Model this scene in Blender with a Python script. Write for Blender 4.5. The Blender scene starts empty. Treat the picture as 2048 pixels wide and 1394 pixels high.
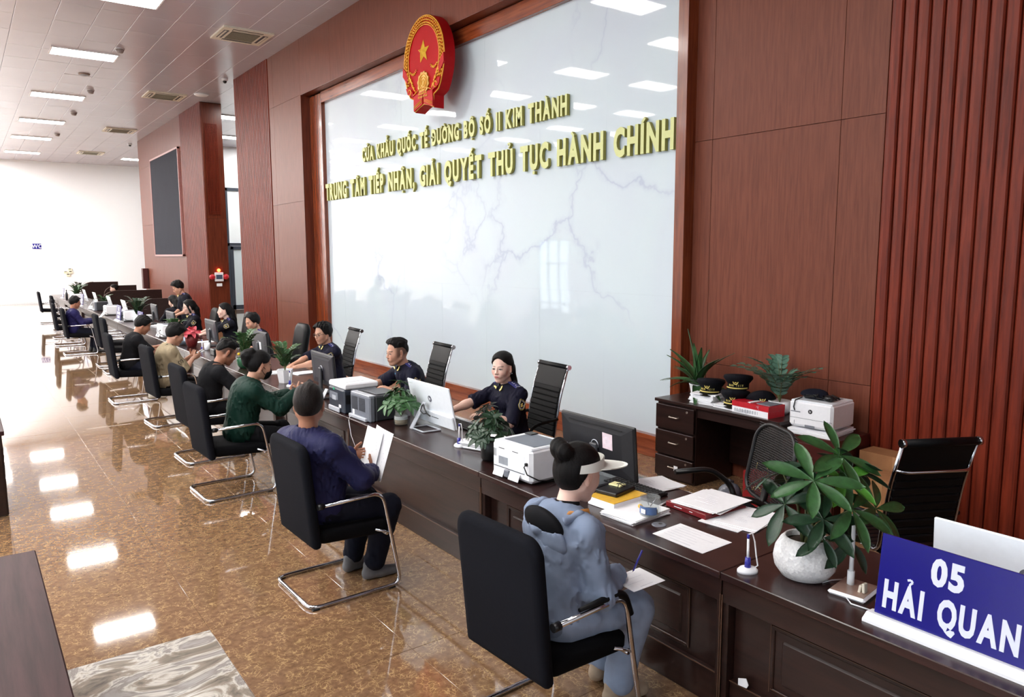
import bpy, bmesh, math, random, unicodedata
import numpy as np
from mathutils import Matrix, Vector, Euler

scene = bpy.context.scene
col = scene.collection
R = math.radians
rnd = random.Random(7)

# ------------------------------------------------------------------ camera
CAM_H = 2.32
cam_data = bpy.data.cameras.new('camera')
cam = bpy.data.objects.new('camera', cam_data)
col.objects.link(cam)
scene.camera = cam
cam_data.sensor_width = 36.0
cam_data.lens = 1504.54 / 2048 * 36.0
cam_data.clip_start = 0.05
cam_data.clip_end = 300
_yaw, _pit, _rol = R(36.171), R(7.148), R(-0.1607)
_f = Vector((math.sin(_yaw) * math.cos(_pit), math.cos(_yaw) * math.cos(_pit), -math.sin(_pit)))
_r = Vector((math.cos(_yaw), -math.sin(_yaw), 0))
_u = _r.cross(_f)
_r2 = _r * math.cos(_rol) + _u * math.sin(_rol)
_u2 = _u * math.cos(_rol) - _r * math.sin(_rol)
cam.matrix_world = Matrix(((_r2.x, _u2.x, -_f.x, 0), (_r2.y, _u2.y, -_f.y, 0), (_r2.z, _u2.z, -_f.z, CAM_H), (0, 0, 0, 1)))

# ------------------------------------------------------------------ world + exposure
world = bpy.data.worlds.new('daylight')
scene.world = world
world.use_nodes = True
_bg = world.node_tree.nodes['Background']
_bg.inputs[0].default_value = (0.80, 0.90, 1.0, 1)
_bg.inputs[1].default_value = 3.0
vs = scene.view_settings
vs.view_transform = 'Standard'
vs.look = 'None'
vs.gamma = 1
vs.use_curve_mapping = False
vs.exposure = 1.05
LAMP = 19.0        # radiance of the ceiling panels

# main dimensions (metres): X runs across the hall to the wooden wall, Y along it, Z up
XL, XM, XP, XR = -10.0, 6.35, 6.08, 6.42     # left wall, marble, far panelled wall, near panelled wall
YB, YF, ZC = -7.0, 43.0, 6.79
DH, DX = 0.76, 2.92                            # counter height, counter front

# ------------------------------------------------------------------ colour + materials
def lin(c):
    return tuple(((v / 255) / 12.92 if v / 255 <= 0.04045 else ((v / 255 + 0.055) / 1.055) ** 2.4) for v in c) + (1,)

MATS = {}
class NT:
    def __init__(s, name):
        s.m = bpy.data.materials.new(name)
        s.m.use_nodes = True
        s.t = s.m.node_tree
        s.b = s.t.nodes['Principled BSDF']
    def n(s, typ, **kw):
        nd = s.t.nodes.new(typ)
        for k, v in kw.items():
            if k.startswith('i_'):
                nd.inputs[k[2:].replace('_', ' ')].default_value = v
            elif k.startswith('n') and k[1:].isdigit():
                nd.inputs[int(k[1:])].default_value = v
            else:
                setattr(nd, k, v)
        return nd
    def l(s, a, b):
        s.t.links.new(a, b)
    def ramp(s, fac, stops):
        r = s.n('ShaderNodeValToRGB')
        e = r.color_ramp.elements
        while len(e) < len(stops):
            e.new(0.5)
        for i, (p, c) in enumerate(stops):
            e[i].position = p
            e[i].color = c
        s.l(fac, r.inputs[0])
        return r.outputs[0]
    def coord(s, scale, which='Object', loc=(0, 0, 0)):
        if which == 'World':
            g = s.n('ShaderNodeNewGeometry').outputs['Position']
        else:
            g = s.n('ShaderNodeTexCoord').outputs[which]
        mp = s.n('ShaderNodeMapping')
        mp.inputs['Scale'].default_value = scale
        mp.inputs['Location'].default_value = loc
        s.l(g, mp.inputs[0])
        return mp.outputs[0]
    def bump(s, h, strength=0.2, dist=0.01):
        b = s.n('ShaderNodeBump')
        b.inputs['Strength'].default_value = strength
        b.inputs['Distance'].default_value = dist
        s.l(h, b.inputs['Height'])
        s.l(b.outputs[0], s.b.inputs['Normal'])

def mat(name, c, rough=0.5, metal=0.0, spec=0.5, var=0.08, nscale=30, bump=0.0, bscale=None, coat=0.0, which='Object', stretch=(1, 1, 1), bdist=0.004):
    """plain procedural material: base colour with a little noise variation and optional fine relief"""
    if name in MATS:
        return MATS[name]
    t = NT(name)
    t.b.inputs['Roughness'].default_value = rough
    t.b.inputs['Metallic'].default_value = metal
    t.b.inputs['Specular IOR Level'].default_value = spec
    t.b.inputs['Coat Weight'].default_value = coat
    L = lin(c)
    co = t.coord(stretch, which)
    nz = t.n('ShaderNodeTexNoise', i_Scale=nscale, i_Detail=3.0)
    t.l(co, nz.inputs['Vector'])
    lo = tuple(max(0, v * (1 - var)) for v in L[:3]) + (1,)
    hi = tuple(min(1, v * (1 + var)) for v in L[:3]) + (1,)
    t.l(t.ramp(nz.outputs[0], [(0.3, lo), (0.7, hi)]), t.b.inputs['Base Color'])
    if bump:
        n2 = t.n('ShaderNodeTexNoise', i_Scale=bscale or nscale * 8, i_Detail=2.0)
        t.l(co, n2.inputs['Vector'])
        t.bump(n2.outputs[0], bump, bdist)
    MATS[name] = t.m
    return t.m

def wood(name, c, c2, rough, axis, scale=6.0, coat=0.0, spec=0.5, long=0.06, bump=0.05):
    """wood with the grain running along axis 0/1/2 (world space so neighbouring boards differ)"""
    if name in MATS:
        return MATS[name]
    t = NT(name)
    s = [scale * 6] * 3
    s[axis] = scale * long * 6
    co = t.coord(s, 'World')
    oi = t.n('ShaderNodeObjectInfo')
    ad = t.n('ShaderNodeVectorMath', operation='ADD')
    sc = t.n('ShaderNodeVectorMath', operation='SCALE')
    sc.inputs['Scale'].default_value = 37.0
    t.l(oi.outputs['Random'], sc.inputs[0])
    t.l(co, ad.inputs[0]); t.l(sc.outputs[0], ad.inputs[1])
    n1 = t.n('ShaderNodeTexNoise', i_Scale=1.0, i_Detail=6.0, i_Roughness=0.62, i_Distortion=0.35)
    t.l(ad.outputs[0], n1.inputs['Vector'])
    t.l(t.ramp(n1.outputs[0], [(0.34, lin(c2)), (0.62, lin(c))]), t.b.inputs['Base Color'])
    t.b.inputs['Roughness'].default_value = rough
    t.b.inputs['Coat Weight'].default_value = coat
    t.b.inputs['Coat Roughness'].default_value = 0.12
    t.b.inputs['Specular IOR Level'].default_value = spec
    if bump:
        t.bump(n1.outputs[0], bump, 0.003)
    MATS[name] = t.m
    return t.m

def emit(name, c, strength):
    if name in MATS:
        return MATS[name]
    t = NT(name)
    t.b.inputs['Base Color'].default_value = lin(c)
    t.b.inputs['Emission Color'].default_value = lin(c)
    t.b.inputs['Emission Strength'].default_value = strength
    MATS[name] = t.m
    return t.m

def glass(name, c, rough=0.02, alpha=0.25):
    """thin clear glass: mostly see-through with a gloss"""
    if name in MATS:
        return MATS[name]
    t = NT(name)
    out = t.t.nodes['Material Output']
    tr = t.n('ShaderNodeBsdfTransparent')
    tr.inputs[0].default_value = lin(c)
    t.b.inputs['Base Color'].default_value = lin(c)
    t.b.inputs['Roughness'].default_value = rough
    mx = t.n('ShaderNodeMixShader')
    mx.inputs[0].default_value = alpha
    t.l(tr.outputs[0], mx.inputs[1]); t.l(t.b.outputs[0], mx.inputs[2]); t.l(mx.outputs[0], out.inputs[0])
    MATS[name] = t.m
    return t.m

M_PANEL = wood('wood_wall_panel', (118, 66, 50), (102, 55, 41), 0.4, 2, 7.0, spec=0.18)
M_SLAT = wood('wood_wall_slat', (122, 46, 28), (88, 29, 17), 0.4, 2, 5.0, spec=0.2)
M_FRAME = wood('wood_marble_frame', (132, 64, 34), (94, 38, 17), 0.25, 2, 4.0, coat=0.3)
M_DESK = wood('wood_dark_desk', (54, 32, 30), (33, 19, 18), 0.24, 1, 4.0, spec=0.5, bump=0.02)
M_DESKV = wood('wood_dark_front', (46, 27, 23), (29, 16, 14), 0.3, 1, 4.0, spec=0.45, bump=0.02)
M_CAB = wood('wood_dark_cabinet', (46, 27, 24), (30, 17, 15), 0.3, 1, 5.0, bump=0.02)
M_EDGE = mat('desk_edge_line', (86, 60, 46), 0.4)
M_CHROME = mat('polished_chrome', (205, 207, 214), 0.10, 1.0, var=0.01)
M_FABRIC = mat('charcoal_fabric', (19, 20, 26), 0.9, spec=0.1, nscale=60, bump=0.25, bscale=900)
M_FABBLK = mat('black_fabric', (13, 13, 16), 0.9, spec=0.1, nscale=60, bump=0.25, bscale=900)
M_LEATHER = mat('black_leather', (13, 13, 15), 0.45, spec=0.15, nscale=40, bump=0.1, bscale=300)
M_BLACK = mat('black_plastic', (20, 20, 22), 0.4)
M_DARK = mat('dark_grey_plastic', (48, 49, 54), 0.42)
M_DELL = mat('monitor_back_plastic', (42, 42, 50), 0.38, var=0.04)
M_DELLN = mat('near_monitor_plastic', (28, 28, 32), 0.42, var=0.04)
M_WHITE = mat('white_plastic', (240, 241, 245), 0.35, var=0.02)
M_WHITE2 = mat('white_gloss_shell', (236, 241, 247), 0.22, var=0.02)
M_GREYP = mat('grey_plastic', (120, 124, 134), 0.45, var=0.04)
M_LGREY = mat('pale_grey_plastic', (178, 182, 190), 0.4, var=0.03)
M_PAPER = mat('white_paper', (247, 248, 252), 0.7, spec=0.2, var=0.02)
M_PRINT = mat('grey_print', (212, 213, 222), 0.7, spec=0.1)
M_BLUE = mat('royal_blue_panel', (24, 20, 118), 0.22, var=0.02)
M_SIGNW = mat('sign_white_lettering', (214, 218, 236), 0.4, var=0.02)
M_PENB = mat('blue_plastic', (40, 40, 150), 0.3)
M_RED = mat('red_print', (186, 26, 40), 0.4)
M_FOLDER = mat('dark_red_folder', (120, 20, 28), 0.4)
M_CARD = mat('brown_cardboard', (158, 112, 76), 0.8, spec=0.2, nscale=12)
M_GOLD = mat('gold_letter', (202, 206, 142), 0.5, var=0.03)
M_GOLDM = mat('emblem_gold', (212, 150, 40), 0.4, 0.25, nscale=60)
M_EMRED = mat('emblem_red', (168, 10, 18), 0.6, spec=0.15, var=0.05)
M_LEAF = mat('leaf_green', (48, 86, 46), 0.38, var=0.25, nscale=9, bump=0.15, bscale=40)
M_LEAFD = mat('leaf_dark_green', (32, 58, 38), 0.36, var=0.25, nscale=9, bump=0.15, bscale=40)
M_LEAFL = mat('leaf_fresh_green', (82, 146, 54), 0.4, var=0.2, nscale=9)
M_STEM = mat('plant_stem', (84, 88, 50), 0.6)
M_SOIL = mat('soil', (60, 46, 36), 0.95, nscale=60, bump=0.6, bscale=120)
M_CEIL = mat('ceiling_panel_white', (184, 179, 188), 0.22, spec=0.6, var=0.03, nscale=0.6, which='World', bump=0.03, bscale=2.0, bdist=0.03)
M_WALLW = mat('white_plaster', (240, 243, 246), 0.8, spec=0.2, var=0.01, nscale=0.5)
M_DOORF = mat('dark_slate_frame', (52, 60, 72), 0.4)
M_CLEAR = glass('clear_glass', (243, 245, 245), alpha=0.10)
M_CABLE = mat('black_cable', (14, 14, 16), 0.5)
M_LAMPD = emit('lamp_diffuser', (255, 252, 248), LAMP)

def t_floor():
    t = NT('brown_terrazzo_tile')
    co = t.coord((1, 1, 1), 'World')
    nz = t.n('ShaderNodeTexNoise', i_Scale=7.0, i_Detail=4.0)
    t.l(co, nz.inputs['Vector'])
    ds = t.n('ShaderNodeVectorMath', operation='SCALE'); ds.inputs['Scale'].default_value = 0.16
    t.l(nz.outputs['Color'], ds.inputs[0])
    ad = t.n('ShaderNodeVectorMath', operation='ADD')
    t.l(co, ad.inputs[0]); t.l(ds.outputs[0], ad.inputs[1])
    v = t.n('ShaderNodeTexVoronoi', i_Scale=32.0, feature='DISTANCE_TO_EDGE')
    t.l(ad.outputs[0], v.inputs['Vector'])
    v2 = t.n('ShaderNodeTexNoise', i_Scale=26.0, i_Detail=5.0, i_Roughness=0.7)
    t.l(co, v2.inputs['Vector'])
    base = t.ramp(v2.outputs[0], [(0.3, lin((106, 78, 57))), (0.5, lin((129, 99, 73))), (0.72, lin((147, 116, 88)))])
    vein = t.ramp(v.outputs['Distance'], [(0.0, (1, 1, 1, 1)), (0.07, (0, 0, 0, 1))])
    n3 = t.n('ShaderNodeTexNoise', i_Scale=13.0, i_Detail=1.0)
    t.l(co, n3.inputs['Vector'])
    msk = t.ramp(n3.outputs[0], [(0.42, (0, 0, 0, 1)), (0.56, (1, 1, 1, 1))])
    mm = t.n('ShaderNodeMath', operation='MULTIPLY')
    t.l(vein, mm.inputs[0]); t.l(msk, mm.inputs[1])
    mx = t.n('ShaderNodeMix', data_type='RGBA')
    t.l(mm.outputs[0], mx.inputs[0]); t.l(base, mx.inputs[6]); mx.inputs[7].default_value = lin((190, 158, 112))
    t.l(mx.outputs[2], t.b.inputs['Base Color'])
    t.b.inputs['Roughness'].default_value = 0.05
    t.b.inputs['Specular IOR Level'].default_value = 0.8
    t.b.inputs['Coat Weight'].default_value = 0.5
    t.b.inputs['Coat Roughness'].default_value = 0.02
    return t.m

def t_marble(name, base, vein, vein2, scale, thick, rough, warm=None):
    t = NT(name)
    co = t.coord((1, 1, 1), 'World')
    nz = t.n('ShaderNodeTexNoise', i_Scale=scale * 1.9, i_Detail=5.0, i_Roughness=0.55)
    t.l(co, nz.inputs['Vector'])
    ds = t.n('ShaderNodeVectorMath', operation='SCALE'); ds.inputs['Scale'].default_value = 0.5 / scale
    t.l(nz.outputs['Color'], ds.inputs[0])
    ad = t.n('ShaderNodeVectorMath', operation='ADD')
    t.l(co, ad.inputs[0]); t.l(ds.outputs[0], ad.inputs[1])
    v = t.n('ShaderNodeTexVoronoi', i_Scale=scale, feature='DISTANCE_TO_EDGE')
    t.l(ad.outputs[0], v.inputs['Vector'])
    vn = t.ramp(v.outputs['Distance'], [(0.0, (1, 1, 1, 1)), (thick, (0.25, 0.25, 0.25, 1)), (thick * 3.2, (0, 0, 0, 1))])
    n2 = t.n('ShaderNodeTexNoise', i_Scale=scale * 0.9, i_Detail=3.0)
    t.l(co, n2.inputs['Vector'])
    msk = t.ramp(n2.outputs[0], [(0.45, (0, 0, 0, 1)), (0.62, (1, 1, 1, 1))])
    mm = t.n('ShaderNodeMath', operation='MULTIPLY')
    t.l(vn, mm.inputs[0]); t.l(msk, mm.inputs[1])
    n3 = t.n('ShaderNodeTexNoise', i_Scale=scale * 1.3, i_Detail=4.0, i_Distortion=1.2)
    t.l(co, n3.inputs['Vector'])
    b = t.ramp(n3.outputs[0], [(0.35, lin(warm or base)), (0.65, lin(base))])
    mx = t.n('ShaderNodeMix', data_type='RGBA')
    t.l(mm.outputs[0], mx.inputs[0]); t.l(b, mx.inputs[6]); mx.inputs[7].default_value = lin(vein)
    t.l(mx.outputs[2], t.b.inputs['Base Color'])
    t.b.inputs['Roughness'].default_value = rough
    return t.m

M_FLOOR = t_floor()
M_MARBLE = t_marble('white_veined_marble', (200, 213, 219), (178, 188, 206), None, 0.40, 0.008, 0.03, (198, 208, 218))

def t_greymarble():
    t = NT('grey_swirled_marble')
    co = t.coord((1, 1.5, 1), 'World')
    w = t.n('ShaderNodeTexNoise', i_Scale=2.2, i_Detail=8.0, i_Roughness=0.6, i_Distortion=2.4)
    t.l(co, w.inputs['Vector'])
    t.l(t.ramp(w.outputs[0], [(0.28, lin((92, 88, 84))), (0.44, lin((150, 140, 128))), (0.5, lin((205, 200, 192))), (0.56, lin((140, 134, 130))), (0.72, lin((176, 172, 168)))]), t.b.inputs['Base Color'])
    t.b.inputs['Roughness'].default_value = 0.07
    return t.m
M_GREYM = t_greymarble()

# ------------------------------------------------------------------ mesh helpers
class MB:
    """collects shapes and links them as ONE mesh object"""
    def __init__(s):
        s.v = []; s.f = []; s.m = []; s.sm = []
    def add(s, vs, fs, mi=0, smooth=False, M=None):
        o = len(s.v)
        if M is not None:
            vs = [M @ Vector(p) for p in vs]
        s.v += [tuple(p) for p in vs]
        s.f += [tuple(o + i for i in f) for f in fs]
        s.m += [mi] * len(fs); s.sm += [smooth] * len(fs)
        return s
    def box(s, c, d, mi=0, M=None, b=0.0):
        x, y, z = (d[0] / 2, d[1] / 2, d[2] / 2)
        if b <= 0:
            vs = [(c[0] + i * x, c[1] + j * y, c[2] + k * z) for i in (-1, 1) for j in (-1, 1) for k in (-1, 1)]
            return s.add(vs, [(0, 1, 3, 2), (4, 6, 7, 5), (0, 4, 5, 1), (2, 3, 7, 6), (0, 2, 6, 4), (1, 5, 7, 3)], mi, False, M)
        b = min(b, x * .98, y * .98, z * .98)
        vs = []; idx = {}
        for i in (-1, 1):
            for j in (-1, 1):
                for k in (-1, 1):
                    for a in range(3):
                        p = [i * (x - b), j * (y - b), k * (z - b)]
                        p[a] = (i * x, j * y, k * z)[a]
                        idx[(i, j, k, a)] = len(vs)
                        vs.append((c[0] + p[0], c[1] + p[1], c[2] + p[2]))
        fs = []
        for a in range(3):
            u, w = [q for q in range(3) if q != a]
            for sgn in (-1, 1):
                q = []
                for (p1, p2) in ((-1, -1), (1, -1), (1, 1), (-1, 1)):
                    e = [0, 0, 0]; e[a] = sgn; e[u] = p1; e[w] = p2
                    q.append(idx[(e[0], e[1], e[2], a)])
                fs.append(tuple(q))
            for p1 in (-1, 1):
                for p2 in (-1, 1):
                    e0 = [0, 0, 0]; e1 = [0, 0, 0]
                    e0[a] = -1; e1[a] = 1; e0[u] = e1[u] = p1; e0[w] = e1[w] = p2
                    fs.append((idx[(*e0, u)], idx[(*e1, u)], idx[(*e1, w)], idx[(*e0, w)]))
        for i in (-1, 1):
            for j in (-1, 1):
                for k in (-1, 1):
                    fs.append((idx[(i, j, k, 0)], idx[(i, j, k, 1)], idx[(i, j, k, 2)]))
        return s.add(vs, fs, mi, False, M)
    def tube(s, path, r, n=10, mi=0, closed=False, caps=True, M=None):
        P = [Vector(p) for p in path]
        rs = r if isinstance(r, (list, tuple)) else [r] * len(P)
        vs = []; N = len(P)
        up = None
        for i, p in enumerate(P):
            if closed:
                t = P[(i + 1) % N] - P[i - 1]
            else:
                t = P[min(i + 1, N - 1)] - P[max(i - 1, 0)]
            t.normalize()
            if up is None:
                up = Vector((0, 0, 1)) if abs(t.z) < .9 else Vector((1, 0, 0))
            a = t.cross(up)
            if a.length < 1e-6:
                a = t.cross(Vector((0, 1, 0)))
            a.normalize(); b = a.cross(t); up = b
            for k in range(n):
                w = 2 * math.pi * k / n
                vs.append(p + (a * math.cos(w) + b * math.sin(w)) * rs[i])
        fs = []
        for i in range(N if closed else N - 1):
            j = (i + 1) % N
            for k in range(n):
                fs.append((i * n + k, i * n + (k + 1) % n, j * n + (k + 1) % n, j * n + k))
        s.add(vs, fs, mi, True, M)
        if caps and not closed:
            o = len(s.v) - len(vs)
            s.f += [tuple(o + k for k in range(n))[::-1], tuple(o + (N - 1) * n + k for k in range(n))]
            s.m += [mi, mi]; s.sm += [False, False]
        return s
    def lathe(s, prof, n=24, mi=0, c=(0, 0, 0), M=None, smooth=True, capb=True, capt=True):
        vs = []
        for (r, z) in prof:
            for k in range(n):
                w = 2 * math.pi * k / n
                vs.append((c[0] + r * math.cos(w), c[1] + r * math.sin(w), c[2] + z))
        fs = [(i * n + k, i * n + (k + 1) % n, (i + 1) * n + (k + 1) % n, (i + 1) * n + k) for i in range(len(prof) - 1) for k in range(n)]
        s.add(vs, fs, mi, smooth, M)
        o = len(s.v) - len(vs)
        if capb:
            s.f.append(tuple(o + k for k in range(n))[::-1]); s.m.append(mi); s.sm.append(False)
        if capt:
            s.f.append(tuple(o + (len(prof) - 1) * n + k for k in range(n))); s.m.append(mi); s.sm.append(False)
        return s
    def prism(s, poly, z0, z1, mi=0, M=None, smooth=False):
        n = len(poly)
        vs = [(p[0], p[1], z0) for p in poly] + [(p[0], p[1], z1) for p in poly]
        fs = [tuple(range(n))[::-1], tuple(range(n, 2 * n))] + [(i, (i + 1) % n, n + (i + 1) % n, n + i) for i in range(n)]
        s.add(vs, fs, mi, False, M)
        return s
    def ball(s, c, r, mi=0, n=12, m=8, M=None):
        r = r if isinstance(r, (tuple, list)) else (r, r, r)
        vs = [(c[0], c[1], c[2] - r[2])]
        for i in range(1, m):
            a = -math.pi / 2 + math.pi * i / m
            for k in range(n):
                w = 2 * math.pi * k / n
                vs.append((c[0] + r[0] * math.cos(a) * math.cos(w), c[1] + r[1] * math.cos(a) * math.sin(w), c[2] + r[2] * math.sin(a)))
        vs.append((c[0], c[1], c[2] + r[2]))
        fs = [(0, 1 + (k + 1) % n, 1 + k) for k in range(n)]
        for i in range(m - 2):
            for k in range(n):
                fs.append((1 + i * n + k, 1 + i * n + (k + 1) % n, 1 + (i + 1) * n + (k + 1) % n, 1 + (i + 1) * n + k))
        t = len(vs) - 1; o = 1 + (m - 2) * n
        fs += [(o + k, o + (k + 1) % n, t) for k in range(n)]
        return s.add(vs, fs, mi, True, M)
    def sheet(s, fn, nu, nv, th=0.0, mi=0, M=None, smooth=True):
        """surface from fn(u,v) in 0..1, given a real thickness along -normal (z) when th>0"""
        top = [fn(i / nu, j / nv) for i in range(nu + 1) for j in range(nv + 1)]
        W = nv + 1
        fs = [(i * W + j, (i + 1) * W + j, (i + 1) * W + j + 1, i * W + j + 1) for i in range(nu) for j in range(nv)]
        if th <= 0:
            return s.add(top, fs, mi, smooth, M)
        n = len(top)
        bot = [(p[0], p[1], p[2] - th) for p in top]
        f2 = [tuple(n + q for q in f)[::-1] for f in fs]
        rim = [i * W for i in range(nu + 1)] + [nu * W + j for j in range(1, W)] + [i * W + nv for i in range(nu - 1, -1, -1)] + [j for j in range(nv - 1, 0, -1)]
        f3 = [(rim[i], rim[(i + 1) % len(rim)], n + rim[(i + 1) % len(rim)], n + rim[i]) for i in range(len(rim))]
        s.add(top + bot, fs + f2, mi, smooth, M)
        o = len(s.v) - 2 * n
        for f in f3:
            s.f.append(tuple(o + q for q in f)); s.m.append(mi); s.sm.append(False)
        return s
    def mesh(s, name, mats):
        me = bpy.data.meshes.new(name)
        me.from_pydata(s.v, [], s.f)
        for m in (mats if isinstance(mats, (list, tuple)) else [mats]):
            me.materials.append(m)
        me.polygons.foreach_set('material_index', s.m)
        me.polygons.foreach_set('use_smooth', s.sm)
        me.update()
        return me
    def build(s, name, mats, parent=None, loc=(0, 0, 0), rot=(0, 0, 0)):
        return link(name, s.mesh(name, mats), parent, loc, rot)

def link(name, me, parent=None, loc=(0, 0, 0), rot=(0, 0, 0)):
    o = bpy.data.objects.new(name, me)
    col.objects.link(o)
    o.parent = parent
    o.location = loc
    o.rotation_euler = rot
    return o

def tag(o, label=None, cat=None, group=None, kind=None):
    if label: o['label'] = label
    if cat: o['category'] = cat
    if group: o['group'] = group
    if kind: o['kind'] = kind
    return o

def thing(name, label, cat, loc=(0, 0, 0), rz=0.0, group=None):
    o = link(name, None, None, loc, (0, 0, rz))
    o.empty_display_size = 0.1
    return tag(o, label, cat, group)

def struct(o):
    o['kind'] = 'structure'
    return o

def copy_tree(o, parent=None):
    c = o.copy(); col.objects.link(c); c.parent = parent
    for ch in list(o.children):
        copy_tree(ch, c)
    return c

def place(o, loc, rz=0.0, label=None, group=None):
    o.location = loc
    o.rotation_euler = (0, 0, rz)
    if label: o['label'] = label
    if group: o['group'] = group
    return o

def arc(c, r, a0, a1, n, plane='xz'):
    out = []
    for i in range(n + 1):
        a = R(a0 + (a1 - a0) * i / n)
        p = (r * math.cos(a), r * math.sin(a))
        out.append((c[0] + p[0], c[1], c[2] + p[1]) if plane == 'xz' else ((c[0] + p[0], c[1] + p[1], c[2]) if plane == 'xy' else (c[0], c[1] + p[0], c[2] + p[1])))
    return out

def fillet(pts, r, n=5, closed=False):
    """round the corners of a polyline"""
    P = [Vector(p) for p in pts]; N = len(P); out = []
    for i in range(N):
        if not closed and i in (0, N - 1):
            out.append(P[i]); continue
        a, b, c = P[i - 1], P[i], P[(i + 1) % N]
        rr = min(r, (a - b).length * .49, (c - b).length * .49)
        p0 = b + (a - b).normalized() * rr; p1 = b + (c - b).normalized() * rr
        for k in range(n + 1):
            t = k / n
            out.append(p0 * (1 - t) ** 2 + b * 2 * t * (1 - t) + p1 * t * t)
    return out

# ------------------------------------------------------------------ lettering (built-in face, condensed and emboldened, own accents)
_GL = {}
def glyph(ch, off):
    k = (ch, off)
    if k in _GL:
        return _GL[k]
    c = bpy.data.curves.new('glyph', 'FONT')
    c.body = ch; c.size = 1.0 / 0.682; c.offset = off; c.extrude = 0.5; c.resolution_u = 3
    o = bpy.data.objects.new('glyph', c); col.objects.link(o)
    dg = bpy.context.evaluated_depsgraph_get()
    me = o.evaluated_get(dg).to_mesh()
    vs = [tuple(v.co) for v in me.vertices]; fs = [tuple(p.vertices) for p in me.polygons]
    bpy.data.objects.remove(o); bpy.data.curves.remove(c)
    xs = [v[0] for v in vs]
    x0 = min(xs)
    _GL[k] = ([(v[0] - x0, v[1], v[2]) for v in vs], fs, max(xs) - x0)
    return _GL[k]

def accent(mb, mark, w, h, M, cw):
    """draw one accent above/below a capital of width w (already condensed); h = base height of the accent zone"""
    c = w / 2; t = 0.10
    def bar(pts, tt=t):
        for (a, b) in zip(pts[:-1], pts[1:]):
            d = Vector((b[0] - a[0], b[1] - a[1])); n = Vector((-d.y, d.x)).normalized() * tt / 2
            mb.prism([(a[0] - n.x, a[1] - n.y), (b[0] - n.x, b[1] - n.y), (b[0] + n.x, b[1] + n.y), (a[0] + n.x, a[1] + n.y)], -0.5, 0.5, 0, M)
    if mark == '\u0302':
        bar([(c - .17, h), (c, h + .15), (c + .17, h)]); return h + .20
    if mark == '\u0301':
        bar([(c - .03, h), (c + .12, h + .17)]); return h + .2
    if mark == '\u0300':
        bar([(c + .03, h), (c - .12, h + .17)]); return h + .2
    if mark == '\u0309':
        bar([(c - .1, h + .2), (c + .02, h + .25), (c + .1, h + .17), (c + .01, h + .08), (c, h)], t * .8); return h + .25
    if mark == '\u0323':
        mb.prism([(c - .07, -.26), (c + .07, -.26), (c + .07, -.12), (c - .07, -.12)], -.5, .5, 0, M); return h
    if mark == '\u031b':
        bar([(w - .06, .93), (w + .07, 1.0), (w + .1, 1.16)], t * .9); return h
    return h

def text_letters(s, height, cw, off, gap, depth):
    """list of (MB, x, char): one mesh per letter, in a local xy plane, z = thickness"""
    out = []; x = 0.0
    for ch in s:
        if ch == ' ':
            x += 0.48 * cw / 0.62 * height; continue
        dec = unicodedata.normalize('NFD', ch)
        base = 'D' if ch == '\u0110' else dec[0]
        v, f, w = glyph(base, off)
        mb = MB()
        S = Matrix.Diagonal((height, height, depth, 1))
        mb.add([(p[0] * cw, p[1], p[2]) for p in v], f, 0, False, S)
        wc = w * cw
        if ch == '\u0110':
            mb.prism([(-.08, .45), (wc * .55, .45), (wc * .55, .57), (-.08, .57)], -.5, .5, 0, S)
        h = 1.08
        for mk in sorted(dec[1:], key=lambda q: {'\u031b': 0, '\u0323': 1, '\u0302': 2}.get(q, 3)):
            h = accent(mb, mk, wc, h, S, cw)
        out.append((mb, x, ch))
        x += (wc + gap) * height
    return out, x - gap * height

def flat_text(mb, s, height, cw, off, gap, depth, M, mi=0, centre=True):
    """append a word to an existing mesh (print on a surface)"""
    L, W = text_letters(s, height, cw, off, gap, depth)
    for (b, x, ch) in L:
        T = M @ Matrix.Translation((x - (W / 2 if centre else 0), 0, 0))
        mb.add(b.v, b.f, mi, False, T)
    return W

# ================================================================== STRUCTURE
# ---- floor: slab with every visible tile laid on it
floor = struct(MB().box(((XL + 16) / 2, (YB + YF) / 2, -0.06), (16 - XL, YF - YB, 0.08)).build('floor', mat('floor_grout', (70, 52, 42), 0.8)))
TX = [0.19 + 0.905 * k for k in range(-12, 18)]
TY = [4.70 + 0.955 * k for k in range(-13, 41)]
def tile_mesh(m, name):
    return MB().box((0, 0, -0.012), (0.9035, 0.9535, 0.024), b=0.0012).mesh(name, m)
tm_b = tile_mesh(M_FLOOR, 'tile'); tm_g = tile_mesh(M_GREYM, 'grey_tile')
rest = MB()
for i, x in enumerate(TX):
    for j, y in enumerate(TY):
        cx, cy = x + .4525, y + .4775
        if cx > 16 or cy > YF or cx < XL or cy < YB:
            continue
        grey = abs(x - 0.19) < .01 and y < 4.0
        vis = (0.1 < x < 2.8 and y > 2.5) or (3.7 < x < 6.0 and 1.5 < y < 19)
        if vis:
            o = link('tile', tm_g if grey else tm_b, floor, (cx, cy, rnd.uniform(-.0003, .0003)), (R(rnd.uniform(-.05, .05)), R(rnd.uniform(-.05, .05)), 0))
        else:
            rest.box((cx, cy, -0.012), (0.9035, 0.9535, 0.024))
tag(rest.build('floor_tiling', M_FLOOR, floor), kind='stuff')

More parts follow.
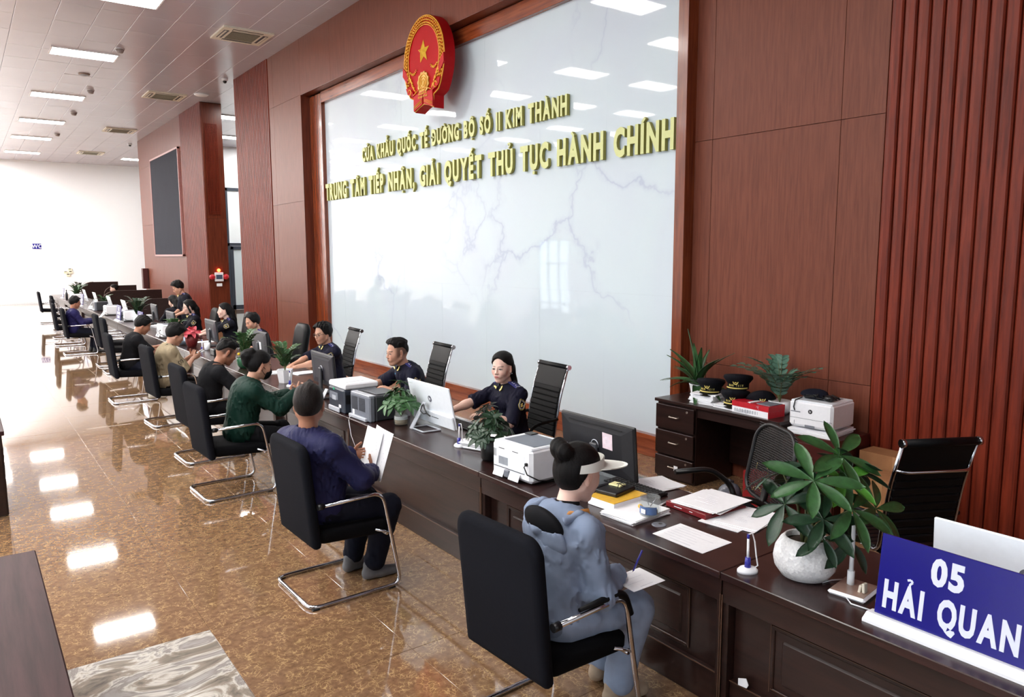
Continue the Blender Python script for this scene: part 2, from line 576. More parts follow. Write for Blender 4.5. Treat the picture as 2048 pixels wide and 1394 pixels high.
# ---- ceiling
ceil = struct(MB().box(((XL + 16) / 2, (YB + YF) / 2, ZC + .12), (16 - XL, YF - YB, 0.16)).build('ceiling', mat('ceiling_plenum', (190, 184, 186), 0.6)))
cm = MB().box((0, 0, 0.02), (0.634, 1.214, 0.04), b=0.004).mesh('ceiling_panel', M_CEIL)
CXs = [6.08 - 0.42 - 0.64 * k for k in range(0, 9)]
CYs = [12.4 + 1.22 * k for k in range(0, 25)]
for x in CXs:
    for y in CYs:
        link('panel', cm, ceil, (x + .32, y + .61, ZC + rnd.uniform(-.0012, .0012)), (R(rnd.uniform(-.12, .12)), R(rnd.uniform(-.12, .12)), 0))
rest = MB()
def cbox(x0, x1, y0, y1):
    nx = max(1, round((x1 - x0) / .64)); ny = max(1, round((y1 - y0) / 1.22))
    for i in range(nx):
        for j in range(ny):
            rest.box((x0 + (x1 - x0) * (i + .5) / nx, y0 + (y1 - y0) * (j + .5) / ny, ZC + .02), ((x1 - x0) / nx - .006, (y1 - y0) / ny - .006, .04))
x_lo, x_hi = CXs[-1], CXs[0] + .64
cbox(XL, x_lo, YB, YF); cbox(x_lo, x_hi, YB, CYs[0]); cbox(x_lo, x_hi, CYs[-1] + 1.22, YF)
cbox(x_hi, 16, YB, YF)
tag(rest.build('ceiling_panelling', M_CEIL, ceil), kind='stuff')

# ---- far, left, back and side walls (white)
def wallbox(name, c, d, m=M_WALLW):
    return struct(MB().box(c, d).build(name, m))
wf = wallbox('wall_far', (3, YF + .1, ZC / 2), (26, .2, ZC + .2))
struct(MB().box((3, YF - .012, .06), (26, .024, .12)).build('baseboard_far', mat('pale_skirting', (206, 208, 210), 0.5)))
wallbox('wall_back', (3, YB - .1, ZC / 2), (26, .2, ZC + .2))
wallbox('wall_side', (16.1, 20, ZC / 2), (.2, 54, ZC + .2))
# left wall with glazed openings (its windows light the hall; it is seen mirrored in the marble)
openings = [(-5.5, -1.0, .6, 5.2), (0.5, 5.0, .6, 5.2), (6.5, 11.0, .6, 5.2), (26.6, 28.9, 0.0, 3.0)]
lw = MB(); y = YB
for (a, b, z0, z1) in openings:
    lw.box((XL - .1, (y + a) / 2, ZC / 2), (.2, a - y, ZC + .2))
    lw.box((XL - .1, (a + b) / 2, (z1 + ZC) / 2 + .05), (.2, b - a, ZC - z1 + .1))
    if z0 > 0:
        lw.box((XL - .1, (a + b) / 2, z0 / 2), (.2, b - a, z0))
    y = b
lw.box((XL - .1, (y + YF) / 2, ZC / 2), (.2, YF - y, ZC + .2))
struct(lw.build('wall_left', M_WALLW))
for n, (a, b, z0, z1) in enumerate(openings):
    w = struct(link('window_%d' % (n + 1), None, None, (XL - .1, 0, 0)))
    fr = MB()
    k = 4 if n != 3 else 3
    for i in range(k + 1):
        fr.box((0, a + (b - a) * i / k, (z0 + z1) / 2), (.08, .07, z1 - z0))
    for zz in ((z0 + .035, z1 - .035, z0 + (z1 - z0) * .62)):
        fr.box((0, (a + b) / 2, zz), (.08, b - a, .07))
    fr.build('window_frame', M_DOORF, w)
    for i in range(k):
        MB().box((0, a + (b - a) * (i + .5) / k, (z0 + z1) / 2), (.008, (b - a) / k - .07, z1 - z0 - .1)).build('pane', M_CLEAR, w)

# ---- wooden wall, near part: panels and slats
def board(parent, x, y0, y1, z0, z1, th=.02, m=M_PANEL, name='panel', g=.004):
    """a wall board whose front (facing -X) lies at x"""
    return MB().box((x + th / 2, (y0 + y1) / 2, (z0 + z1) / 2), (th, y1 - y0 - g, z1 - z0 - g), b=.0015).build(name, m, parent)
HZ = [0.0, 1.155, 3.495, 5.85, ZC]
wr = struct(MB().box((XR + .17, -.75, ZC / 2), (.3, 12.5, ZC)).build('wall_right', mat('wall_core', (38, 22, 18), 0.8)))
for (a, b) in ((5.24, 5.50), (3.822, 5.24), (3.42, 3.822)):
    for z0, z1 in zip(HZ[:-1], HZ[1:]):
        board(wr, XR, a, b, z0, z1)
prof = [(-.0525, 0.026), (-.050, 0.008), (-.038, -.004), (.010, -.005), (.040, .003), (.0515, .016), (.0525, .026)]
def slat_mesh(name, z0, z1, m):
    return MB().prism([(p[1], p[0]) for p in prof], z0, z1).mesh(name, m)
sl = slat_mesh('slat', 0.0, ZC, M_SLAT)
SP = 0.1085
k = 0; y = 3.42 - SP / 2
MB().box((XR + .025, -1.8, ZC / 2), (.01, 10.43, ZC)).build('slat_backing', mat('slat_groove_board', (70, 26, 19), 0.6), wr)
while y > 1.2:
    link('slat', sl, wr, (XR - .012, y, 0)); y -= SP
rest = MB()
while y > YB:
    rest.prism([(p[1] + XR - .012, p[0] + y) for p in prof], 0, ZC); y -= SP
tag(rest.build('slat_run', M_SLAT, wr), kind='stuff')

# ---- marble wall with its wooden surround
wm = struct(MB().box((XM + .17, 10.68, ZC / 2), (.26, 10.2, ZC)).build('wall_marble', mat('marble_backing', (190, 194, 202), 0.7)))
NY, NZ = 8, 3
for i in range(NY):
    for j in range(NZ):
        w_, h_ = (15.75 - 5.48) / NY, 5.55 / NZ
        MB().box((0, 0, 0), (.03, w_ - .0004, h_ - .0004)).build('marble_slab', M_MARBLE, wm, (XM + .015, 5.48 + (i + .5) * w_, (j + .5) * h_), (0, R(rnd.uniform(-.06, .06)), R(rnd.uniform(-.06, .06))))
XF = 6.27
t1 = struct(link('trim_1', None))
MB().box(((XF + XM) / 2 + .03, 15.52, 2.80), (XM - XF + .06, .62, 5.64), b=.004).build('frame_board', M_FRAME, t1)
MB().box(((XF + XR) / 2 + .02, 5.54, 3.3), (XR - XF + .04, .14, 6.6), b=.004).build('frame_board', M_FRAME, t1)
MB().box(((XF + XM) / 2 + .03, 10.41, 5.53), (XM - XF + .06, 9.6, .22), b=.004).build('frame_board', wood('wood_frame_long', (146, 72, 38), (106, 44, 20), 0.25, 1, 4.0, coat=0.3), t1)
struct(MB().box((XF + .055, 10.41, .125), (.11, 9.6, .25), b=.004).build('baseboard_right', wood('wood_frame_long', None, None, 0, 0)))

# ---- far panelled part of the wooden wall (stands proud of the marble)
wp = struct(MB().box((XP + .2, 18.12, ZC / 2), (.36, 4.56, ZC)).build('wall_panelled', mat('wall_core', None)))
hd = MB().box((XP + .2, 10.65, (5.66 + ZC) / 2), (.36, 10.34, ZC - 5.66)).build('header_core', mat('wall_core', None), wp)
HP = [0.0, 1.245, 3.465, 5.66, ZC]
for (a, b) in ((15.83, 17.52), (17.52, 17.82)):
    for z0, z1 in zip(HP[:-1], HP[1:]):
        board(wp, XP, a, b, z0, z1)
for (a, b) in ((14.24, 15.83), (10.38, 14.24), (6.5, 10.38), (5.48, 6.5)):
    board(wp, XP, a, b, 5.66, ZC)
board(wp, XP, 15.83, 15.84, 0, 0.01)
MB().box((XP + .1, 15.835, 2.83), (.2, .012, 5.64)).build('return_board', wood('wood_return', (108, 50, 31), (80, 32, 19), 0.3, 2, 5.0), wp)
MB().box((XP + .1, 10.65, 5.655), (.2, 10.34, .012)).build('return_board', MATS['wood_return'], wp)
rest = MB(); y = 17.84
while y < 20.4:
    rest.prism([(p[1] + XP - .012, p[0] + y + SP / 2) for p in prof], 0, ZC); y += SP
tag(rest.build('slat_run', M_SLAT, wp), kind='stuff')

# ---- second wooden block farther along, with screen and alarm
wb = struct(MB().box((6.39, 28.6, ZC / 2), (.58, 9.58, ZC)).build('wall_block', mat('wall_core', None)))
for (a, b) in ((26.45, 29.9), (29.9, 33.4)):
    for z0, z1 in zip(HP[:-1], HP[1:]):
        board(wb, XP, a, b, z0, z1)
rest = MB(); y = 23.82
while y < 26.4:
    rest.prism([(p[1] + XP - .012, p[0] + y + SP / 2) for p in prof], 0, ZC); y += SP
tag(rest.build('slat_run', M_SLAT, wb), kind='stuff')
MB().box((6.375, 23.795, 1.7), (.59, .02, 3.4), b=.002).build('side_panel', MATS['wood_return'], wb)
MB().box((6.375, 23.795, 5.09), (.59, .02, 3.37), b=.002).build('side_panel', MATS['wood_return'], wb)
lat = MB()
for i in range(9):
    lat.box((6.17 + i * .042, 23.775, 4.85), (.016, .02, 2.65))
for j in range(60):
    lat.box((6.34, 23.772, 3.55 + j * .0445), (.36, .02, .016))
tag(lat.build('woven_grille', M_SLAT, wb), kind='stuff')

# ---- room beyond the gap: white wall with a glazed dark door
gap = struct(MB().box((8.0, 33.05, ZC / 2), (2.4, .1, ZC)).build('wall_beyond', M_WALLW))
MB().box((12.6, 33.05, 5.95), (6.8, .1, 1.7)).build('lintel', M_WALLW, gap)
MB().box((13.6, 33.05, 2.56), (4.8, .1, 5.12)).build('pier', M_WALLW, gap)
d1 = struct(link('door_1', None, None, (9.2, 33.0, 0)))
f_ = MB()
f_.box((.06, 0, 2.56), (.12, .12, 5.12)); f_.box((1.0, 0, 5.06), (2.0, .12, .12)); f_.box((1.0, 0, 2.76), (2.0, .12, .12)); f_.box((1.94, 0, 2.56), (.12, .12, 5.12))
f_.build('door_frame', M_DOORF, d1)
l_ = MB(); l_.box((.20, -.02, 1.34), (.14, .07, 2.68)); l_.box((1.0, -.02, 2.62), (1.7, .07, .14)); l_.box((1.0, -.02, .1), (1.7, .07, .18)); l_.box((1.80, -.02, 1.34), (.14, .07, 2.68))
l_.build('door_leaf', M_DOORF, d1)
M_FROST = mat('frosted_glass', (204, 220, 226), 0.35, var=0.02)
MB().box((1.0, 0, 1.34), (1.5, .012, 2.5)).build('pane', M_FROST, d1)
MB().box((1.0, 0, 3.9), (1.8, .012, 2.2)).build('pane', mat('milky_glass', (232, 240, 244), 0.3, var=0.01), d1)

# ================================================================== CEILING FITTINGS
def ceiling_light(x, y, label, group):
    t = thing('ceiling_light', label, 'ceiling light', (x, y, ZC), 0, group)
    link('frame', cl_frame, t); link('diffuser', cl_diff, t)
    return t
_f1 = MB()
for sx in (-1, 1):
    _f1.box((sx * .645, 0, -.012), (.03, .68, .03))
for sy in (-1, 1):
    _f1.box((0, sy * .335, -.012), (1.32, .03, .03))
_f1.box((0, 0, .006), (1.3, .66, .006))
cl_frame = _f1.mesh('frame', M_WHITE)
cl_diff = MB().box((0, 0, -.010), (1.26, .64, .02)).mesh('diffuser', M_LAMPD)
for i, y in enumerate((10.2, 15.1, 19.75, 25.25, 30.2, 34.6, 39.6)):
    if i == 0:
        ceiling_light(2.62, y, 'bright ceiling panel mirrored at the very top of the marble wall', None)
    else:
        ceiling_light(2.62, y, ['', 'bright rectangular ceiling panel cut off by the top edge of the picture', 'largest whole bright rectangular ceiling panel, nearest of the row', 'second whole bright ceiling panel of the row going to the white wall', 'middle bright ceiling panel of the row of five', 'fourth bright ceiling panel of the row going to the white wall', 'smallest bright ceiling panel of the row, next to the white wall'][i], 'ceiling light panels in the row')
ceiling_light(7.15, 39.6, 'bright ceiling panel partly hidden by the corner of the far wooden block', 'ceiling light panels behind the wood')
ceiling_light(7.6, 25.9, 'upper bright ceiling panel seen through the gap between the wooden walls', 'ceiling light panels behind the wood')
ceiling_light(8.75, 30.2, 'lower bright ceiling panel seen through the gap between the wooden walls', 'ceiling light panels behind the wood')
ORD = ['first', 'second', 'third', 'fourth', 'fifth', 'sixth', 'seventh', 'eighth', 'ninth', 'tenth', 'eleventh', 'twelfth', 'thirteenth', 'fourteenth']
for r, x in enumerate((-0.15, -2.7, -5.2, -7.7)):
    for n, y in enumerate((2.0, 5.2, 8.3, 11.5, 14.6, 17.8, 21.2, 24.4, 28.2, 31.6, 35.0, 38.4, 40.4, 42.0)):  # last two of each row are added to brighten the far wall
        ceiling_light(x, y, '%s bright ceiling panel of the %s row out of sight, mirrored in the marble save its added far pair' % (ORD[n], ORD[r]), 'ceiling light panels mirrored in the marble')
for n, (x, y) in enumerate(((-1.4, 36.7), (-4.0, 36.7), (-6.5, 36.7), (-1.4, 39.4), (-4.0, 39.4), (-6.5, 39.4), (-1.4, 41.6), (-4.0, 41.6), (-6.5, 41.6), (.5, 41.6), (.5, 39.4), (.5, 36.7))):  # unseen extra panels, added to light the far wall
    ceiling_light(x, y, '%s unseen ceiling panel beyond the left edge, added to light the far wall' % ORD[n], 'added ceiling light panels out of sight at the far end')
for n, (x, y) in enumerate(((10.4, 24.5), (10.4, 28.5), (10.4, 31.6), (12.8, 26.5), (12.8, 30.5), (7.6, 22.4), (10.4, 20.5))):  # added out of view so the room behind the gap looks bright
    ceiling_light(x, y, '%s hidden ceiling panel added to brighten the room beyond the gap' % ORD[n], 'ceiling light panels behind the wood')

def cassette(x, y, label):
    t = thing('air_conditioner', label, 'air conditioner', (x, y, ZC), 0, 'ceiling cassette air conditioners')
    for nm, me in ac_parts:
        link(nm, me, t)
_b = MB()
_b.prism([(-.5, -.5), (.5, -.5), (.5, .5), (-.5, .5)], -.035, .01)
_g = MB().box((0, 0, -.038), (.56, .56, .012))
_s = MB()
for i in range(14):
    _s.box((0, -.25 + i * .0385, -.046), (.54, .012, .006))
ac_parts = [('panel', _b.mesh('panel', mat('ac_cream', (226, 222, 206), 0.5))), ('grille', _g.mesh('grille', mat('ac_grille', (96, 94, 82), 0.6))), ('grille_bars', _s.mesh('grille_bars', mat('ac_grille_bar', (150, 146, 128), 0.6)))]
for a in range(4):
    M4 = Matrix.Rotation(a * math.pi / 2, 4, 'Z')
    ac_parts.append(('outlet', MB().box((.385, 0, -.036), (.1, .6, .008), 0, M4).mesh('outlet', M_DARK)))
    ac_parts.append(('louvre', MB().box((.40, 0, -.045), (.035, .58, .006), 0, M4 ).mesh('louvre', mat('ac_cream', None))))
for y, lb in ((16.25, 'largest ceiling cassette air conditioner, nearest one, beside the red panelled wall'), (23.5, 'second ceiling cassette air conditioner from the front'), (30.8, 'third ceiling cassette air conditioner, above the dark wall screen'), (38.2, 'smallest ceiling cassette air conditioner, nearest the white wall')):
    cassette(5.05, y, lb)

def dome(x, y, label, s=1.0, m=M_WHITE):
    t = thing('dome_camera', label, 'camera', (x, y, ZC))
    MB().lathe([(.075, 0), (.075, -.05), (.06, -.06)], 16).build('base', M_WHITE, t)
    MB().ball((0, 0, -.07), (.05, .05, .055)).build('lens_dome', M_BLACK, t)
dome(5.85, 20.4, 'small white dome camera on the ceiling by the near slatted column')
dome(5.95, 34.2, 'small dark dome camera on the ceiling by the far wooden block')
def sprinkler(x, y, label):
    t = thing('ceiling_speaker', label, 'speaker', (x, y, ZC), 0, 'small round ceiling fittings')
    MB().lathe([(.07, 0), (.09, -.02), (.06, -.09), (.02, -.1)], 14).build('horn', mat('fitting_grey', (150, 142, 140), 0.5), t)
    MB().lathe([(.1, .0), (.1, -.012)], 16).build('collar', M_WHITE, t)
for x, y, lb in ((3.2, 18.85, 'small round ceiling fitting beside the largest light panel'), (3.27, 23.9, 'small round ceiling fitting beside the second whole light panel'), (3.3, 27.9, 'small round ceiling fitting just before the middle light panel'), (3.32, 33.0, 'small round ceiling fitting farthest down the ceiling')):
    sprinkler(x, y, lb)
t = thing('smoke_detector', 'flat white round detector on the ceiling above the gap', 'detector', (5.85, 22.7, ZC))
MB().lathe([(.19, 0), (.19, -.03), (.15, -.05), (.0, -.052)], 20, capt=False).build('cover', M_WHITE, t)
MB().lathe([(.21, 0), (.21, -.008)], 20).build('rim', M_LGREY, t)
t = thing('ceiling_vent', 'small brown round vent in the ceiling between the first two lights', 'vent', (2.88, 21.9, ZC))
MB().lathe([(.13, 0), (.13, -.02), (.1, -.028)], 18).build('ring', mat('vent_brown', (150, 130, 120), 0.5), t)
MB().lathe([(.09, 0), (.09, -.03)], 18).build('grille', M_GREYP, t)

# ================================================================== WALL FITTINGS
t = thing('wall_screen', 'large dark grey display screen on the far wooden block', 'screen', (XP, 28.8, 4.05))
MB().box((-.03, 0, 0), (.05, 4.25, 3.42)).build('display', mat('led_screen_grey', (52, 54, 62), 0.8, spec=0.1, var=0.04, nscale=2), t)
fr = MB()
for s in (-1, 1):
    fr.box((-.035, s * 2.16, 0), (.07, .06, 3.52)); fr.box((-.035, 0, s * 1.74), (.07, 4.38, .06))
fr.build('frame', mat('screen_frame_pink', (176, 128, 124), 0.4), t)
t = thing('alarm_panel', 'white fire alarm panel with a red lamp and two red bells', 'alarm', (6.36, 23.78, 1.66))
MB().box((0, -.03, 0), (.25, .06, .27), b=.01).build('casing', M_WHITE, t)
MB().box((0, -.063, 0), (.18, .008, .13)).build('window', mat('alarm_window', (70, 84, 104), 0.3), t)
MB().box((0, -.03, -.24), (.16, .03, .09), b=.006).build('notice', M_WHITE, t)
for s in (-1, 1):
    MB().ball((s * .2, -.05, 0), (.085, .07, .085)).build('bell', M_RED, t)
MB().ball((0, -.04, .2), (.05, .05, .05)).build('lamp', emit('alarm_lamp', (255, 90, 40), 6.0), t)
t = thing('fire_cabinet', 'small dark red cabinet with a pale front at the far corner of the block', 'cabinet', (XP, 33.0, 1.5))
MB().box((-.12, -.15, -.1), (.2, .3, .8), b=.01).build('body', mat('dark_maroon', (70, 26, 26), 0.5), t)
MB().box((-.12, .02, -.1), (.16, .04, .7), b=.006).build('front', M_LGREY, t)
t = thing('restroom_sign', 'small blue sign with white WC letters on the far white wall', 'sign', (3.12, YF, 2.76))
MB().box((0, -.012, 0), (.37, .024, .255)).build('plate', M_BLUE, t)
b = MB(); flat_text(b, 'WC', .17, .9, .03, .08, .006, Matrix.Translation((0, -.026, -.085)) @ Matrix.Rotation(R(90), 4, 'X')); b.build('lettering', M_SIGNW, t)
t = thing('arrow_sign', 'thin outlined arrow pointing left beside the small blue sign', 'sign', (2.68, YF, 2.75))
b = MB(); pts = [(-.24, 0), (-.06, .075), (-.02, .03), (.12, .03), (.12, -.03), (-.02, -.03), (-.06, -.075)]
b.tube([(p[0], -.012, p[1]) for p in pts], .008, 6, closed=True); b.build('outline', mat('arrow_grey', (176, 182, 190), 0.5), t)
MB().box((.18, -.012, 0), (.06, .02, .06)).build('tail_mark', mat('arrow_grey', None), t)
for dx, dz, lb in ((.07, .13, 'top cream switch box of the cluster on the white wall'), (-.12, .0, 'left cream switch box of the cluster on the white wall'), (.09, .0, 'right cream switch box of the cluster on the white wall'), (-.02, -.14, 'lowest cream switch box of the cluster on the white wall')):
    t = thing('switch_box', lb, 'switch', (4.36 + dx, YF, 1.5 + dz), 0, 'switch boxes on the far wall')
    MB().box((0, -.03, -.01), (.17, .06, .12), b=.006).build('casing', mat('switch_cream', (224, 216, 190), 0.5), t)
    MB().box((-.01, -.062, .03), (.1, .01, .04)).build('rocker', mat('switch_dark', (96, 92, 84), 0.5), t)

# ---- gilded lettering on the marble: each letter a part
def wall_text(s, y0, y1, zb, h, label, name):
    L, W = text_letters(s, h, .56, .070, .125, .045)
    k = (y0 - y1) / W
    t = thing(name, label, 'lettering', (XM - .035, y0, zb))
    for (b, x, ch) in L:
        B = MB(); B.add([(-q[2], -q[0] * k, q[1]) for q in b.v], b.f)
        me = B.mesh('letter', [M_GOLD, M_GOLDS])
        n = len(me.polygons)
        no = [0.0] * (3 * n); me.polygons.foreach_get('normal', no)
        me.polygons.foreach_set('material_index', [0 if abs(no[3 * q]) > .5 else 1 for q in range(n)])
        link('letter', me, t, (0, -x * k, 0))
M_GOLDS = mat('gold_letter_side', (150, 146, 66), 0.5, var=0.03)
wall_text('CỬA KHẨU QUỐC TẾ ĐƯỜNG BỘ SỐ II KIM THÀNH', 13.38, 7.43, 4.065, .225, 'upper smaller row of raised pale gold letters on the marble wall', 'wall_lettering')
wall_text('TRUNG TÂM TIẾP NHẬN, GIẢI QUYẾT THỦ TỤC HÀNH CHÍNH', 15.17, 5.66, 3.455, .295, 'lower larger row of raised pale gold letters across the marble wall', 'wall_lettering')

# ================================================================== EMBLEM
def emblem():
    t = thing('national_emblem', 'large round red and gold star emblem hung at the top of the marble wall', 'emblem', (6.07, 10.30, 5.20))
    t.scale = (1, .93, .93)
    M = Matrix(((0, 0, -1, 0), (-1, 0, 0, 0), (0, 1, 0, 0), (0, 0, 0, 1)))   # local x -> right in view (-Y), y -> up, z -> towards the hall
    def oval(a, rx=.66, ry=.70):
        return (rx * math.cos(a), ry * math.sin(a) + .02)
    out = [oval(R(-28 + (208 + 28) * i / 40)) for i in range(41)]
    low = [(-.54, -.40), (-.47, -.50), (-.40, -.53), (-.31, -.56), (-.30, -.76), (-.15, -.70), (0, -.67), (.15, -.70), (.30, -.76), (.31, -.56), (.40, -.53), (.47, -.50), (.54, -.40)]
    poly = out + low
    MB().prism(poly, 0, .17, 0, M).build('body', M_EMRED, t)
    b = MB(); b.tube([(p[0] * .985, p[1] * .985, .175) for p in poly], .011, 6, 0, True, M=M)
    b.tube([(.50 * math.cos(a), .52 * math.sin(a) + .05, .18) for a in [R(-40 + 260 * i / 44) for i in range(45)]], .009, 6, M=M)
    b.build('rim', M_GOLDM, t)
    g = MB()
    for row, rr in enumerate((.545, .585, .625)):
        n = 46
        for i in range(n):
            a = R(-34 + 248 * (i + .5 * (row % 2)) / n)
            c = (rr * math.cos(a), rr * 1.05 * math.sin(a) + .03, .18)
            T = M @ Matrix.Translation(c) @ Matrix.Rotation(a + R(90 + (20 if row % 2 else -20)), 4, 'Z')
            g.ball((0, 0, 0), (.030, .016, .018), 0, 6, 4, T)
    for s in (-1, 1):           # hanging ears of rice beside the gear
        for k in range(34):
            u = rnd.random(); v = rnd.uniform(-1, 1)
            c = (s * (.50 - .24 * u + .07 * v * (1 - u * .3)), -.12 - .34 * u + .05 * v, .18)
            T = M @ Matrix.Translation(c) @ Matrix.Rotation(s * R(60) + R(rnd.uniform(-15, 15)), 4, 'Z')
            g.ball((0, 0, 0), (.028, .011, .014), 0, 6, 4, T)
        for k in range(14):     # rice ears bending inwards
            u = k / 13
            c = (s * (.44 - .20 * u), -.10 - .05 * math.sin(u * 3) + .02 * (k % 2), .18)
            T = M @ Matrix.Translation(c) @ Matrix.Rotation(s * R(20), 4, 'Z')
            g.ball((0, 0, 0), (.022, .010, .012), 0, 6, 4, T)
    g.build('rice_wreath', M_GOLDM, t)
    st = MB(); V = []; F = []
    for i in range(10):
        a = R(90 + 36 * i); r = .19 if i % 2 == 0 else .075
        V.append((r * math.cos(a), r * math.sin(a) + .16, .175))
    V.append((0, .16, .235))
    F = [(i, (i + 1) % 10, 10) for i in range(10)]
    st.add(V, F, 0, False, M); st.build('star', mat('star_gold', (226, 184, 60), 0.35, 0.3), t)
    ge = MB(); gp = []
    for i in range(48):
        a = R(360 * i / 48); r = .185 if (i // 2) % 2 else .168
        gp.append((r * math.cos(a), r * math.sin(a) - .33))
    ge.prism(gp, .17, .195, 0, M)
    ge.build('gear', mat('gear_gold', (178, 134, 38), 0.4, 0.3), t)
    g2 = MB()
    for r in (.13, .09, .045):
        g2.tube([(r * math.cos(a), r * math.sin(a) - .33, .197) for a in [2 * math.pi * i / 24 for i in range(24)]], .008, 6, 0, True, M=M)
    g2.build('gear_rings', M_GOLDM, t)
    rb = MB()
    for s in (-1, 1):
        rb.prism([(s * .02, -.66), (s * .31, -.74), (s * .31, -.58), (s * .30, -.50), (s * .02, -.46)][::s], .17, .20, 0, M)
        rb.prism([(s * .30, -.50), (s * .50, -.44), (s * .56, -.33), (s * .44, -.36), (s * .34, -.42)][::s], .17, .205, 0, M)
        rb.prism([(s * .52, -.26), (s * .67, -.12), (s * .66, .02), (s * .58, -.04), (s * .50, -.16)][::s], .17, .20, 0, M)
    rb.build('ribbon', mat('ribbon_red', (176, 16, 22), 0.55, spec=0.2), t)
    gl = MB()
    for s in (-1, 1):
        for q in range(3):
            gl.tube([(s * .04, -.63 + q * .02, .204), (s * .30, -.71 + q * .02, .204)], .005, 5, 0, M=M)
        gl.tube([(s * (.42 + .045 * math.cos(a)), -.42 + .045 * math.sin(a), .208) for a in [R(i * 20) for i in range(16)]], .010, 5, 0, M=M)
    gl.tube([(-.30 + .6 * i / 16, -.48 + .07 * math.sin(math.pi * i / 16), .204) for i in range(17)], .007, 5, 0, M=M)
    gl.build('ribbon_edging', M_GOLDM, t)
    bl = MB(); flat_text(bl, 'CỘNG HÒA XÃ HỘI', .028, .62, .03, .1, .006, M @ Matrix.Translation((0, -.51, .205))); flat_text(bl, 'CHỦ NGHĨA VIỆT NAM', .028, .62, .03, .1, .006, M @ Matrix.Translation((0, -.56, .205)))
    bl.build('ribbon_lettering', M_GOLDM, t)
emblem()

# ================================================================== COUNTER
def counter_desk(y0, y1, kind, label):
    """one counter unit; y0<y1; front faces -X"""
    L = y1 - y0; t = thing('counter_desk', label, 'desk', (DX, (y0 + y1) / 2, 0), 0, 'counter desks in a row')
    MB().box((.43, 0, DH - .02), (.86, L - .003, .04), b=.004).build('top', M_DESK, t)
    MB().box((.035, 0, DH - .10), (.03, L - .01, .12), b=.002).build('apron', M_DESKV, t)
    for s in (-1, 1):
        MB().box((.43, s * (L / 2 - .02), .36), (.80, .032, .72), b=.002).build('side_panel', M_DESKV, t)
        MB().box((.0175, s * (L / 2 - .006), .33), (.005, .005, .62)).build('edge_strip', M_EDGE, t)
    xr = .03 if kind == 'flush' else .085
    w = L - .075
    MB().box((xr + .012, 0, .40), (.024, w, .48), b=.002).build('front_panel', M_DESKV, t)
    MB().box((xr - .008, 0, .095), (.04, w, .19), b=.003).build('plinth', M_DESKV, t)
    MB().box((xr - .030, 0, .188), (.006, w, .004)).build('edge_strip', M_EDGE, t)
    MB().box((xr - .004, 0, .60), (.006, w, .004)).build('edge_strip', M_EDGE, t)
    if kind != 'flush':
        z0, z1, hw = .235, .555, w / 2 - .22
        MB().box((xr + .002, 0, (z0 + z1) / 2), (.024, 2 * hw - .10, z1 - z0 - .10), b=.009).build('raised_panel', M_DESKV, t)
        fr = MB()
        for s in (-1, 1):
            fr.box((xr - .003, s * hw, (z0 + z1) / 2), (.012, .022, z1 - z0 + .02), b=.004)
            fr.box((xr - .003, 0, (z0 + z1) / 2 + s * (z1 - z0) / 2), (.012, 2 * hw, .022), b=.004)
        fr.build('moulding', M_DESKV, t)
        ln = MB()
        for s in (-1, 1):
            ln.box((xr - .0095, s * (hw + .008), (z0 + z1) / 2), (.002, .0028, z1 - z0 + .02)); ln.box((xr - .0095, 0, (z0 + z1) / 2 + s * (z1 - z0) / 2 + .008), (.002, 2 * hw, .0028))
        ln.build('moulding_edge', M_EDGE, t)
    return t
ys = [-0.4, 2.26, 4.41, 6.72, 8.9, 11.1, 13.3, 15.5, 17.7, 19.9, 22.1, 24.3, 26.5, 28.7, 30.9, 33.1, 35.3]
dl = ['nearest dark wooden counter desk, under the blue 05 sign', 'dark wooden counter desk in front of the woman in the white visor', 'dark wooden counter desk with flush front beside the man in navy', 'dark wooden counter desk in front of the person in the green jacket',
      'dark wooden counter desk under the white hexagonal planter', 'dark wooden counter desk in front of the young man in the beige shirt', 'dark wooden counter desk under the pink-leaved plant']
for i, (a, b) in enumerate(zip(ys[:-1], ys[1:])):
    lb = dl[i] if i < len(dl) else '%s dark wooden counter desk after the pink-leaved plant' % ['first', 'second', 'third', 'fourth', 'fifth', 'sixth', 'seventh', 'eighth', 'ninth'][i - len(dl)]
    counter_desk(a, b, 'flush' if i % 2 == 0 and i else 'panel', lb)

# partitions between the far desks
pt = [(35.0, 3.9, 5.3, 1.24, 'farthest dark wooden desk partition with a rounded end'), (30.4, 4.1, 5.2, 1.24, 'second farthest dark wooden desk partition'), (26.4, 3.5, 5.25, 1.22, 'dark wooden desk partition in the middle of the far row'), (21.3, 3.25, 4.5, 1.20, 'nearest dark wooden desk partition with a curved top end')]
for (y, x0, x1, h, lb) in pt:
    t = thing('desk_partition', lb, 'partition', (x0, y, 0), 0, 'dark partitions behind the far desks')
    c = [(0, .765), (.05, .95)] + [(.05 + .45 * (1 - math.cos(R(a))), .95 + (h - .95) * math.sin(R(a))) for a in range(15, 91, 15)] + [(x1 - x0, h), (x1 - x0, 0), (max(0.002, 3.80 - x0), 0), (max(0.001, 3.80 - x0), .765)]
    MB().prism(c, -.025, .025, 0, Matrix.Rotation(R(90), 4, 'X')).build('panel', M_CAB, t)
    b = MB(); b.tube([(p[0], 0, p[1] + .004) for p in c[1:-4]], .012, 6); b.build('edge_trim', M_EDGE, t)

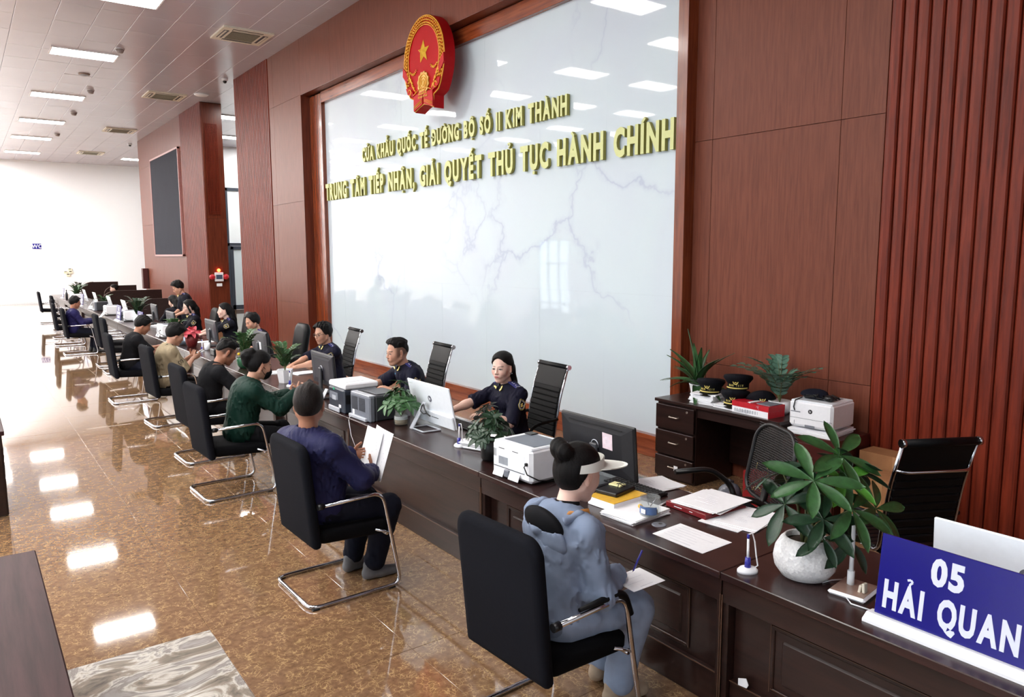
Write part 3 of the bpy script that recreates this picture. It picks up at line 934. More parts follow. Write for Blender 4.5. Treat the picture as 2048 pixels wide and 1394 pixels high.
# ================================================================== VISITOR CHAIRS
def pad(poly, th, inset, M, n_in=2):
    """cushion: polygon outline in local xy with softly rounded faces, thickness th along z"""
    b = MB(); n = len(poly)
    cx = sum(p[0] for p in poly) / n; cy = sum(p[1] for p in poly) / n
    def ring(f, z):
        return [(cx + (p[0] - cx) * f[0], cy + (p[1] - cy) * f[1], z) for p in poly]
    hx = max(abs(p[0] - cx) for p in poly); hy = max(abs(p[1] - cy) for p in poly)
    k = lambda d: (1 - d / hx, 1 - d / hy)
    rings = [ring(k(inset * 2.6), -th / 2 - .004), ring(k(inset), -th / 2), ring(k(inset * .3), -th / 2 + inset * .6), ring(k(0), -th / 2 + inset * 1.3), ring(k(0), th / 2 - inset * 1.3), ring(k(inset * .3), th / 2 - inset * .6), ring(k(inset), th / 2), ring(k(inset * 2.6), th / 2 + .004)]
    V = [p for r in rings for p in r]
    F = [(i * n + j, i * n + (j + 1) % n, (i + 1) * n + (j + 1) % n, (i + 1) * n + j) for i in range(len(rings) - 1) for j in range(n)]
    b.add(V, F, 0, True, M)
    o = len(b.v) - len(V)
    b.f += [tuple(o + j for j in range(n))[::-1], tuple(o + (len(rings) - 1) * n + j for j in range(n))]; b.m += [0, 0]; b.sm += [True, True]
    return b

def rrect(w, h, r, n=6, y0=0.0, rb=None):
    """rounded rectangle, x centred, y from y0 to y0+h; rb = bottom corner radius"""
    rb = r if rb is None else rb
    out = []
    for (cx, cy, a0, q) in ((w / 2, y0 + h, 0, r), (-w / 2, y0 + h, 90, r), (-w / 2, y0, 180, rb), (w / 2, y0, 270, rb)):
        for i in range(n + 1):
            a = R(a0 + 90 * i / n)
            sx = -1 if cx > 0 else 1; sy = -1 if cy > y0 + h / 2 else 1
            out.append((cx + sx * q + q * math.cos(a), cy + sy * q + q * math.sin(a)))
    return out

def visitor_chair_parts(pads):
    P = []
    fr = MB(); r = .0135
    # one bent tube: arm - front leg - runner - rear bar - runner - front leg - arm
    Lp = [(-.235, .31, .690), (.205, .31, .700), (.335, .31, .016), (-.335, .31, .016)]
    path = fillet(Lp + [(q[0], -q[1], q[2]) for q in Lp[::-1]], .085, 6)
    fr.tube(path, r, 10)
    fr.tube([(.235, -.31, .40), (.235, .31, .40)], .011, 8)
    for s in (-1, 1):
        fr.tube([(.262, s * .31, .40), (.16, s * .28, .44)], .010, 8)
    P.append(('frame', fr.mesh('frame', M_CHROME)))
    for s in (-1, 1):
        for xx in (.26, -.30):
            P.append(('rubber_foot', MB().box((xx, s * .31, .004), (.05, .03, .012), b=.003).mesh('rubber_foot', M_BLACK)))
    back = pad(rrect(.60, .70, .085, 7, 0, .015), .062, .016, Matrix.Translation((-.262, 0, .40)) @ Matrix.Rotation(R(-5.5), 4, 'Y') @ Matrix(((0, 0, 1, 0), (1, 0, 0, 0), (0, 1, 0, 0), (0, 0, 0, 1))))
    P.append(('backrest', back.mesh('backrest', M_FABRIC)))
    seat = pad(rrect(.56, .52, .05, 5, -.26), .095, .02, Matrix.Translation((.01, 0, .452)) @ Matrix.Rotation(R(3), 4, 'Y') @ Matrix.Rotation(R(90), 4, 'Z'))
    P.append(('seat', seat.mesh('seat', M_FABBLK)))
    for s in (-1, 1):
        P.append(('arm_cap', MB().tube([(-.262, s * .31, .689), (-.222, s * .31, .6905)], .021, 10).mesh('arm_cap', M_BLACK)))
        if pads:
            b = MB(); b.tube(fillet([(-.10, s * .31, .722), (.19, s * .31, .728), (.24, s * .31, .60)], .06, 5), [.010] + [.02] * 7 + [.016], 10)
            P.append(('arm_pad', b.mesh('arm_pad', M_LEATHER)))
    return P
VC = visitor_chair_parts(False); VCP = visitor_chair_parts(True)
def visitor_chair(x, y, rz, label, pads=False):
    t = thing('visitor_chair', label, 'chair', (x, y, 0), R(rz), 'black cantilever chairs along the counter')
    for nm, me in (VCP if pads else VC):
        link(nm, me, t)
    return t
visitor_chair(2.23, 2.74, 3, 'nearest black chair with padded armrests, under the woman in the white visor', True)
visitor_chair(2.02, 4.87, 1, 'black cantilever chair holding the man in navy with papers')
visitor_chair(2.05, 7.53, 2, 'black cantilever chair holding the person in the dark green jacket')
visitor_chair(2.22, 9.0, 2, 'black cantilever chair behind the black-shirted man next to the green jacket')
visitor_chair(2.30, 11.2, 3, 'black cantilever chair holding the young man in the beige shirt')
visitor_chair(2.14, 13.3, 0, 'black cantilever chair of the black-shirted man bending over the counter')
visitor_chair(2.53, 16.7, 0, 'nearer of two empty black chairs side by side at the counter')
visitor_chair(2.56, 17.9, 0, 'farther of two empty black chairs side by side at the counter')
visitor_chair(2.2, 20.4, 0, 'black cantilever chair holding the man in purple')
visitor_chair(2.2, 22.6, 0, 'first empty black chair behind the man in purple')
visitor_chair(2.35, 24.6, 0, 'second empty black chair behind the man in purple')
visitor_chair(2.55, 27.0, 0, 'empty black chair mostly hidden behind the head of the man in purple')
visitor_chair(2.45, 30.2, 0, 'farthest empty black chair standing clear against the white wall')

# ================================================================== OFFICE CHAIRS
def star_base(P, h=.40, m=M_CHROME):
    b = MB()
    for k in range(5):
        a = R(72 * k + 18)
        b.tube([(0, 0, .10), (.16 * math.cos(a), .16 * math.sin(a), .095), (.30 * math.cos(a), .30 * math.sin(a), .07)], [.028, .022, .014], 8)
    P.append(('star_base', b.mesh('star_base', m)))
    P.append(('gas_column', MB().tube([(0, 0, .08), (0, 0, h)], .028, 12).mesh('gas_column', M_BLACK)))
    for k in range(5):
        a = R(72 * k + 18)
        P.append(('caster', MB().ball((.30 * math.cos(a), .30 * math.sin(a), .03), (.03, .03, .03), 0, 10, 6).mesh('caster', M_BLACK)))

def ribbed_parts():
    """slim chrome-railed chair with horizontal ribs; faces +x, back at -x"""
    P = []
    def bx(z):      # back profile: leans backwards, gentle S
        u = (z - .50) / .72
        return -.21 - .17 * u + .03 * math.sin(u * math.pi)
    zt = 1.20
    for s in (-1, 1):
        rail = fillet([(.20, s * .245, .455), (-.20, s * .245, .455), (bx(.62), s * .245, .62), (bx(.9), s * .245, .9), (bx(zt), s * .245, zt)], .09, 5)
        P.append(('side_rail', MB().tube(rail, .0125, 8).mesh('side_rail', M_CHROME)))
        arm = fillet([(bx(.70), s * .262, .70), (.02, s * .285, .68), (.10, s * .285, .64), (.12, s * .265, .46)], .05, 4)
        P.append(('armrest', MB().tube(arm, .016, 8).mesh('armrest', M_LEATHER)))
    up = MB(); n = 7
    V = []
    for i in range(n):
        z = 1.0 + (1.185 - 1.0) * i / (n - 1)
        V += [(bx(z) - .012, -.235, z), (bx(z) - .012, .235, z), (bx(z) + .014, .235, z), (bx(z) + .014, -.235, z)]
    F = [(i * 4 + j, i * 4 + (j + 1) % 4, (i + 1) * 4 + (j + 1) % 4, (i + 1) * 4 + j) for i in range(n - 1) for j in range(4)] + [(0, 3, 2, 1), tuple(4 * (n - 1) + q for q in range(4))]
    up.add(V, F, 0, False); P.append(('upper_back', up.mesh('upper_back', M_LEATHER)))
    P.append(('top_roll', MB().tube([(bx(zt) - .004, -.238, zt), (bx(zt) - .004, .238, zt)], .026, 12).mesh('top_roll', M_LEATHER)))
    for s in (-1, 1):
        P.append(('roll_cap', MB().tube([(bx(zt) - .004, s * .238, zt), (bx(zt) - .004, s * .262, zt)], .027, 12).mesh('roll_cap', M_CHROME)))
    for i in range(9):
        z = .545 + .054 * i
        b = MB().box((0, 0, 0), (.034, .47, .057), 0, Matrix.Translation((bx(z), 0, z)) @ Matrix.Rotation(R(-13), 4, 'Y'), b=.010)
        P.append(('rib', b.mesh('rib', M_LEATHER)))
    for i in range(7):
        b = MB().box((-.17 + .062 * i, 0, .462), (.064, .47, .036), b=.010)
        P.append(('rib', b.mesh('rib', M_LEATHER)))
    P.append(('back_brace', MB().tube(fillet([(bx(1.02), -.25, 1.02), (bx(1.02) - .05, -.2, 1.015), (bx(1.02) - .05, .2, 1.015), (bx(1.02), .25, 1.02)], .03, 3), .011, 8).mesh('back_brace', M_CHROME)))
    P.append(('under_plate', MB().box((0, 0, .43), (.3, .3, .03), b=.005).mesh('under_plate', M_BLACK)))
    star_base(P, .42)
    return P
RC = ribbed_parts()
def ribbed_chair(x, y, rz, label):
    t = thing('office_chair', label, 'chair', (x, y, 0), R(rz), 'slim ribbed office chairs')
    for nm, me in RC:
        link(nm, me, t)
    return t
ribbed_chair(4.45, 5.90, 176, 'black ribbed office chair behind the female officer with long hair')
ribbed_chair(4.42, 8.02, 176, 'black ribbed office chair behind the male officer without glasses')
ribbed_chair(4.37, 10.5, 176, 'black ribbed office chair behind the officer with glasses')
ribbed_chair(4.83, 2.36, 62, 'black office chair with chrome rails seen from behind near the slatted wall')

def leather_parts():
    P = []
    back = pad(rrect(.52, .74, .13, 7, 0, .06), .10, .03, Matrix.Translation((-.24, 0, .48)) @ Matrix.Rotation(R(-11), 4, 'Y') @ Matrix(((0, 0, 1, 0), (1, 0, 0, 0), (0, 1, 0, 0), (0, 0, 0, 1))))
    P.append(('backrest', back.mesh('backrest', M_LEATHER)))
    b = MB()
    b.tube([(-.282 + .012 * math.sin(math.pi * i / 8), -.2 + .4 * i / 8, .87 - .05 * math.sin(math.pi * i / 8)) for i in range(9)], .006, 6)
    P.append(('stitched_seam', b.mesh('stitched_seam', M_BLACK)))
    seat = pad(rrect(.52, .50, .1, 6, -.25), .11, .03, Matrix.Translation((.02, 0, .46)) @ Matrix.Rotation(R(90), 4, 'Z'))
    P.append(('seat', seat.mesh('seat', M_LEATHER)))
    for s in (-1, 1):
        P.append(('armrest', MB().tube(fillet([(-.2, s * .29, .68), (.14, s * .29, .68), (.16, s * .27, .45)], .06, 4), .022, 8).mesh('armrest', M_BLACK)))
    star_base(P, .42, M_BLACK)
    return P
LC = leather_parts()
def leather_chair(x, y, rz, label):
    t = thing('office_chair', label, 'chair', (x, y, 0), R(rz), 'padded leather office chairs')
    for nm, me in LC:
        link(nm, me, t)
leather_chair(4.12, 11.95, 180, 'padded black leather office chair standing empty beside the officer with glasses')
leather_chair(4.2, 15.0, 180, 'padded dark office chair of the long-haired officer in front of the door')
leather_chair(3.98, 16.6, 180, 'padded dark office chair of the female officer with glasses')

def mesh_chair(x, y, rz, label):
    t = thing('office_chair', label, 'chair', (x, y, 0), R(rz))
    t.scale = (1.1, 1.18, .985)
    o = rrect(.50, .56, .16, 8, 0, .12)
    Mb = Matrix.Translation((-.24, 0, .53)) @ Matrix.Rotation(R(-10), 4, 'Y') @ Matrix(((0, 0, 1, 0), (1, 0, 0, 0), (0, 1, 0, 0), (0, 0, 0, 1)))
    MB().tube([(p[0], p[1], -.05 * math.cos(p[0] * 4)) for p in o], .016, 8, 0, True, M=Mb).build('back_frame', M_BLACK, t)
    # woven mesh: fine real lattice
    g = MB()
    for i in range(29):
        xx = -.235 + .0168 * i
        hh = .0 if abs(xx) < .13 else (abs(xx) - .13) * .75
        g.box((xx, .28, -.05 * math.cos(xx * 4)), (.0075, .55 - 2 * hh, .003), 0, Mb)
    for j in range(33):
        yy = .01 + .0168 * j
        g.tube([(-.24 + .06 * q, yy, -.05 * math.cos((-.24 + .06 * q) * 4)) for q in range(9)], .0042, 4, 0, caps=False, M=Mb)
    tag(g.build('mesh_back', M_BLACK, t), kind='stuff')
    pad(rrect(.50, .48, .1, 6, -.24), .08, .025, Matrix.Translation((.02, 0, .47)) @ Matrix.Rotation(R(90), 4, 'Z')).build('seat', M_FABBLK, t)
    for s in (-1, 1):
        b = MB(); b.tube(fillet([(-.20, s * .25, .45), (-.19, s * .30, .55), (-.05, s * .31, .68), (.22, s * .30, .67)], .08, 5), .021, 8)
        b.build('armrest', M_BLACK, t)
    P = []; star_base(P, .42, M_BLACK)
    for nm, me in P:
        link(nm, me, t)
    MB().tube([(-.12, 0, .43), (-.26, 0, .47), (-.29, 0, .62)], .022, 8).build('back_support', M_BLACK, t)
mesh_chair(4.36, 3.36, 152, 'black mesh-back office chair in front of the drawer desk')

# ================================================================== DRAWER DESK BY THE WALL
def drawer_desk():
    x0, x1 = 5.78, 6.38; D_ = x1 - x0
    t = thing('drawer_desk', 'dark wooden drawer desk against the wall under plants and peaked caps', 'desk', (x0, 4.62, 0))
    t.scale = (1, 1.02, 1.053)
    MB().box((D_ / 2, 0, .775), (D_ + .03, 1.46, .03), b=.003).build('top', M_CAB, t)
    MB().box((D_ / 2 + .01, .46, .38), (D_ - .02, .50, .76), b=.003).build('pedestal', M_CAB, t)
    MB().box((D_ / 2, -.70, .38), (D_, .03, .76), b=.003).build('side_panel', M_CAB, t)
    MB().box((D_ - .03, -.2, .45), (.02, .95, .6)).build('back_panel', M_CAB, t)
    MB().box((.03, -.24, .715), (.02, .88, .09)).build('apron', M_CAB, t)
    for k, (z0, z1) in enumerate(((.50, .745), (.245, .49), (.02, .235))):
        d = MB().box((-.006, .46, (z0 + z1) / 2), (.022, .49, z1 - z0 - .012), b=.003).build('drawer', M_CAB, t)
        MB().tube(fillet([(-.018, .40, (z0 + z1) / 2 + .012), (-.042, .41, (z0 + z1) / 2 + .01), (-.042, .51, (z0 + z1) / 2 + .01), (-.018, .52, (z0 + z1) / 2 + .012)], .012, 3), .0065, 8).build('handle', mat('satin_steel', (190, 178, 166), 0.3, 0.9), d)
        MB().tube([(-.014, .30, z1 - .04), (-.022, .30, z1 - .04)], .011, 10).build('lock', mat('satin_steel', None), d)
        if k == 2:
            MB().box((-.046, .40, .14), (.002, .05, .05)).build('sticker', M_PAPER, d)
drawer_desk()
t = thing('side_cabinet', 'lower dark reddish cabinet with drawers under the white wall-side printer', 'cabinet', (5.83, 3.62, 0))
MB().box((.275, 0, .3725), (.53, .50, .745), b=.004).build('body', wood('wood_maroon', (78, 30, 26), (52, 20, 18), 0.3, 1, 5.0), t)
for z0, z1 in ((.46, .68), (.24, .45), (.02, .23)):
    d = MB().box((-.0, 0, (z0 + z1) / 2), (.022, .49, z1 - z0), b=.003).build('drawer', MATS['wood_maroon'], t)
    MB().tube(fillet([(-.012, -.05, (z0 + z1) / 2), (-.034, -.04, (z0 + z1) / 2), (-.034, .04, (z0 + z1) / 2), (-.012, .05, (z0 + z1) / 2)], .012, 3), .006, 8).build('handle', mat('satin_steel', None), d)

# ---- dark wooden tables at the left edge
def side_table(y0, y1, label):
    W = .75; t = thing('wooden_table', label, 'table', (.215 - W / 2, (y0 + y1) / 2, 0), 0, 'wooden tables at the left edge')
    L = y1 - y0
    mt = wood('wood_table_top', (66, 42, 44), (46, 28, 29), 0.5, 1, 3.0, spec=0.1)
    MB().box((0, 0, .76), (W, L, .04), b=.006).build('top', mt, t)
    MB().box((0, 0, .68), (W - .04, L - .04, .12), b=.003).build('apron', M_DESKV, t)
    MB().box((W / 2 - .03, 0, .32), (.03, L - .08, .62), b=.003).build('front_panel', M_DESKV, t)
    for s in (-1, 1):
        MB().box((0, s * (L / 2 - .04), .33), (W - .06, .035, .64), b=.003).build('side_panel', M_DESKV, t)
side_table(2.4, 4.56, 'reddish brown wooden table cut off at the lower left corner')
side_table(7.9, 10.0, 'sliver of a brown wooden table at the left edge of the hall')

# ================================================================== PEOPLE
# bodies are grown as one implicit surface (smoothly blended tapered limbs) and meshed
DBG = None
class Field:
    def __init__(s, lo, hi, h):
        s.lo = np.array(lo, np.float32); s.h = h
        n = np.ceil((np.array(hi) - np.array(lo)) / h).astype(int) + 1
        s.ax = [(s.lo[i] + h * np.arange(n[i])).astype(np.float32) for i in range(3)]
        s.F = np.full(n, 1.0, np.float32)
    def _sl(s, lo, hi):
        a = [max(0, int((lo[i] - s.lo[i]) / s.h)) for i in range(3)]
        b = [min(s.F.shape[i], int((hi[i] - s.lo[i]) / s.h) + 2) for i in range(3)]
        if any(b[i] <= a[i] for i in range(3)):
            return None
        return tuple(slice(a[i], b[i]) for i in range(3))
    def grid(s, sl):
        return s.ax[0][sl[0]][:, None, None], s.ax[1][sl[1]][None, :, None], s.ax[2][sl[2]][None, None, :]
    def op(s, prim, k=0.02, sub=False, marg=None, infl=0.0):
        fn, lo, hi = prim
        m = (k + 3 * s.h + abs(infl)) if marg is None else marg
        sl = s._sl([v - m for v in lo], [v + m for v in hi])
        if sl is None:
            return s
        x, y, z = s.grid(sl)
        d = fn(x, y, z).astype(np.float32) - np.float32(infl)
        a = s.F[sl]
        if sub:
            d = -d
            t = np.clip(0.5 - 0.5 * (a - d) / k, 0, 1)
            s.F[sl] = a * (1 - t) + d * t + k * t * (1 - t)
        else:
            t = np.clip(0.5 + 0.5 * (d - a) / k, 0, 1)
            s.F[sl] = d * (1 - t) + a * t - k * t * (1 - t)
        return s
    def mesh(s):
        F = s.F; F = np.pad(F, 1, constant_values=1.0)
        lo = s.lo - s.h
        I = F < 0
        n = np.array(F.shape)
        c = I[:-1, :-1, :-1]
        allin = c.copy(); anyin = c.copy()
        for dx in (0, 1):
            for dy in (0, 1):
                for dz in (0, 1):
                    q = I[dx:n[0] - 1 + dx, dy:n[1] - 1 + dy, dz:n[2] - 1 + dz]
                    allin = allin & q; anyin = anyin | q
        act = anyin & ~allin
        ids = np.full(act.shape, -1, np.int64)
        cells = np.argwhere(act)
        ids[act] = np.arange(len(cells))
        acc = np.zeros((len(cells), 3), np.float64); cnt = np.zeros(len(cells))
        ci, cj, ck = cells.T
        corners = [(0, 0, 0), (1, 0, 0), (0, 1, 0), (1, 1, 0), (0, 0, 1), (1, 0, 1), (0, 1, 1), (1, 1, 1)]
        V = [F[ci + a, cj + b, ck + e].astype(np.float64) for a, b, e in corners]
        for p in range(8):
            for q in range(p + 1, 8):
                dif = [corners[q][i] - corners[p][i] for i in range(3)]
                if sum(map(abs, dif)) != 1:
                    continue
                m = (V[p] < 0) != (V[q] < 0)
                t = np.where(m, V[p] / np.where(m, V[p] - V[q], 1), 0)
                for i in range(3):
                    acc[:, i] += m * (corners[p][i] + t * dif[i])
                cnt += m
        P = (cells + acc / cnt[:, None]) * s.h + lo
        quads = []
        for ax in range(3):
            o = [(0, 0, 0)] * 4
            u, w = [(1, 2), (2, 0), (0, 1)][ax]
            sl0 = [slice(1, -1)] * 3; sl1 = [slice(1, -1)] * 3
            sl0[ax] = slice(0, -1); sl1[ax] = slice(1, None)
            A = I[tuple(sl0)]; B = I[tuple(sl1)]
            ch = np.argwhere(A != B)
            if not len(ch):
                continue
            base = ch.copy()
            for i in range(3):
                if i != ax:
                    base[:, i] += 1
            inside = A[tuple(ch.T)]
            def cid(du, dw):
                b = base.copy(); b[:, u] -= du; b[:, w] -= dw
                return ids[tuple(b.T)]
            q = np.stack([cid(1, 1), cid(0, 1), cid(0, 0), cid(1, 0)], 1)
            q[~inside] = q[~inside][:, ::-1]
            quads.append(q)
        return P, np.concatenate(quads)

def ncone(a, b, r1, r2):
    a = np.array(a, float); b = np.array(b, float); ba = b - a; L2 = max(float(ba @ ba), 1e-9)
    def fn(x, y, z):
        px, py, pz = x - a[0], y - a[1], z - a[2]
        t = np.clip((px * ba[0] + py * ba[1] + pz * ba[2]) / L2, 0, 1)
        return np.sqrt((px - t * ba[0]) ** 2 + (py - t * ba[1]) ** 2 + (pz - t * ba[2]) ** 2) - (r1 + t * (r2 - r1))
    m = max(r1, r2)
    return fn, np.minimum(a, b) - m, np.maximum(a, b) + m
def nell(c, r, Rm=None):
    c = np.array(c, float); r = np.array(r, float)
    def fn(x, y, z):
        px, py, pz = x - c[0], y - c[1], z - c[2]
        if Rm is not None:
            px, py, pz = (px * Rm[0, i] + py * Rm[1, i] + pz * Rm[2, i] for i in range(3))
        k0 = np.sqrt((px / r[0]) ** 2 + (py / r[1]) ** 2 + (pz / r[2]) ** 2)
        k1 = np.sqrt((px / r[0] ** 2) ** 2 + (py / r[1] ** 2) ** 2 + (pz / r[2] ** 2) ** 2) + 1e-9
        return k0 * (k0 - 1) / k1
    m = r.max()
    return fn, c - m, c + m
def rot3(yaw, pitch, roll=0):
    a, b, c = R(yaw), R(pitch), R(roll)
    Rz = np.array([[math.cos(a), -math.sin(a), 0], [math.sin(a), math.cos(a), 0], [0, 0, 1]])
    Ry = np.array([[math.cos(b), 0, math.sin(b)], [0, 1, 0], [-math.sin(b), 0, math.cos(b)]])
    Rx = np.array([[1, 0, 0], [0, math.cos(c), -math.sin(c)], [0, math.sin(c), math.cos(c)]])
    return Rz @ Ry @ Rx
def unit(v):
    v = np.array(v, float); return v / (np.linalg.norm(v) + 1e-9)
def wrinkle(seed, amp, freq):
    g = np.random.RandomState(seed); K = g.randn(5, 3) * freq; ph = g.rand(5) * 6.28
    def fn(x, y, z):
        a = 0
        for i in range(5):
            a = a + np.sin(K[i, 0] * x + K[i, 1] * y + K[i, 2] * z + ph[i] + 1.3 * np.sin(.5 * (K[i - 1, 0] * x - K[i - 1, 1] * y + K[i - 1, 2] * z)))
        return a * amp / 2.5
    return fn
def creases(seed, amp, freq):
    a = wrinkle(seed, 1.0, freq); b = wrinkle(seed + 1, 1.0, freq * .35)
    def fn(x, y, z):
        return amp * (np.sqrt(np.abs(a(x, y, z * .6)) + .02) - .75) * np.clip(.5 + b(x, y, z), 0, 1)
    return fn
def sstep(a, b, x):
    t = np.clip((x - a) / (b - a), 0, 1); return t * t * (3 - 2 * t)

def skin_material():
    t = NT('skin')
    at = t.n('ShaderNodeAttribute', attribute_name='tone')
    nz = t.n('ShaderNodeTexNoise', i_Scale=60.0, i_Detail=3.0)
    t.l(t.coord((1, 1, 1)), nz.inputs['Vector'])
    mx = t.n('ShaderNodeMix', data_type='RGBA', blend_type='MULTIPLY')
    mx.inputs[0].default_value = 0.25
    t.l(at.outputs['Color'], mx.inputs[6]); t.l(t.ramp(nz.outputs[0], [(0.3, (.86, .8, .78, 1)), (0.7, (1, 1, 1, 1))]), mx.inputs[7])
    t.l(mx.outputs[2], t.b.inputs['Base Color'])
    t.b.inputs['Roughness'].default_value = 0.5
    t.b.inputs['Subsurface Weight'].default_value = 0.08
    t.b.inputs['Subsurface Radius'].default_value = (.012, .005, .003)
    t.b.inputs['Subsurface Scale'].default_value = 0.5
    return t.m
M_SKIN = skin_material()
def hair_material(name, c, c2):
    t = NT(name)
    nz = t.n('ShaderNodeTexNoise', i_Scale=1.0, i_Detail=4.0, i_Roughness=0.7)
    t.l(t.coord((160, 160, 18)), nz.inputs['Vector'])
    t.l(t.ramp(nz.outputs[0], [(0.35, lin(c)), (0.7, lin(c2))]), t.b.inputs['Base Color'])
    t.b.inputs['Roughness'].default_value = 0.5
    t.b.inputs['Specular IOR Level'].default_value = 0.18
    t.bump(nz.outputs[0], 0.8, 0.006)
    return t.m
M_HAIR = hair_material('black_hair', (6, 5, 6), (20, 17, 17))
M_HAIRB = hair_material('dark_brown_hair', (12, 9, 9), (34, 25, 22))
def cloth(name, c, rough=0.85, var=0.1, weave=700):
    return mat(name, c, rough, spec=0.15, var=var, nscale=9, bump=0.15, bscale=weave, bdist=0.002)
C_NAVYJ = cloth('navy_jacket_cloth', (36, 37, 72), 0.6)
C_BLACK = cloth('black_cloth', (19, 19, 22))
C_BLACK2 = cloth('soft_black_cloth', (24, 24, 27))
C_NAVYP = cloth('dark_navy_trousers', (24, 26, 38))
C_GREEN = cloth('dark_green_jacket_cloth', (14, 44, 36), 0.6)
C_TAN = cloth('beige_tee_cloth', (146, 132, 108))
C_PURP = cloth('purple_blue_shirt_cloth', (34, 31, 76), 0.65)
C_BLUEG = cloth('blue_grey_hoodie_cloth', (124, 137, 160))
C_BLUEP = cloth('light_blue_denim', (146, 160, 184))
C_UNIF = cloth('uniform_navy_cloth', (22, 22, 40), 0.7)
C_UNIF2 = cloth('uniform_black_cloth', (20, 20, 30), 0.7)

def finish(P, Q, name, m, parent, tone=None, smooth=2):
    me = bpy.data.meshes.new(name)
    # light smoothing
    if smooth:
        E = np.concatenate([Q[:, [0, 1]], Q[:, [1, 2]], Q[:, [2, 3]], Q[:, [3, 0]]])
        for _ in range(smooth):
            acc = np.zeros_like(P); cnt = np.zeros(len(P))
            np.add.at(acc, E[:, 0], P[E[:, 1]]); np.add.at(acc, E[:, 1], P[E[:, 0]])
            np.add.at(cnt, E[:, 0], 1); np.add.at(cnt, E[:, 1], 1)
            P = P * .5 + .5 * acc / np.maximum(cnt, 1)[:, None]
    me.vertices.add(len(P)); me.vertices.foreach_set('co', P.astype(np.float32).ravel())
    me.loops.add(len(Q) * 4); me.loops.foreach_set('vertex_index', Q.astype(np.int32).ravel())
    me.polygons.add(len(Q)); me.polygons.foreach_set('loop_start', np.arange(0, len(Q) * 4, 4, dtype=np.int32))
    me.polygons.foreach_set('use_smooth', np.ones(len(Q), bool))
    me.update(calc_edges=True)
    me.materials.append(m)
    if tone is not None:
        a = me.attributes.new('tone', 'FLOAT_COLOR', 'POINT')
        a.data.foreach_set('color', np.concatenate([tone, np.ones((len(tone), 1))], 1).astype(np.float32).ravel())
    return link(name, me, parent)

def ik(S, H, l1, l2, hint):
    S = np.array(S, float); H = np.array(H, float)
    d = np.linalg.norm(H - S); d = min(d, (l1 + l2) * .999)
    u = unit(H - S); a = (l1 * l1 - l2 * l2 + d * d) / (2 * d)
    hh = math.sqrt(max(l1 * l1 - a * a, 0))
    n = np.array(hint, float); n = unit(n - u * (n @ u))
    return S + u * a + n * hh, S + u * d

def hand_prims(w, h, n, side_sign, curl=(30, 40, 25), s=1.0, thumb=None, spread=5):
    """palm, four unequal fingers with knuckle bends, thumb leaving the side of the palm"""
    h = unit(h); n = unit(np.array(n, float) - h * (np.array(n, float) @ h))
    sd = np.cross(h, n) * side_sign       # towards the thumb
    Rm = np.stack([h, sd, n], 1)
    out = [nell(w + h * .048 * s, (.052 * s, .040 * s, .0165 * s), Rm), ncone(w - h * .01 * s, w + h * .03 * s, .024 * s, .024 * s)]
    for i, (off, ln, r0) in enumerate(((.029, .072, .0088), (.0098, .080, .009), (-.0095, .074, .0086), (-.028, .058, .0077))):
        p = w + h * (.088 if i in (1, 2) else .082) * s + sd * off * s
        ang = R(spread * (1.2 - i * .8))
        d = unit(h * math.cos(ang) + sd * math.sin(ang)); c = 0.0
        out.append(ncone(w + h * .05 * s + sd * off * .85 * s, p, .011 * s, .0098 * s))
        for q, f in enumerate((.45, .31, .24)):
            c += R(curl[q]); dd = d * math.cos(c) + n * math.sin(c)
            e = p + dd * ln * f * s
            out.append(ncone(p, e, r0 * s * (1 - .08 * q), r0 * s * (1 - .08 * (q + 1)))); p = e
    tb = w + h * .025 * s + sd * .030 * s + n * .006 * s
    tv = thumb or (.65, .6, .45)
    td = unit(h * tv[0] + sd * tv[1] + n * tv[2])
    e = tb + td * .042 * s
    out.append(ncone(tb, e, .0135 * s, .0108 * s))
    td2 = unit(td + h * .35)
    e2 = e + td2 * .034 * s
    out.append(ncone(e, e2, .0105 * s, .0085 * s))
    return out

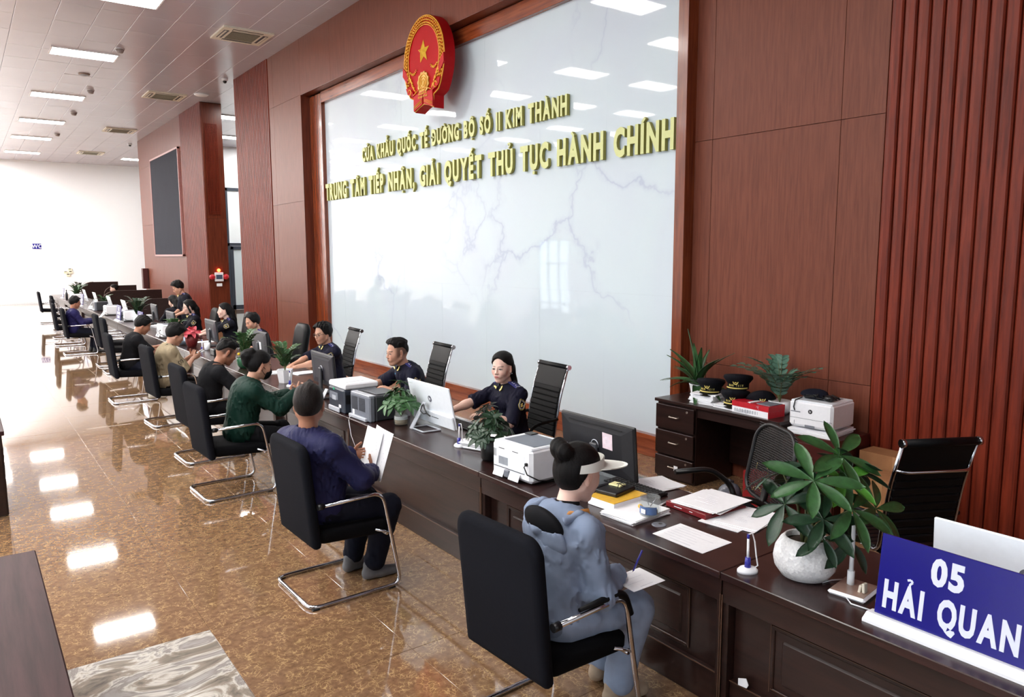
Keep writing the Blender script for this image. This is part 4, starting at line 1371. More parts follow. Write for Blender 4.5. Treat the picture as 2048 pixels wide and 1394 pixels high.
def head_prims(c, Rm, s, fem):
    L = lambda p: c + Rm @ (np.array(p, float) * s)
    E = lambda p, r: nell(L(p), np.array(r) * s, Rm)
    C = lambda a, b, r1, r2: ncone(L(a), L(b), r1 * s, r2 * s)
    j = .92 if fem else 1.0
    A = [(E((-.012, 0, .036), (.097, .077, .086)), .03), (E((-.03, 0, .0), (.075, .066, .075)), .03), (E((.024, 0, -.03), (.066, .062 * j, .078)), .03)]
    for q in (-1, 1):
        A += [(C((-.005, q * .056 * j, -.05), (.060, q * .014, -.098), .020 * j, .017), .03), (E((.056, q * .036, -.024), (.026, .025, .026)), .04)]
    A += [(E((.074, 0, -.098), (.018, .020, .015)), .018), (C((.076, -.028, .021), (.076, .028, .021), .013 if not fem else .011, .013 if not fem else .011), .018),
          (C((.089, 0, .012), (.105, 0, -.026), .007, .0105), .010), (E((.097, .0105, -.031), (.010, .0075, .008)), .006), (E((.097, -.0105, -.031), (.010, .0075, .008)), .006),
          (E((.081, 0, -.060), (.018, .028, .018)), .028), (E((.0935, 0, -.0555), (.008, .021, .0055)), .004), (E((.0925, 0, -.0655), (.008, .018, .0062)), .004)]
    S = [(E((.099, q * .032, .004), (.0095, .018, .009)), .014) for q in (-1, 1)] + [(C((.102, -.02, -.0605), (.102, .02, -.0605), .0025, .0025), .003)]
    A2 = [(E((.0765, q * .031, .002), (.0125, .0165, .0095)), .009) for q in (-1, 1)]
    for q in (-1, 1):
        Re = Rm @ rot3(q * 22, 8)
        A2 += [(nell(L((-.008, q * .080, -.004)), np.array((.017, .007, .031)) * s, Re), .008), (nell(L((-.006, q * .078, -.030)), np.array((.009, .006, .010)) * s, Re), .006)]
    S2 = [(nell(L((-.002, q * .0885, .0)), np.array((.009, .005, .018)) * s, Rm), .004) for q in (-1, 1)]
    return A, S, A2, S2

SK = np.array(lin((196, 148, 124))[:3]); SKF = np.array(lin((228, 190, 174))[:3]); SKD = np.array(lin((168, 116, 90))[:3])

def skin_tone(P, c, Rm, s, base, fem, stubble=0.0, lips=True):
    q = ((P - c) @ Rm) / s
    x, y, z = q[:, 0], q[:, 1], q[:, 2]
    T = np.tile(base, (len(P), 1))
    def mixin(w, colr):
        T[:] = T * (1 - w[:, None]) + np.array(colr)[None, :] * w[:, None]
    inside = (np.abs(x) < .13) & (np.abs(y) < .1) & (z > -.13) & (z < .14)
    ay = np.abs(y)
    # warm cheeks and ears
    w = .35 * np.exp(-(((ay - .042) / .02) ** 2 + ((z + .03) / .022) ** 2)) * (x > .03) * inside
    mixin(w, base * np.array([1.0, .68, .66]))
    mixin(.3 * sstep(.072, .082, ay) * (np.abs(z) < .045) * (np.abs(x) < .035) * inside, base * np.array([1, .7, .66]))
    if stubble:
        side = (1 - sstep(.02, .06, x)) * sstep(-.045, -.01, z + .25 * (x + .02)) * (1 - (ay > .079) * (np.abs(z) < .036) * (np.abs(x + .006) < .026)) * inside
        mixin(stubble * side, lin((44, 36, 33))[:3])
    lip = np.exp(-((y / .020) ** 4 + ((z + .0605) / .0085) ** 4)) * (x > .07) * inside
    mixin(np.clip(lip * (1.0 if fem else .7), 0, 1), lin((186, 96, 96) if fem else (160, 104, 92))[:3])
    mixin(np.exp(-((y / .02) ** 4 + ((z + .0605) / .0018) ** 2)) * (x > .07) * inside * .7, lin((96, 40, 40))[:3])
    eye = ((ay - .031) / .0145) ** 2 + ((z - .0015 - .05 * (ay - .031)) / .0052) ** 2
    we = (1 - sstep(.7, 1.15, eye)) * (x > .05) * inside
    mixin(we, lin((176, 160, 152))[:3])
    mixin((1 - sstep(.75, 1.2, ((ay - .030) / .0078) ** 2 + ((z - .002) / .0070) ** 2)) * we, lin((28, 18, 16))[:3])
    lid = np.exp(-((z - .0070 + 20.0 * (ay - .031) ** 2) / .0026) ** 2) * (np.abs(ay - .031) < .0165) * (x > .05) * inside
    mixin(np.clip(lid * 1.3, 0, 1), lin((34, 22, 21))[:3])
    brow = np.exp(-((z - .0255 + 6.0 * (ay - .030) ** 2 - .05 * (ay - .03)) / (.0042 if not fem else .0032)) ** 4) * sstep(.010, .016, ay) * (1 - sstep(.047, .052, ay)) * (x > .04) * inside
    mixin(np.clip(brow, 0, 1) * (.85 if not fem else .75), lin((34, 25, 23))[:3])
    nos = np.exp(-(((ay - .009) / .0045) ** 2 + ((z + .0385) / .003) ** 2)) * (x > .085) * inside
    mixin(np.clip(nos, 0, 1) * .7, lin((96, 52, 46))[:3])
    return T

def hair_field(style, c, Rm, s, h, seed, extra):
    L = lambda p: c + Rm @ (np.array(p, float) * s)
    r = .22 * s
    lo = c - r; hi = c + r
    for (a, b, r1, r2) in extra:
        for p in (L(a), L(b)):
            lo = np.minimum(lo, p - max(r1, r2) - .03); hi = np.maximum(hi, p + max(r1, r2) + .03)
    f = Field(lo, hi, h)
    sl = tuple(slice(0, n) for n in f.F.shape)
    X, Y, Z = f.grid(sl)
    px, py, pz = X - c[0], Y - c[1], Z - c[2]
    x, y, z = ((px * Rm[0, i] + py * Rm[1, i] + pz * Rm[2, i]) / s for i in range(3))
    def el(cc, rr):
        k0 = np.sqrt(((x - cc[0]) / rr[0]) ** 2 + ((y - cc[1]) / rr[1]) ** 2 + ((z - cc[2]) / rr[2]) ** 2)
        k1 = np.sqrt(((x - cc[0]) / rr[0] ** 2) ** 2 + ((y - cc[1]) / rr[1] ** 2) ** 2 + ((z - cc[2]) / rr[2] ** 2) ** 2) + 1e-9
        return k0 * (k0 - 1) / k1
    a = el((-.012, 0, .036), (.097, .077, .086)); b = el((-.03, 0, .0), (.075, .066, .075))
    t = np.clip(.5 + .5 * (b - a) / .03, 0, 1); d = b * (1 - t) + a * t - .03 * t * (1 - t)
    wn = wrinkle(seed, 1.0, 60 if style in ('short', 'fade', 'messy') else 40)
    W = wn(x, y * 1.5, z * .5) + .55 * wrinkle(seed + 2, 1.0, 150)(x * .35, y, z * .35)
    top = sstep(.06, .105, z)
    ay = np.abs(y)
    if style in ('short', 'messy', 'fade', 'buzz'):
        line = np.where(x > .02, -.004 + .096 * sstep(.018, .066, x) - .030 * sstep(.045, .07, ay) * sstep(.03, .06, x), -.004 - .058 * sstep(-.02, .075, -x))
        if style == 'fade':
            line = np.maximum(line, .050 - .075 * sstep(.02, .10, -x))
        inreg = sstep(-.006, .006, z - line)
        side = {'short': .017, 'messy': .020, 'fade': .006, 'buzz': .005}[style]
        tp = {'short': .024, 'messy': .032, 'fade': .027, 'buzz': .010}[style]
        th = side + (tp - side) * top * (.75 + .35 * sstep(-.03, .08, x))
        th = th * (.45 + .55 * sstep(-.045, .04, z))
        th = th + (.0016 if style == 'buzz' else .0042) * W * (.35 + top)
        ing = np.where(x > .045, sstep(-.008, .010, z - line), sstep(-.022, .030, z - line) if style in ('fade', 'buzz') else sstep(-.014, .014, z - line))
        thick = -.006 + (th + .006) * ing
        thick = np.where(z - line < -.03, -.012, thick)
    else:
        line = np.where(x > -.005, .082 - 10.5 * ay ** 2, -.09 + .0 * x)
        line = np.where((x > -.03) & (x <= -.005), -.02 + .062 * sstep(-.03, -.005, x), line)
        inreg = sstep(-.006, .006, z - line)
        th = .010 + .008 * top + .0022 * W
        if style == 'pulled':
            th = .009 + .004 * top + .0020 * W
        ing = np.where(x > -.005, sstep(-.006, .020, z - line), inreg)
        thick = -.005 + (th + .005) * ing
    f.F[sl] = ((d - thick) * s).astype(np.float32)
    for (p0, p1, r1, r2) in extra:
        f.op(ncone(L(p0), L(p1), r1 * s, r2 * s), .02 * s)
    if extra:
        f.F += (.0030 * s * W).astype(np.float32)
    return f

def person(label, loc, rz, s=1.06, fem=False, hip=.55, lean=5, bend=6, twist=0, hands=None, hint=None, head=(0, 0, 0), headoff=(0, 0, 0), knees=None, feet=None,
           top=C_BLACK, sleeve=.55, loose=.012, legs=C_NAVYP, shoe=M_BLACK, hair='short', hairm=None, extra=(), stubble=0.0, base=None, q=1.0, belly=0.0,
           handcfg=None, wr=.003, standing=False, legloose=.014, collar=None, seed=1, hs=1.12, shoulder=None, shirt_len=.10):
    """a whole figure in local space: x forward, y left, z up, origin on the floor under the hips"""
    t = thing('person', label, 'person', loc, R(rz), 'people at the counter')
    base = (SKF if fem else SK) if base is None else base
    sw = shoulder or (.165 if fem else .192)
    dv = lambda a: np.array((math.sin(R(a)), 0, math.cos(R(a))))
    P0 = np.array((0, 0, hip)); P1 = P0 + .155 * dv(lean * .5); P2 = P1 + .178 * dv(lean + bend * .3); P3 = P2 + .152 * dv(lean + bend)
    P4 = P3 + .118 * dv(lean + bend * 1.2 + head[1] * .35) + np.array((.012, 0, 0))
    hc = P4 + np.array((.018, 0, .065)) + np.array(headoff, float)
    Rm = rot3(head[0], head[1], head[2])
    tw = lambda a: np.array((-math.sin(R(a)), math.cos(R(a)), 0))
    SD = tw(twist)
    SH = {k: P3 - .060 * dv(lean + bend) + SD * sw * sg for k, sg in (('L', 1), ('R', -1))}
    hands = hands or {}
    HN = {k: np.array(hands.get(k, (.25, (.15 if k == 'L' else -.15), hip + .12)), float) / s for k in 'LR'}
    hint = hint or {}
    EL = {}
    for k, sg in (('L', 1), ('R', -1)):
        EL[k], HN[k] = ik(SH[k], HN[k], .285, .245, hint.get(k, (-.35, sg * .6, -.8)))
    KN = {}; AN = {}
    for k, sg in (('L', 1), ('R', -1)):
        hj = P0 + np.array((0, sg * .085, 0))
        if standing:
            KN[k] = np.array((.015, sg * .10, .50)); AN[k] = np.array((-.02, sg * .11, .085))
        else:
            ft = np.array((feet or {}).get(k, (.42, sg * .12, .085)), float) / s
            AN[k] = ft; KN[k], AN[k] = ik(hj, ft, .43, .42, (knees or {}).get(k, (.6, sg * .15, .8)))
    S_ = lambda v: np.array(v) * s
    # ---- garments
    def torso(f, e, w=None):
        Rt = rot3(0, lean); Rt2 = rot3(twist, lean + bend * .6)
        B = belly
        prims = [(nell(S_(P0 + np.array((-.01, 0, .02))), S_((.125, .172, .12)), Rt), .05), (nell(S_(P1 + dv(lean) * .01 + np.array((.02 * B, 0, 0))), S_((.108 + .03 * B, .150 + .015 * B, .14)), Rt), .06),
                 (nell(S_(P2), S_((.118 if not fem else .108, .168 if not fem else .148, .155)), Rt2), .05), (nell(S_(P2 + dv(lean + bend) * .08), S_((.100, sw - .02, .09)), Rt2), .05)]
        if fem:
            for sg in (-1, 1):
                prims.append((nell(S_(P2 + np.array((.085, sg * .065, .01))), S_((.05, .055, .055))), .04))
        for k in 'LR':
            prims += [(ncone(S_(P3 + np.array((-.012, 0, -.006))), S_(SH[k] + np.array((0, 0, .002))), .040 * s, .042 * s), .045), (ncone(S_(P2 + dv(lean) * .02), S_(SH[k]), .08 * s, .05 * s), .04)]
        for p, k in prims:
            f.op(p, k * s, infl=e * s)
    allp = [P0, P1, P2, P3, SH['L'], SH['R'], EL['L'], EL['R'], HN['L'], HN['R']]
    lo = S_(np.min(allp, 0)) - .24 * s; hi = S_(np.max(allp, 0)) + .24 * s
    hv = .0085 / q
    f = Field(lo, hi, hv)
    torso(f, loose)
    full = sleeve > 1.2
    for k in 'LR':
        if full:
            f.op(ncone(S_(SH[k]), S_(EL[k]), .050 * s, .046 * s), .03 * s, infl=loose * .8 * s)
            wre = EL[k] + (HN[k] - EL[k]) * .93
            f.op(ncone(S_(EL[k]), S_(wre), .047 * s, .034 * s), .03 * s, infl=loose * .9 * s)
        else:
            u = unit(EL[k] - SH[k]); e = S_(SH[k] + u * .285 * min(sleeve * 1.25, .98))
            cf, clo, chi = ncone(S_(SH[k]), S_(EL[k]), (.043 if fem else .050) * s, (.048 if fem else .056) * s)
            f.op(((lambda x, y, z, cf=cf, e=e, u=u: np.maximum(cf(x, y, z), (x - e[0]) * u[0] + (y - e[1]) * u[1] + (z - e[2]) * u[2])), clo, chi), .03 * s, infl=loose * s)
    X, Y, Z = f.grid(tuple(slice(0, n) for n in f.F.shape))
    if wr:
        f.F += wrinkle(seed, wr * s, 21)(X, Y, Z).astype(np.float32)
        f.F += creases(seed + 9, wr * 3.4 * s, 62)(X, Y, Z).astype(np.float32)
        f.F += creases(seed + 17, wr * 1.1 * s, 105)(X, Y, Z).astype(np.float32)
    # hem, cuffs and neck opening cut clean
    hemz = (P0[2] - shirt_len) * s
    f.F = np.maximum(f.F, (hemz - Z).astype(np.float32))
    nk = unit(hc - P3)
    f.op(ncone(S_(P3 + nk * .005), S_(P3 + nk * .25), .064 * s, .075 * s), .006, sub=True)
    if collar == 'stand':
        ring = Field(S_(P3) - .16 * s, S_(P3) + .2 * s, hv * .8)
        ring.op(ncone(S_(P3 - nk * .03), S_(P3 + nk * .055), .092 * s, .074 * s), .004)
        ring.op(ncone(S_(P3 - nk * .1), S_(P3 + nk * .2), .068 * s, .064 * s), .003, sub=True)
        x2, y2, z2 = ring.grid(tuple(slice(0, n) for n in ring.F.shape))
        dz = ((x2 - S_(P3)[0]) * nk[0] + (y2 - S_(P3)[1]) * nk[1] + (z2 - S_(P3)[2]) * nk[2])
        ring.F = np.maximum(ring.F, dz - .05 * s).astype(np.float32)
        ring.F = np.maximum(ring.F, (-(np.abs(y2 - S_(P3)[1]) - .012 * s - .25 * np.maximum(0, .0 * z2))) * ((x2 - S_(P3)[0]) > 0) - ((x2 - S_(P3)[0]) <= 0) * 1.0).astype(np.float32)
        pv, pq = ring.mesh()
        finish(pv, pq, 'collar', top, t, smooth=1)
    pv, pq = f.mesh()
    finish(pv, pq, 'shirt' if not full else 'jacket', top, t, smooth=1)
    # ---- trousers
    lp = [P0, KN['L'], KN['R'], AN['L'], AN['R']]
    f = Field(S_(np.min(lp, 0)) - .2 * s, S_(np.max(lp, 0)) + .2 * s, .0105 / q)
    f.op(nell(S_(P0 + np.array((-.01, 0, .0))), S_((.125, .172, .115))), .05, infl=.006)
    for k, sg in (('L', 1), ('R', -1)):
        hj = P0 + np.array((.0, sg * .088, -.01))
        f.op(ncone(S_(hj), S_(KN[k]), .088 * s, .060 * s), .04, infl=legloose * .7 * s)
        f.op(ncone(S_(KN[k]), S_(AN[k] + (KN[k] - AN[k]) * .10), .059 * s, .046 * s), .03, infl=legloose * s)
    X, Y, Z = f.grid(tuple(slice(0, n) for n in f.F.shape))
    f.F += (wrinkle(seed + 3, .003 * s, 20)(X, Y, Z) + creases(seed + 4, .012 * s, 50)(X, Y, Z)).astype(np.float32)
    pv, pq = f.mesh(); finish(pv, pq, 'trousers', legs, t)
    # ---- shoes
    for k, sg in (('L', 1), ('R', -1)):
        a = S_(AN[k]); d = unit(np.array((AN[k] - KN[k])[:2].tolist() + [0.0]) * 0 + np.array((1, sg * .18, 0)))
        if a[2] > .16:
            a = np.array((a[0], a[1], .09))
        z0 = a[2] - .085 * s
        f = Field(a - .3, a + .3, .0075 / q)
        b0 = np.array((a[0], a[1], z0))
        f.op(ncone(b0 - d * .045 + [0, 0, .045], b0 + d * .05 + [0, 0, .042], .040, .042), .02)
        f.op(ncone(b0 + d * .05 + [0, 0, .040], b0 + d * .165 + [0, 0, .034], .043, .036), .02)
        f.op(ncone(b0 - d * .03 + [0, 0, .05], b0 - d * .03 + [0, 0, .105], .040, .042), .02)
        x2, y2, z2 = f.grid(tuple(slice(0, n) for n in f.F.shape))
        f.F = np.maximum(f.F, (z0 + .003 - z2)).astype(np.float32)
        pv, pq = f.mesh(); so = finish(pv, pq, 'shoe', shoe, t)
    # ---- the body: head, neck, trunk, arms and hands
    VV = []; QQ = []; n0 = 0
    hh = .0036 / q
    f = Field(S_(hc) - .20 * s * hs, S_(hc) + .18 * s * hs, hh)
    A, Sb, A2, S2 = head_prims(S_(hc), Rm, s * hs, fem)
    for p, k in A: f.op(p, k * s)
    for p, k in Sb: f.op(p, k * s, sub=True)
    for p, k in A2: f.op(p, k * s)
    for p, k in S2: f.op(p, k * s, sub=True)
    nb = hc + Rm @ np.array((-.022, 0, -.06))
    nr = .050 if fem else .057
    f.op(ncone(S_(nb), S_(P3 - nk * .03), nr * s, (nr + .006) * s), .025 * s)
    pv, pq = f.mesh(); VV.append(pv); QQ.append(pq); n0 = len(pv)
    hcfg = handcfg or {}
    for k, sg in (('L', 1), ('R', -1)):
        fd = unit(HN[k] - EL[k]); cfg = hcfg.get(k, {})
        hd = unit(np.array(cfg.get('dir', fd))); nn = np.array(cfg.get('palm', (0, 0, -1)), float)
        pts = [HN[k], HN[k] + hd * .20, EL[k]] + ([SH[k] + (EL[k] - SH[k]) * .4] if not full else [])
        f = Field(S_(np.min(pts, 0)) - .075 * s, S_(np.max(pts, 0)) + .075 * s, .0042 / q)
        f.op(ncone(S_(EL[k]), S_(EL[k] + fd * .09), .041 * s, .043 * s), .02 * s)
        f.op(ncone(S_(EL[k] + fd * .07), S_(HN[k]), .042 * s, .026 * s), .02 * s)
        if not full:
            f.op(ncone(S_(SH[k]), S_(EL[k]), .050 * s, .041 * s), .02 * s)
        for i, p in enumerate(hand_prims(S_(HN[k]), hd, nn, -sg, cfg.get('curl', (22, 30, 20)), s * (.93 if fem else 1.0), cfg.get('thumb'), cfg.get('spread', 5))):
            f.op(p, .012 if i < 2 else .0045)
        pv, pq = f.mesh(); VV.append(pv); QQ.append(pq + n0); n0 += len(pv)
    f = Field(S_(np.min(allp[:6], 0)) - .2, S_(np.max(allp[:6], 0)) + .2, .016)
    torso(f, -.012)
    pv, pq = f.mesh(); VV.append(pv); QQ.append(pq + n0); n0 += len(pv)
    V = np.concatenate(VV); Q = np.concatenate(QQ)
    tone = skin_tone(V, S_(hc), Rm, s * hs, base, fem, stubble)
    finish(V, Q, 'body', M_SKIN, t, tone, smooth=2)
    # ---- hair
    hf = hair_field(hair, S_(hc), Rm, s * hs, .0042 / q, seed + 5, extra)
    pv, pq = hf.mesh()
    finish(pv, pq, 'hair', hairm or M_HAIR, t, smooth=1)
    if DBG: DBG(label, loc, rz, S_(hc))
    J = {'hc': S_(hc), 'Rm': Rm, 'SH': {k: S_(SH[k]) for k in SH}, 'EL': {k: S_(EL[k]) for k in EL}, 'HN': {k: S_(HN[k]) for k in HN}, 'P': [S_(P0), S_(P1), S_(P2), S_(P3)], 's': s, 'hs': hs * s, 'dir': dv(lean + bend), 'SD': SD, 'nk': nk}
    return t, J

def frame_of(c, xa, za):
    x = Vector(xa).normalized(); z = Vector(za); z = (z - x * z.dot(x)).normalized(); y = z.cross(x)
    return Matrix(((x.x, y.x, z.x, c[0]), (x.y, y.y, z.y, c[1]), (x.z, y.z, z.z, c[2]), (0, 0, 0, 1)))

def headM(J):
    Rm = J['Rm']; c = J['hc']; s = J['hs']
    return Matrix(((Rm[0, 0] * s, Rm[0, 1] * s, Rm[0, 2] * s, c[0]), (Rm[1, 0] * s, Rm[1, 1] * s, Rm[1, 2] * s, c[1]), (Rm[2, 0] * s, Rm[2, 1] * s, Rm[2, 2] * s, c[2]), (0, 0, 0, 1)))

M_SPEC = mat('spectacle_frame', (24, 22, 22), 0.3)
def spectacles(t, J):
    M = headM(J); b = MB()
    for sg in (-1, 1):
        b.tube([(.108 - .012 * (abs(math.cos(a) + sg) > 1.2), sg * .033 + .023 * math.cos(a), .002 + .017 * math.sin(a)) for a in [2 * math.pi * i / 16 for i in range(16)]], .0022, 6, 0, True, M=M)
        b.tube([(.098, sg * .056, .008), (.05, sg * .078, .010), (-.012, sg * .084, .006)], .0022, 6, M=M)
    b.tube([(.110, -.010, .006), (.113, 0, .009), (.110, .010, .006)], .002, 6, M=M)
    b.build('spectacles', M_SPEC, t)

M_EPAU = mat('epaulette_blue', (34, 36, 110), 0.6); M_TAB = mat('gold_insignia', (226, 206, 116), 0.4, 0.2); M_SILV = mat('silver_insignia', (214, 216, 226), 0.4, 0.2)
def uniform(t, J, full=True):
    """shoulder boards, collar tabs, shield patch on the left sleeve, name plate"""
    s = J['s']
    for k, sg in (('L', 1), ('R', -1)):
        a = J['P'][3] + (J['SH'][k] - J['P'][3]) * .40; b_ = J['SH'][k] + (J['SH'][k] - J['P'][3]) * .02
        ax = b_ - a
        M = frame_of(a + (b_ - a) * .5 + np.array((0.012, 0, .070 * s)), ax, (0, 0, 1))
        e = MB().box((0, 0, 0), (.13 * s, .06 * s, .012), b=.003, M=M).build('epaulette', M_EPAU, t)
        m = MB()
        m.box((.050 * s, 0, .0075), (.006, .05 * s, .003), 0, M); m.box((-.012, 0, .0075), (.006, .022, .003), 0, M); m.ball((-.035 * s, 0, .007), (.007, .007, .003), 0, 8, 5, M); m.ball((.018 * s, 0, .007), (.008, .008, .003), 0, 8, 5, M)
        m.build('epaulette_mark', M_SILV, e)
        c = J['P'][3] + np.array((.104, sg * .046, -.004)) * s
        M2 = frame_of(c, (-.35, sg * .6, .6), (.8, sg * .25, .65))
        MB().prism([(-.024, -.016), (-.004, -.018), (.022, .004), (.026, .016), (.012, .014), (-.008, -.002), (-.024, -.002)][::1], -.002, .004, 0, M2).build('collar_tab', M_TAB, t)
    # shield patch on the left upper arm
    S0, E0 = J['SH']['L'], J['EL']['L']
    u = unit(E0 - S0); out = np.array((-.15, 1.0, .15)); out = unit(out - u * (out @ u))
    c = S0 + u * .105 * s + out * (.058 + .0165) * s
    M = frame_of(c, np.cross(u, out), out)
    # local x across the arm, y = z cross x
    pts = [(-.040, .034), (-.030, .046), (-.014, .040), (0, .050), (.014, .040), (.030, .046), (.040, .034), (.036, .008), (.040, -.018), (.026, -.040), (0, -.052), (-.026, -.040), (-.040, -.018), (-.036, .008)]
    sgn = 1 if (M.to_3x3() @ Vector((0, 1, 0))).dot(Vector(-u)) > 0 else -1
    pts = [(p[0], p[1] * sgn) for p in pts]
    if sgn < 0: pts = pts[::-1]
    pp = MB().prism(pts, -.006, .003, 0, M).build('shoulder_patch', C_UNIF2, t)
    g = MB(); g.tube([(p[0], p[1], .004) for p in pts], .0022, 5, 0, True, M=M); g.build('patch_border', M_TAB, pp)
    g = MB(); g.tube([(p[0] * .78, p[1] * .78, .004) for p in pts], .003, 5, 0, True, M=M); g.build('patch_ring', M_SILV, pp)
    g = MB(); g.box((0, -.004 * sgn, .004), (.034, .010, .003), 0, M); g.ball((0, .010 * sgn, .004), (.009, .009, .003), 0, 8, 5, M); g.ball((0, -.016 * sgn, .004), (.014, .008, .003), 0, 8, 5, M); g.build('patch_emblem', M_TAB, pp)
    if full:
        c = J['P'][2] + np.array((.128, -.075, .055)) * s
        M = frame_of(c, (.2, -.95, 0), (1, -.15, .25))
        MB().box((0, 0, .006), (.06, .016, .004), 0, M).build('name_plate', mat('name_plate_blue', (70, 160, 214), 0.4), t)

# ------------------------------------------------------------------ visitors (backs to the aisle, facing the wall)
M_SHOEG = mat('grey_shoe', (104, 104, 106), 0.7); M_SHOEB = mat('beige_shoe', (172, 152, 130), 0.7); M_SHOEW = mat('white_sneaker', (206, 198, 184), 0.6)

def paper_sheet(label, corners, name='paper_sheet', lines=7, cat='paper', curve=.0, group=None, seed=0, head=True):
    """single printed sheet given by four world corners (a b c d around)"""
    a, b, c, d = [Vector(p) for p in corners]
    cen = (a + b + c + d) / 4
    n = (b - a).cross(d - a).normalized()
    t = thing(name, label, cat, cen, 0, group)
    def fn(u, v):
        p = a * (1 - u) * (1 - v) + b * u * (1 - v) + c * u * v + d * (1 - u) * v - cen
        return p + n * curve * math.sin(math.pi * u)
    B = MB(); nu = 6
    top = [fn(i / nu, j / 2) for i in range(nu + 1) for j in range(3)]
    bot = [p - n * .0012 for p in top]
    F = [(i * 3 + j, (i + 1) * 3 + j, (i + 1) * 3 + j + 1, i * 3 + j + 1) for i in range(nu) for j in range(2)]
    m = len(top)
    B.add(top + bot, F + [tuple(m + q for q in f)[::-1] for f in F] + [(0, 1, m + 1, m), (1, 2, m + 2, m + 1)], 0, True)
    B.build('sheet', M_PAPER, t)
    g = random.Random(seed); L = MB()
    for i in range(lines):
        v = .12 + .76 * i / max(1, lines - 1)
        u0 = .10 if not (head and i == 0) else .3; u1 = g.uniform(.55, .9) if not (head and i == 0) else .7
        w = .006 if not (head and i == 0) else .010
        q = [fn(u0, v - w), fn(u1, v - w), fn(u1, v + w), fn(u0, v + w)]
        L.add([p + n * .0008 for p in q], [(0, 1, 2, 3)])
    L.build('print_lines', M_PRINT, t)
    return t

# 1 woman with the white visor
t, J = person('woman in blue-grey hoodie and white sun visor writing on her lap', (2.230, 2.72, 0), 2, fem=True, s=1.040, lean=4, bend=14, head=(-4, 14, 0), headoff=(.0, 0, 0),
              hands={'R': (.33, -.11, .715), 'L': (.34, .05, .70)}, hint={'R': (-.15, -.35, -.9), 'L': (-.2, .6, -.8)}, top=C_BLUEG, sleeve=2, loose=.023, legs=C_BLUEP, legloose=.03, shoe=M_SHOEB,
              hair='pulled', extra=(((-.085, 0, .075), (-.118, 0, .095), .036, .040), ((-.118, .02, .100), (-.120, -.02, .085), .034, .034), ((-.09, 0, .03), (-.11, 0, .07), .02, .03)), q=1.1, seed=11, wr=.0045, shirt_len=.16,
              feet={'R': (.36, -.10, .09), 'L': (.46, .12, .09)}, handcfg={'R': {'curl': (45, 50, 30), 'palm': (.1, .5, -.8)}, 'L': {'curl': (15, 20, 10), 'palm': (0, 0, -1)}}, collar=None)
hd = Field(J['P'][3] - .30, J['P'][3] + .26, .008)
P3 = J['P'][3]
rg = [(.085, .055, -.075), (.055, .100, -.010), (-.03, .130, .026), (-.12, .120, .010), (-.19, .0, -.045), (-.12, -.120, .010), (-.03, -.130, .026), (.055, -.100, -.010), (.085, -.055, -.075)]
for a, b in zip(rg[:-1], rg[1:]):
    hd.op(ncone(P3 + np.array(a), P3 + np.array(b), .020, .020), .02)
hd.op(nell(P3 + np.array((-.135, 0, -.10)), (.044, .155, .125), rot3(0, -12)), .03)
hd.op(nell(P3 + np.array((-.145, 0, .00)), (.052, .135, .115), rot3(0, -25)), .008, sub=True)
x2, y2, z2 = hd.grid(tuple(slice(0, n) for n in hd.F.shape)); hd.F += (wrinkle(5, .003, 30)(x2, y2, z2) + creases(6, .006, 40)(x2, y2, z2)).astype(np.float32)
pv, pq = hd.mesh(); finish(pv, pq, 'hood', C_BLUEG, t)
li = Field(P3 - .25, P3 + .2, .008); li.op(nell(P3 + np.array((-.138, 0, -.028)), (.042, .131, .100), rot3(0, -25)), .01)
pv, pq = li.mesh(); finish(pv, pq, 'hood_lining', C_BLACK2, t)
ic = Field(P3 - .2, P3 + .2, .007); ic.op(ncone(P3 + np.array((.002, 0, -.03)), P3 + J['nk'] * .035, .070, .061), .01)
pv, pq = ic.mesh(); finish(pv, pq, 'undershirt_collar', C_BLACK2, t)
M_VIS = cloth('white_visor_cloth', (236, 238, 232), 0.7, 0.03)
HM = headM(J)
vb = MB()
def vis(u, v):
    a = R(-118 + 236 * u); z = .030 + .030 * math.cos(a) + (v - .5) * (.040 + .012 * math.cos(a))
    k = 1.0 - .10 * max(0, (z - .03) / .09)
    return (-.010 + .114 * k * math.cos(a), .094 * k * math.sin(a), z + .012)
vb.sheet(vis, 26, 3, 0, 0, HM)
vb.sheet(lambda u, v: tuple(1.045 * c if i < 2 else c for i, c in enumerate(vis(1 - u, v))), 26, 3, 0, 0, HM)
vb.build('visor_band', M_VIS, t)
def brim(u, v, o=0):
    a = R(-66 + 132 * u); r = 1.02 + 1.35 * v * (1 - .25 * abs(2 * u - 1) ** 2)
    return (-.010 + .114 * r * math.cos(a) * (1 if v == 0 else 1.0), .094 * (1.02 + .16 * v) * math.sin(a), (.064 + .006 * v) - .03 * (math.sin(a)) ** 2 * (1 - .2 * v) + o)
br = MB(); br.sheet(lambda u, v: brim(u, v), 16, 5, 0.005, 0, HM); br.build('visor_brim', M_VIS, t)
sb = MB(); pts = [P3 + np.array(p) for p in ((.10, -.10, -.12), (.03, -.125, .022), (-.06, -.10, .02), (-.13, -.02, -.07), (-.165, .10, -.2), (-.14, .18, -.34))]
sb.tube([Vector(p) + Vector((0, 0, .012)) for p in pts], .011, 6); sb.build('bag_strap', mat('tan_leather_strap', (190, 128, 62), 0.5), t)
paper_sheet('small white form on the lap of the woman in the visor', [(2.53, 2.46, .690), (2.75, 2.46, .690), (2.75, 2.64, .695), (2.53, 2.64, .695)], lines=4, seed=3)
pn = thing('pen', 'blue pen in the hand of the woman in the visor', 'pen', (2.665, 2.60, .725))
MB().tube([(0, 0, -.01), (.03, -.03, .10)], .005, 8).build('barrel', M_PENB, pn); MB().tube([(-.003, .003, -.018), (0, 0, -.01)], [.001, .004], 8).build('tip', M_GREYP, pn)

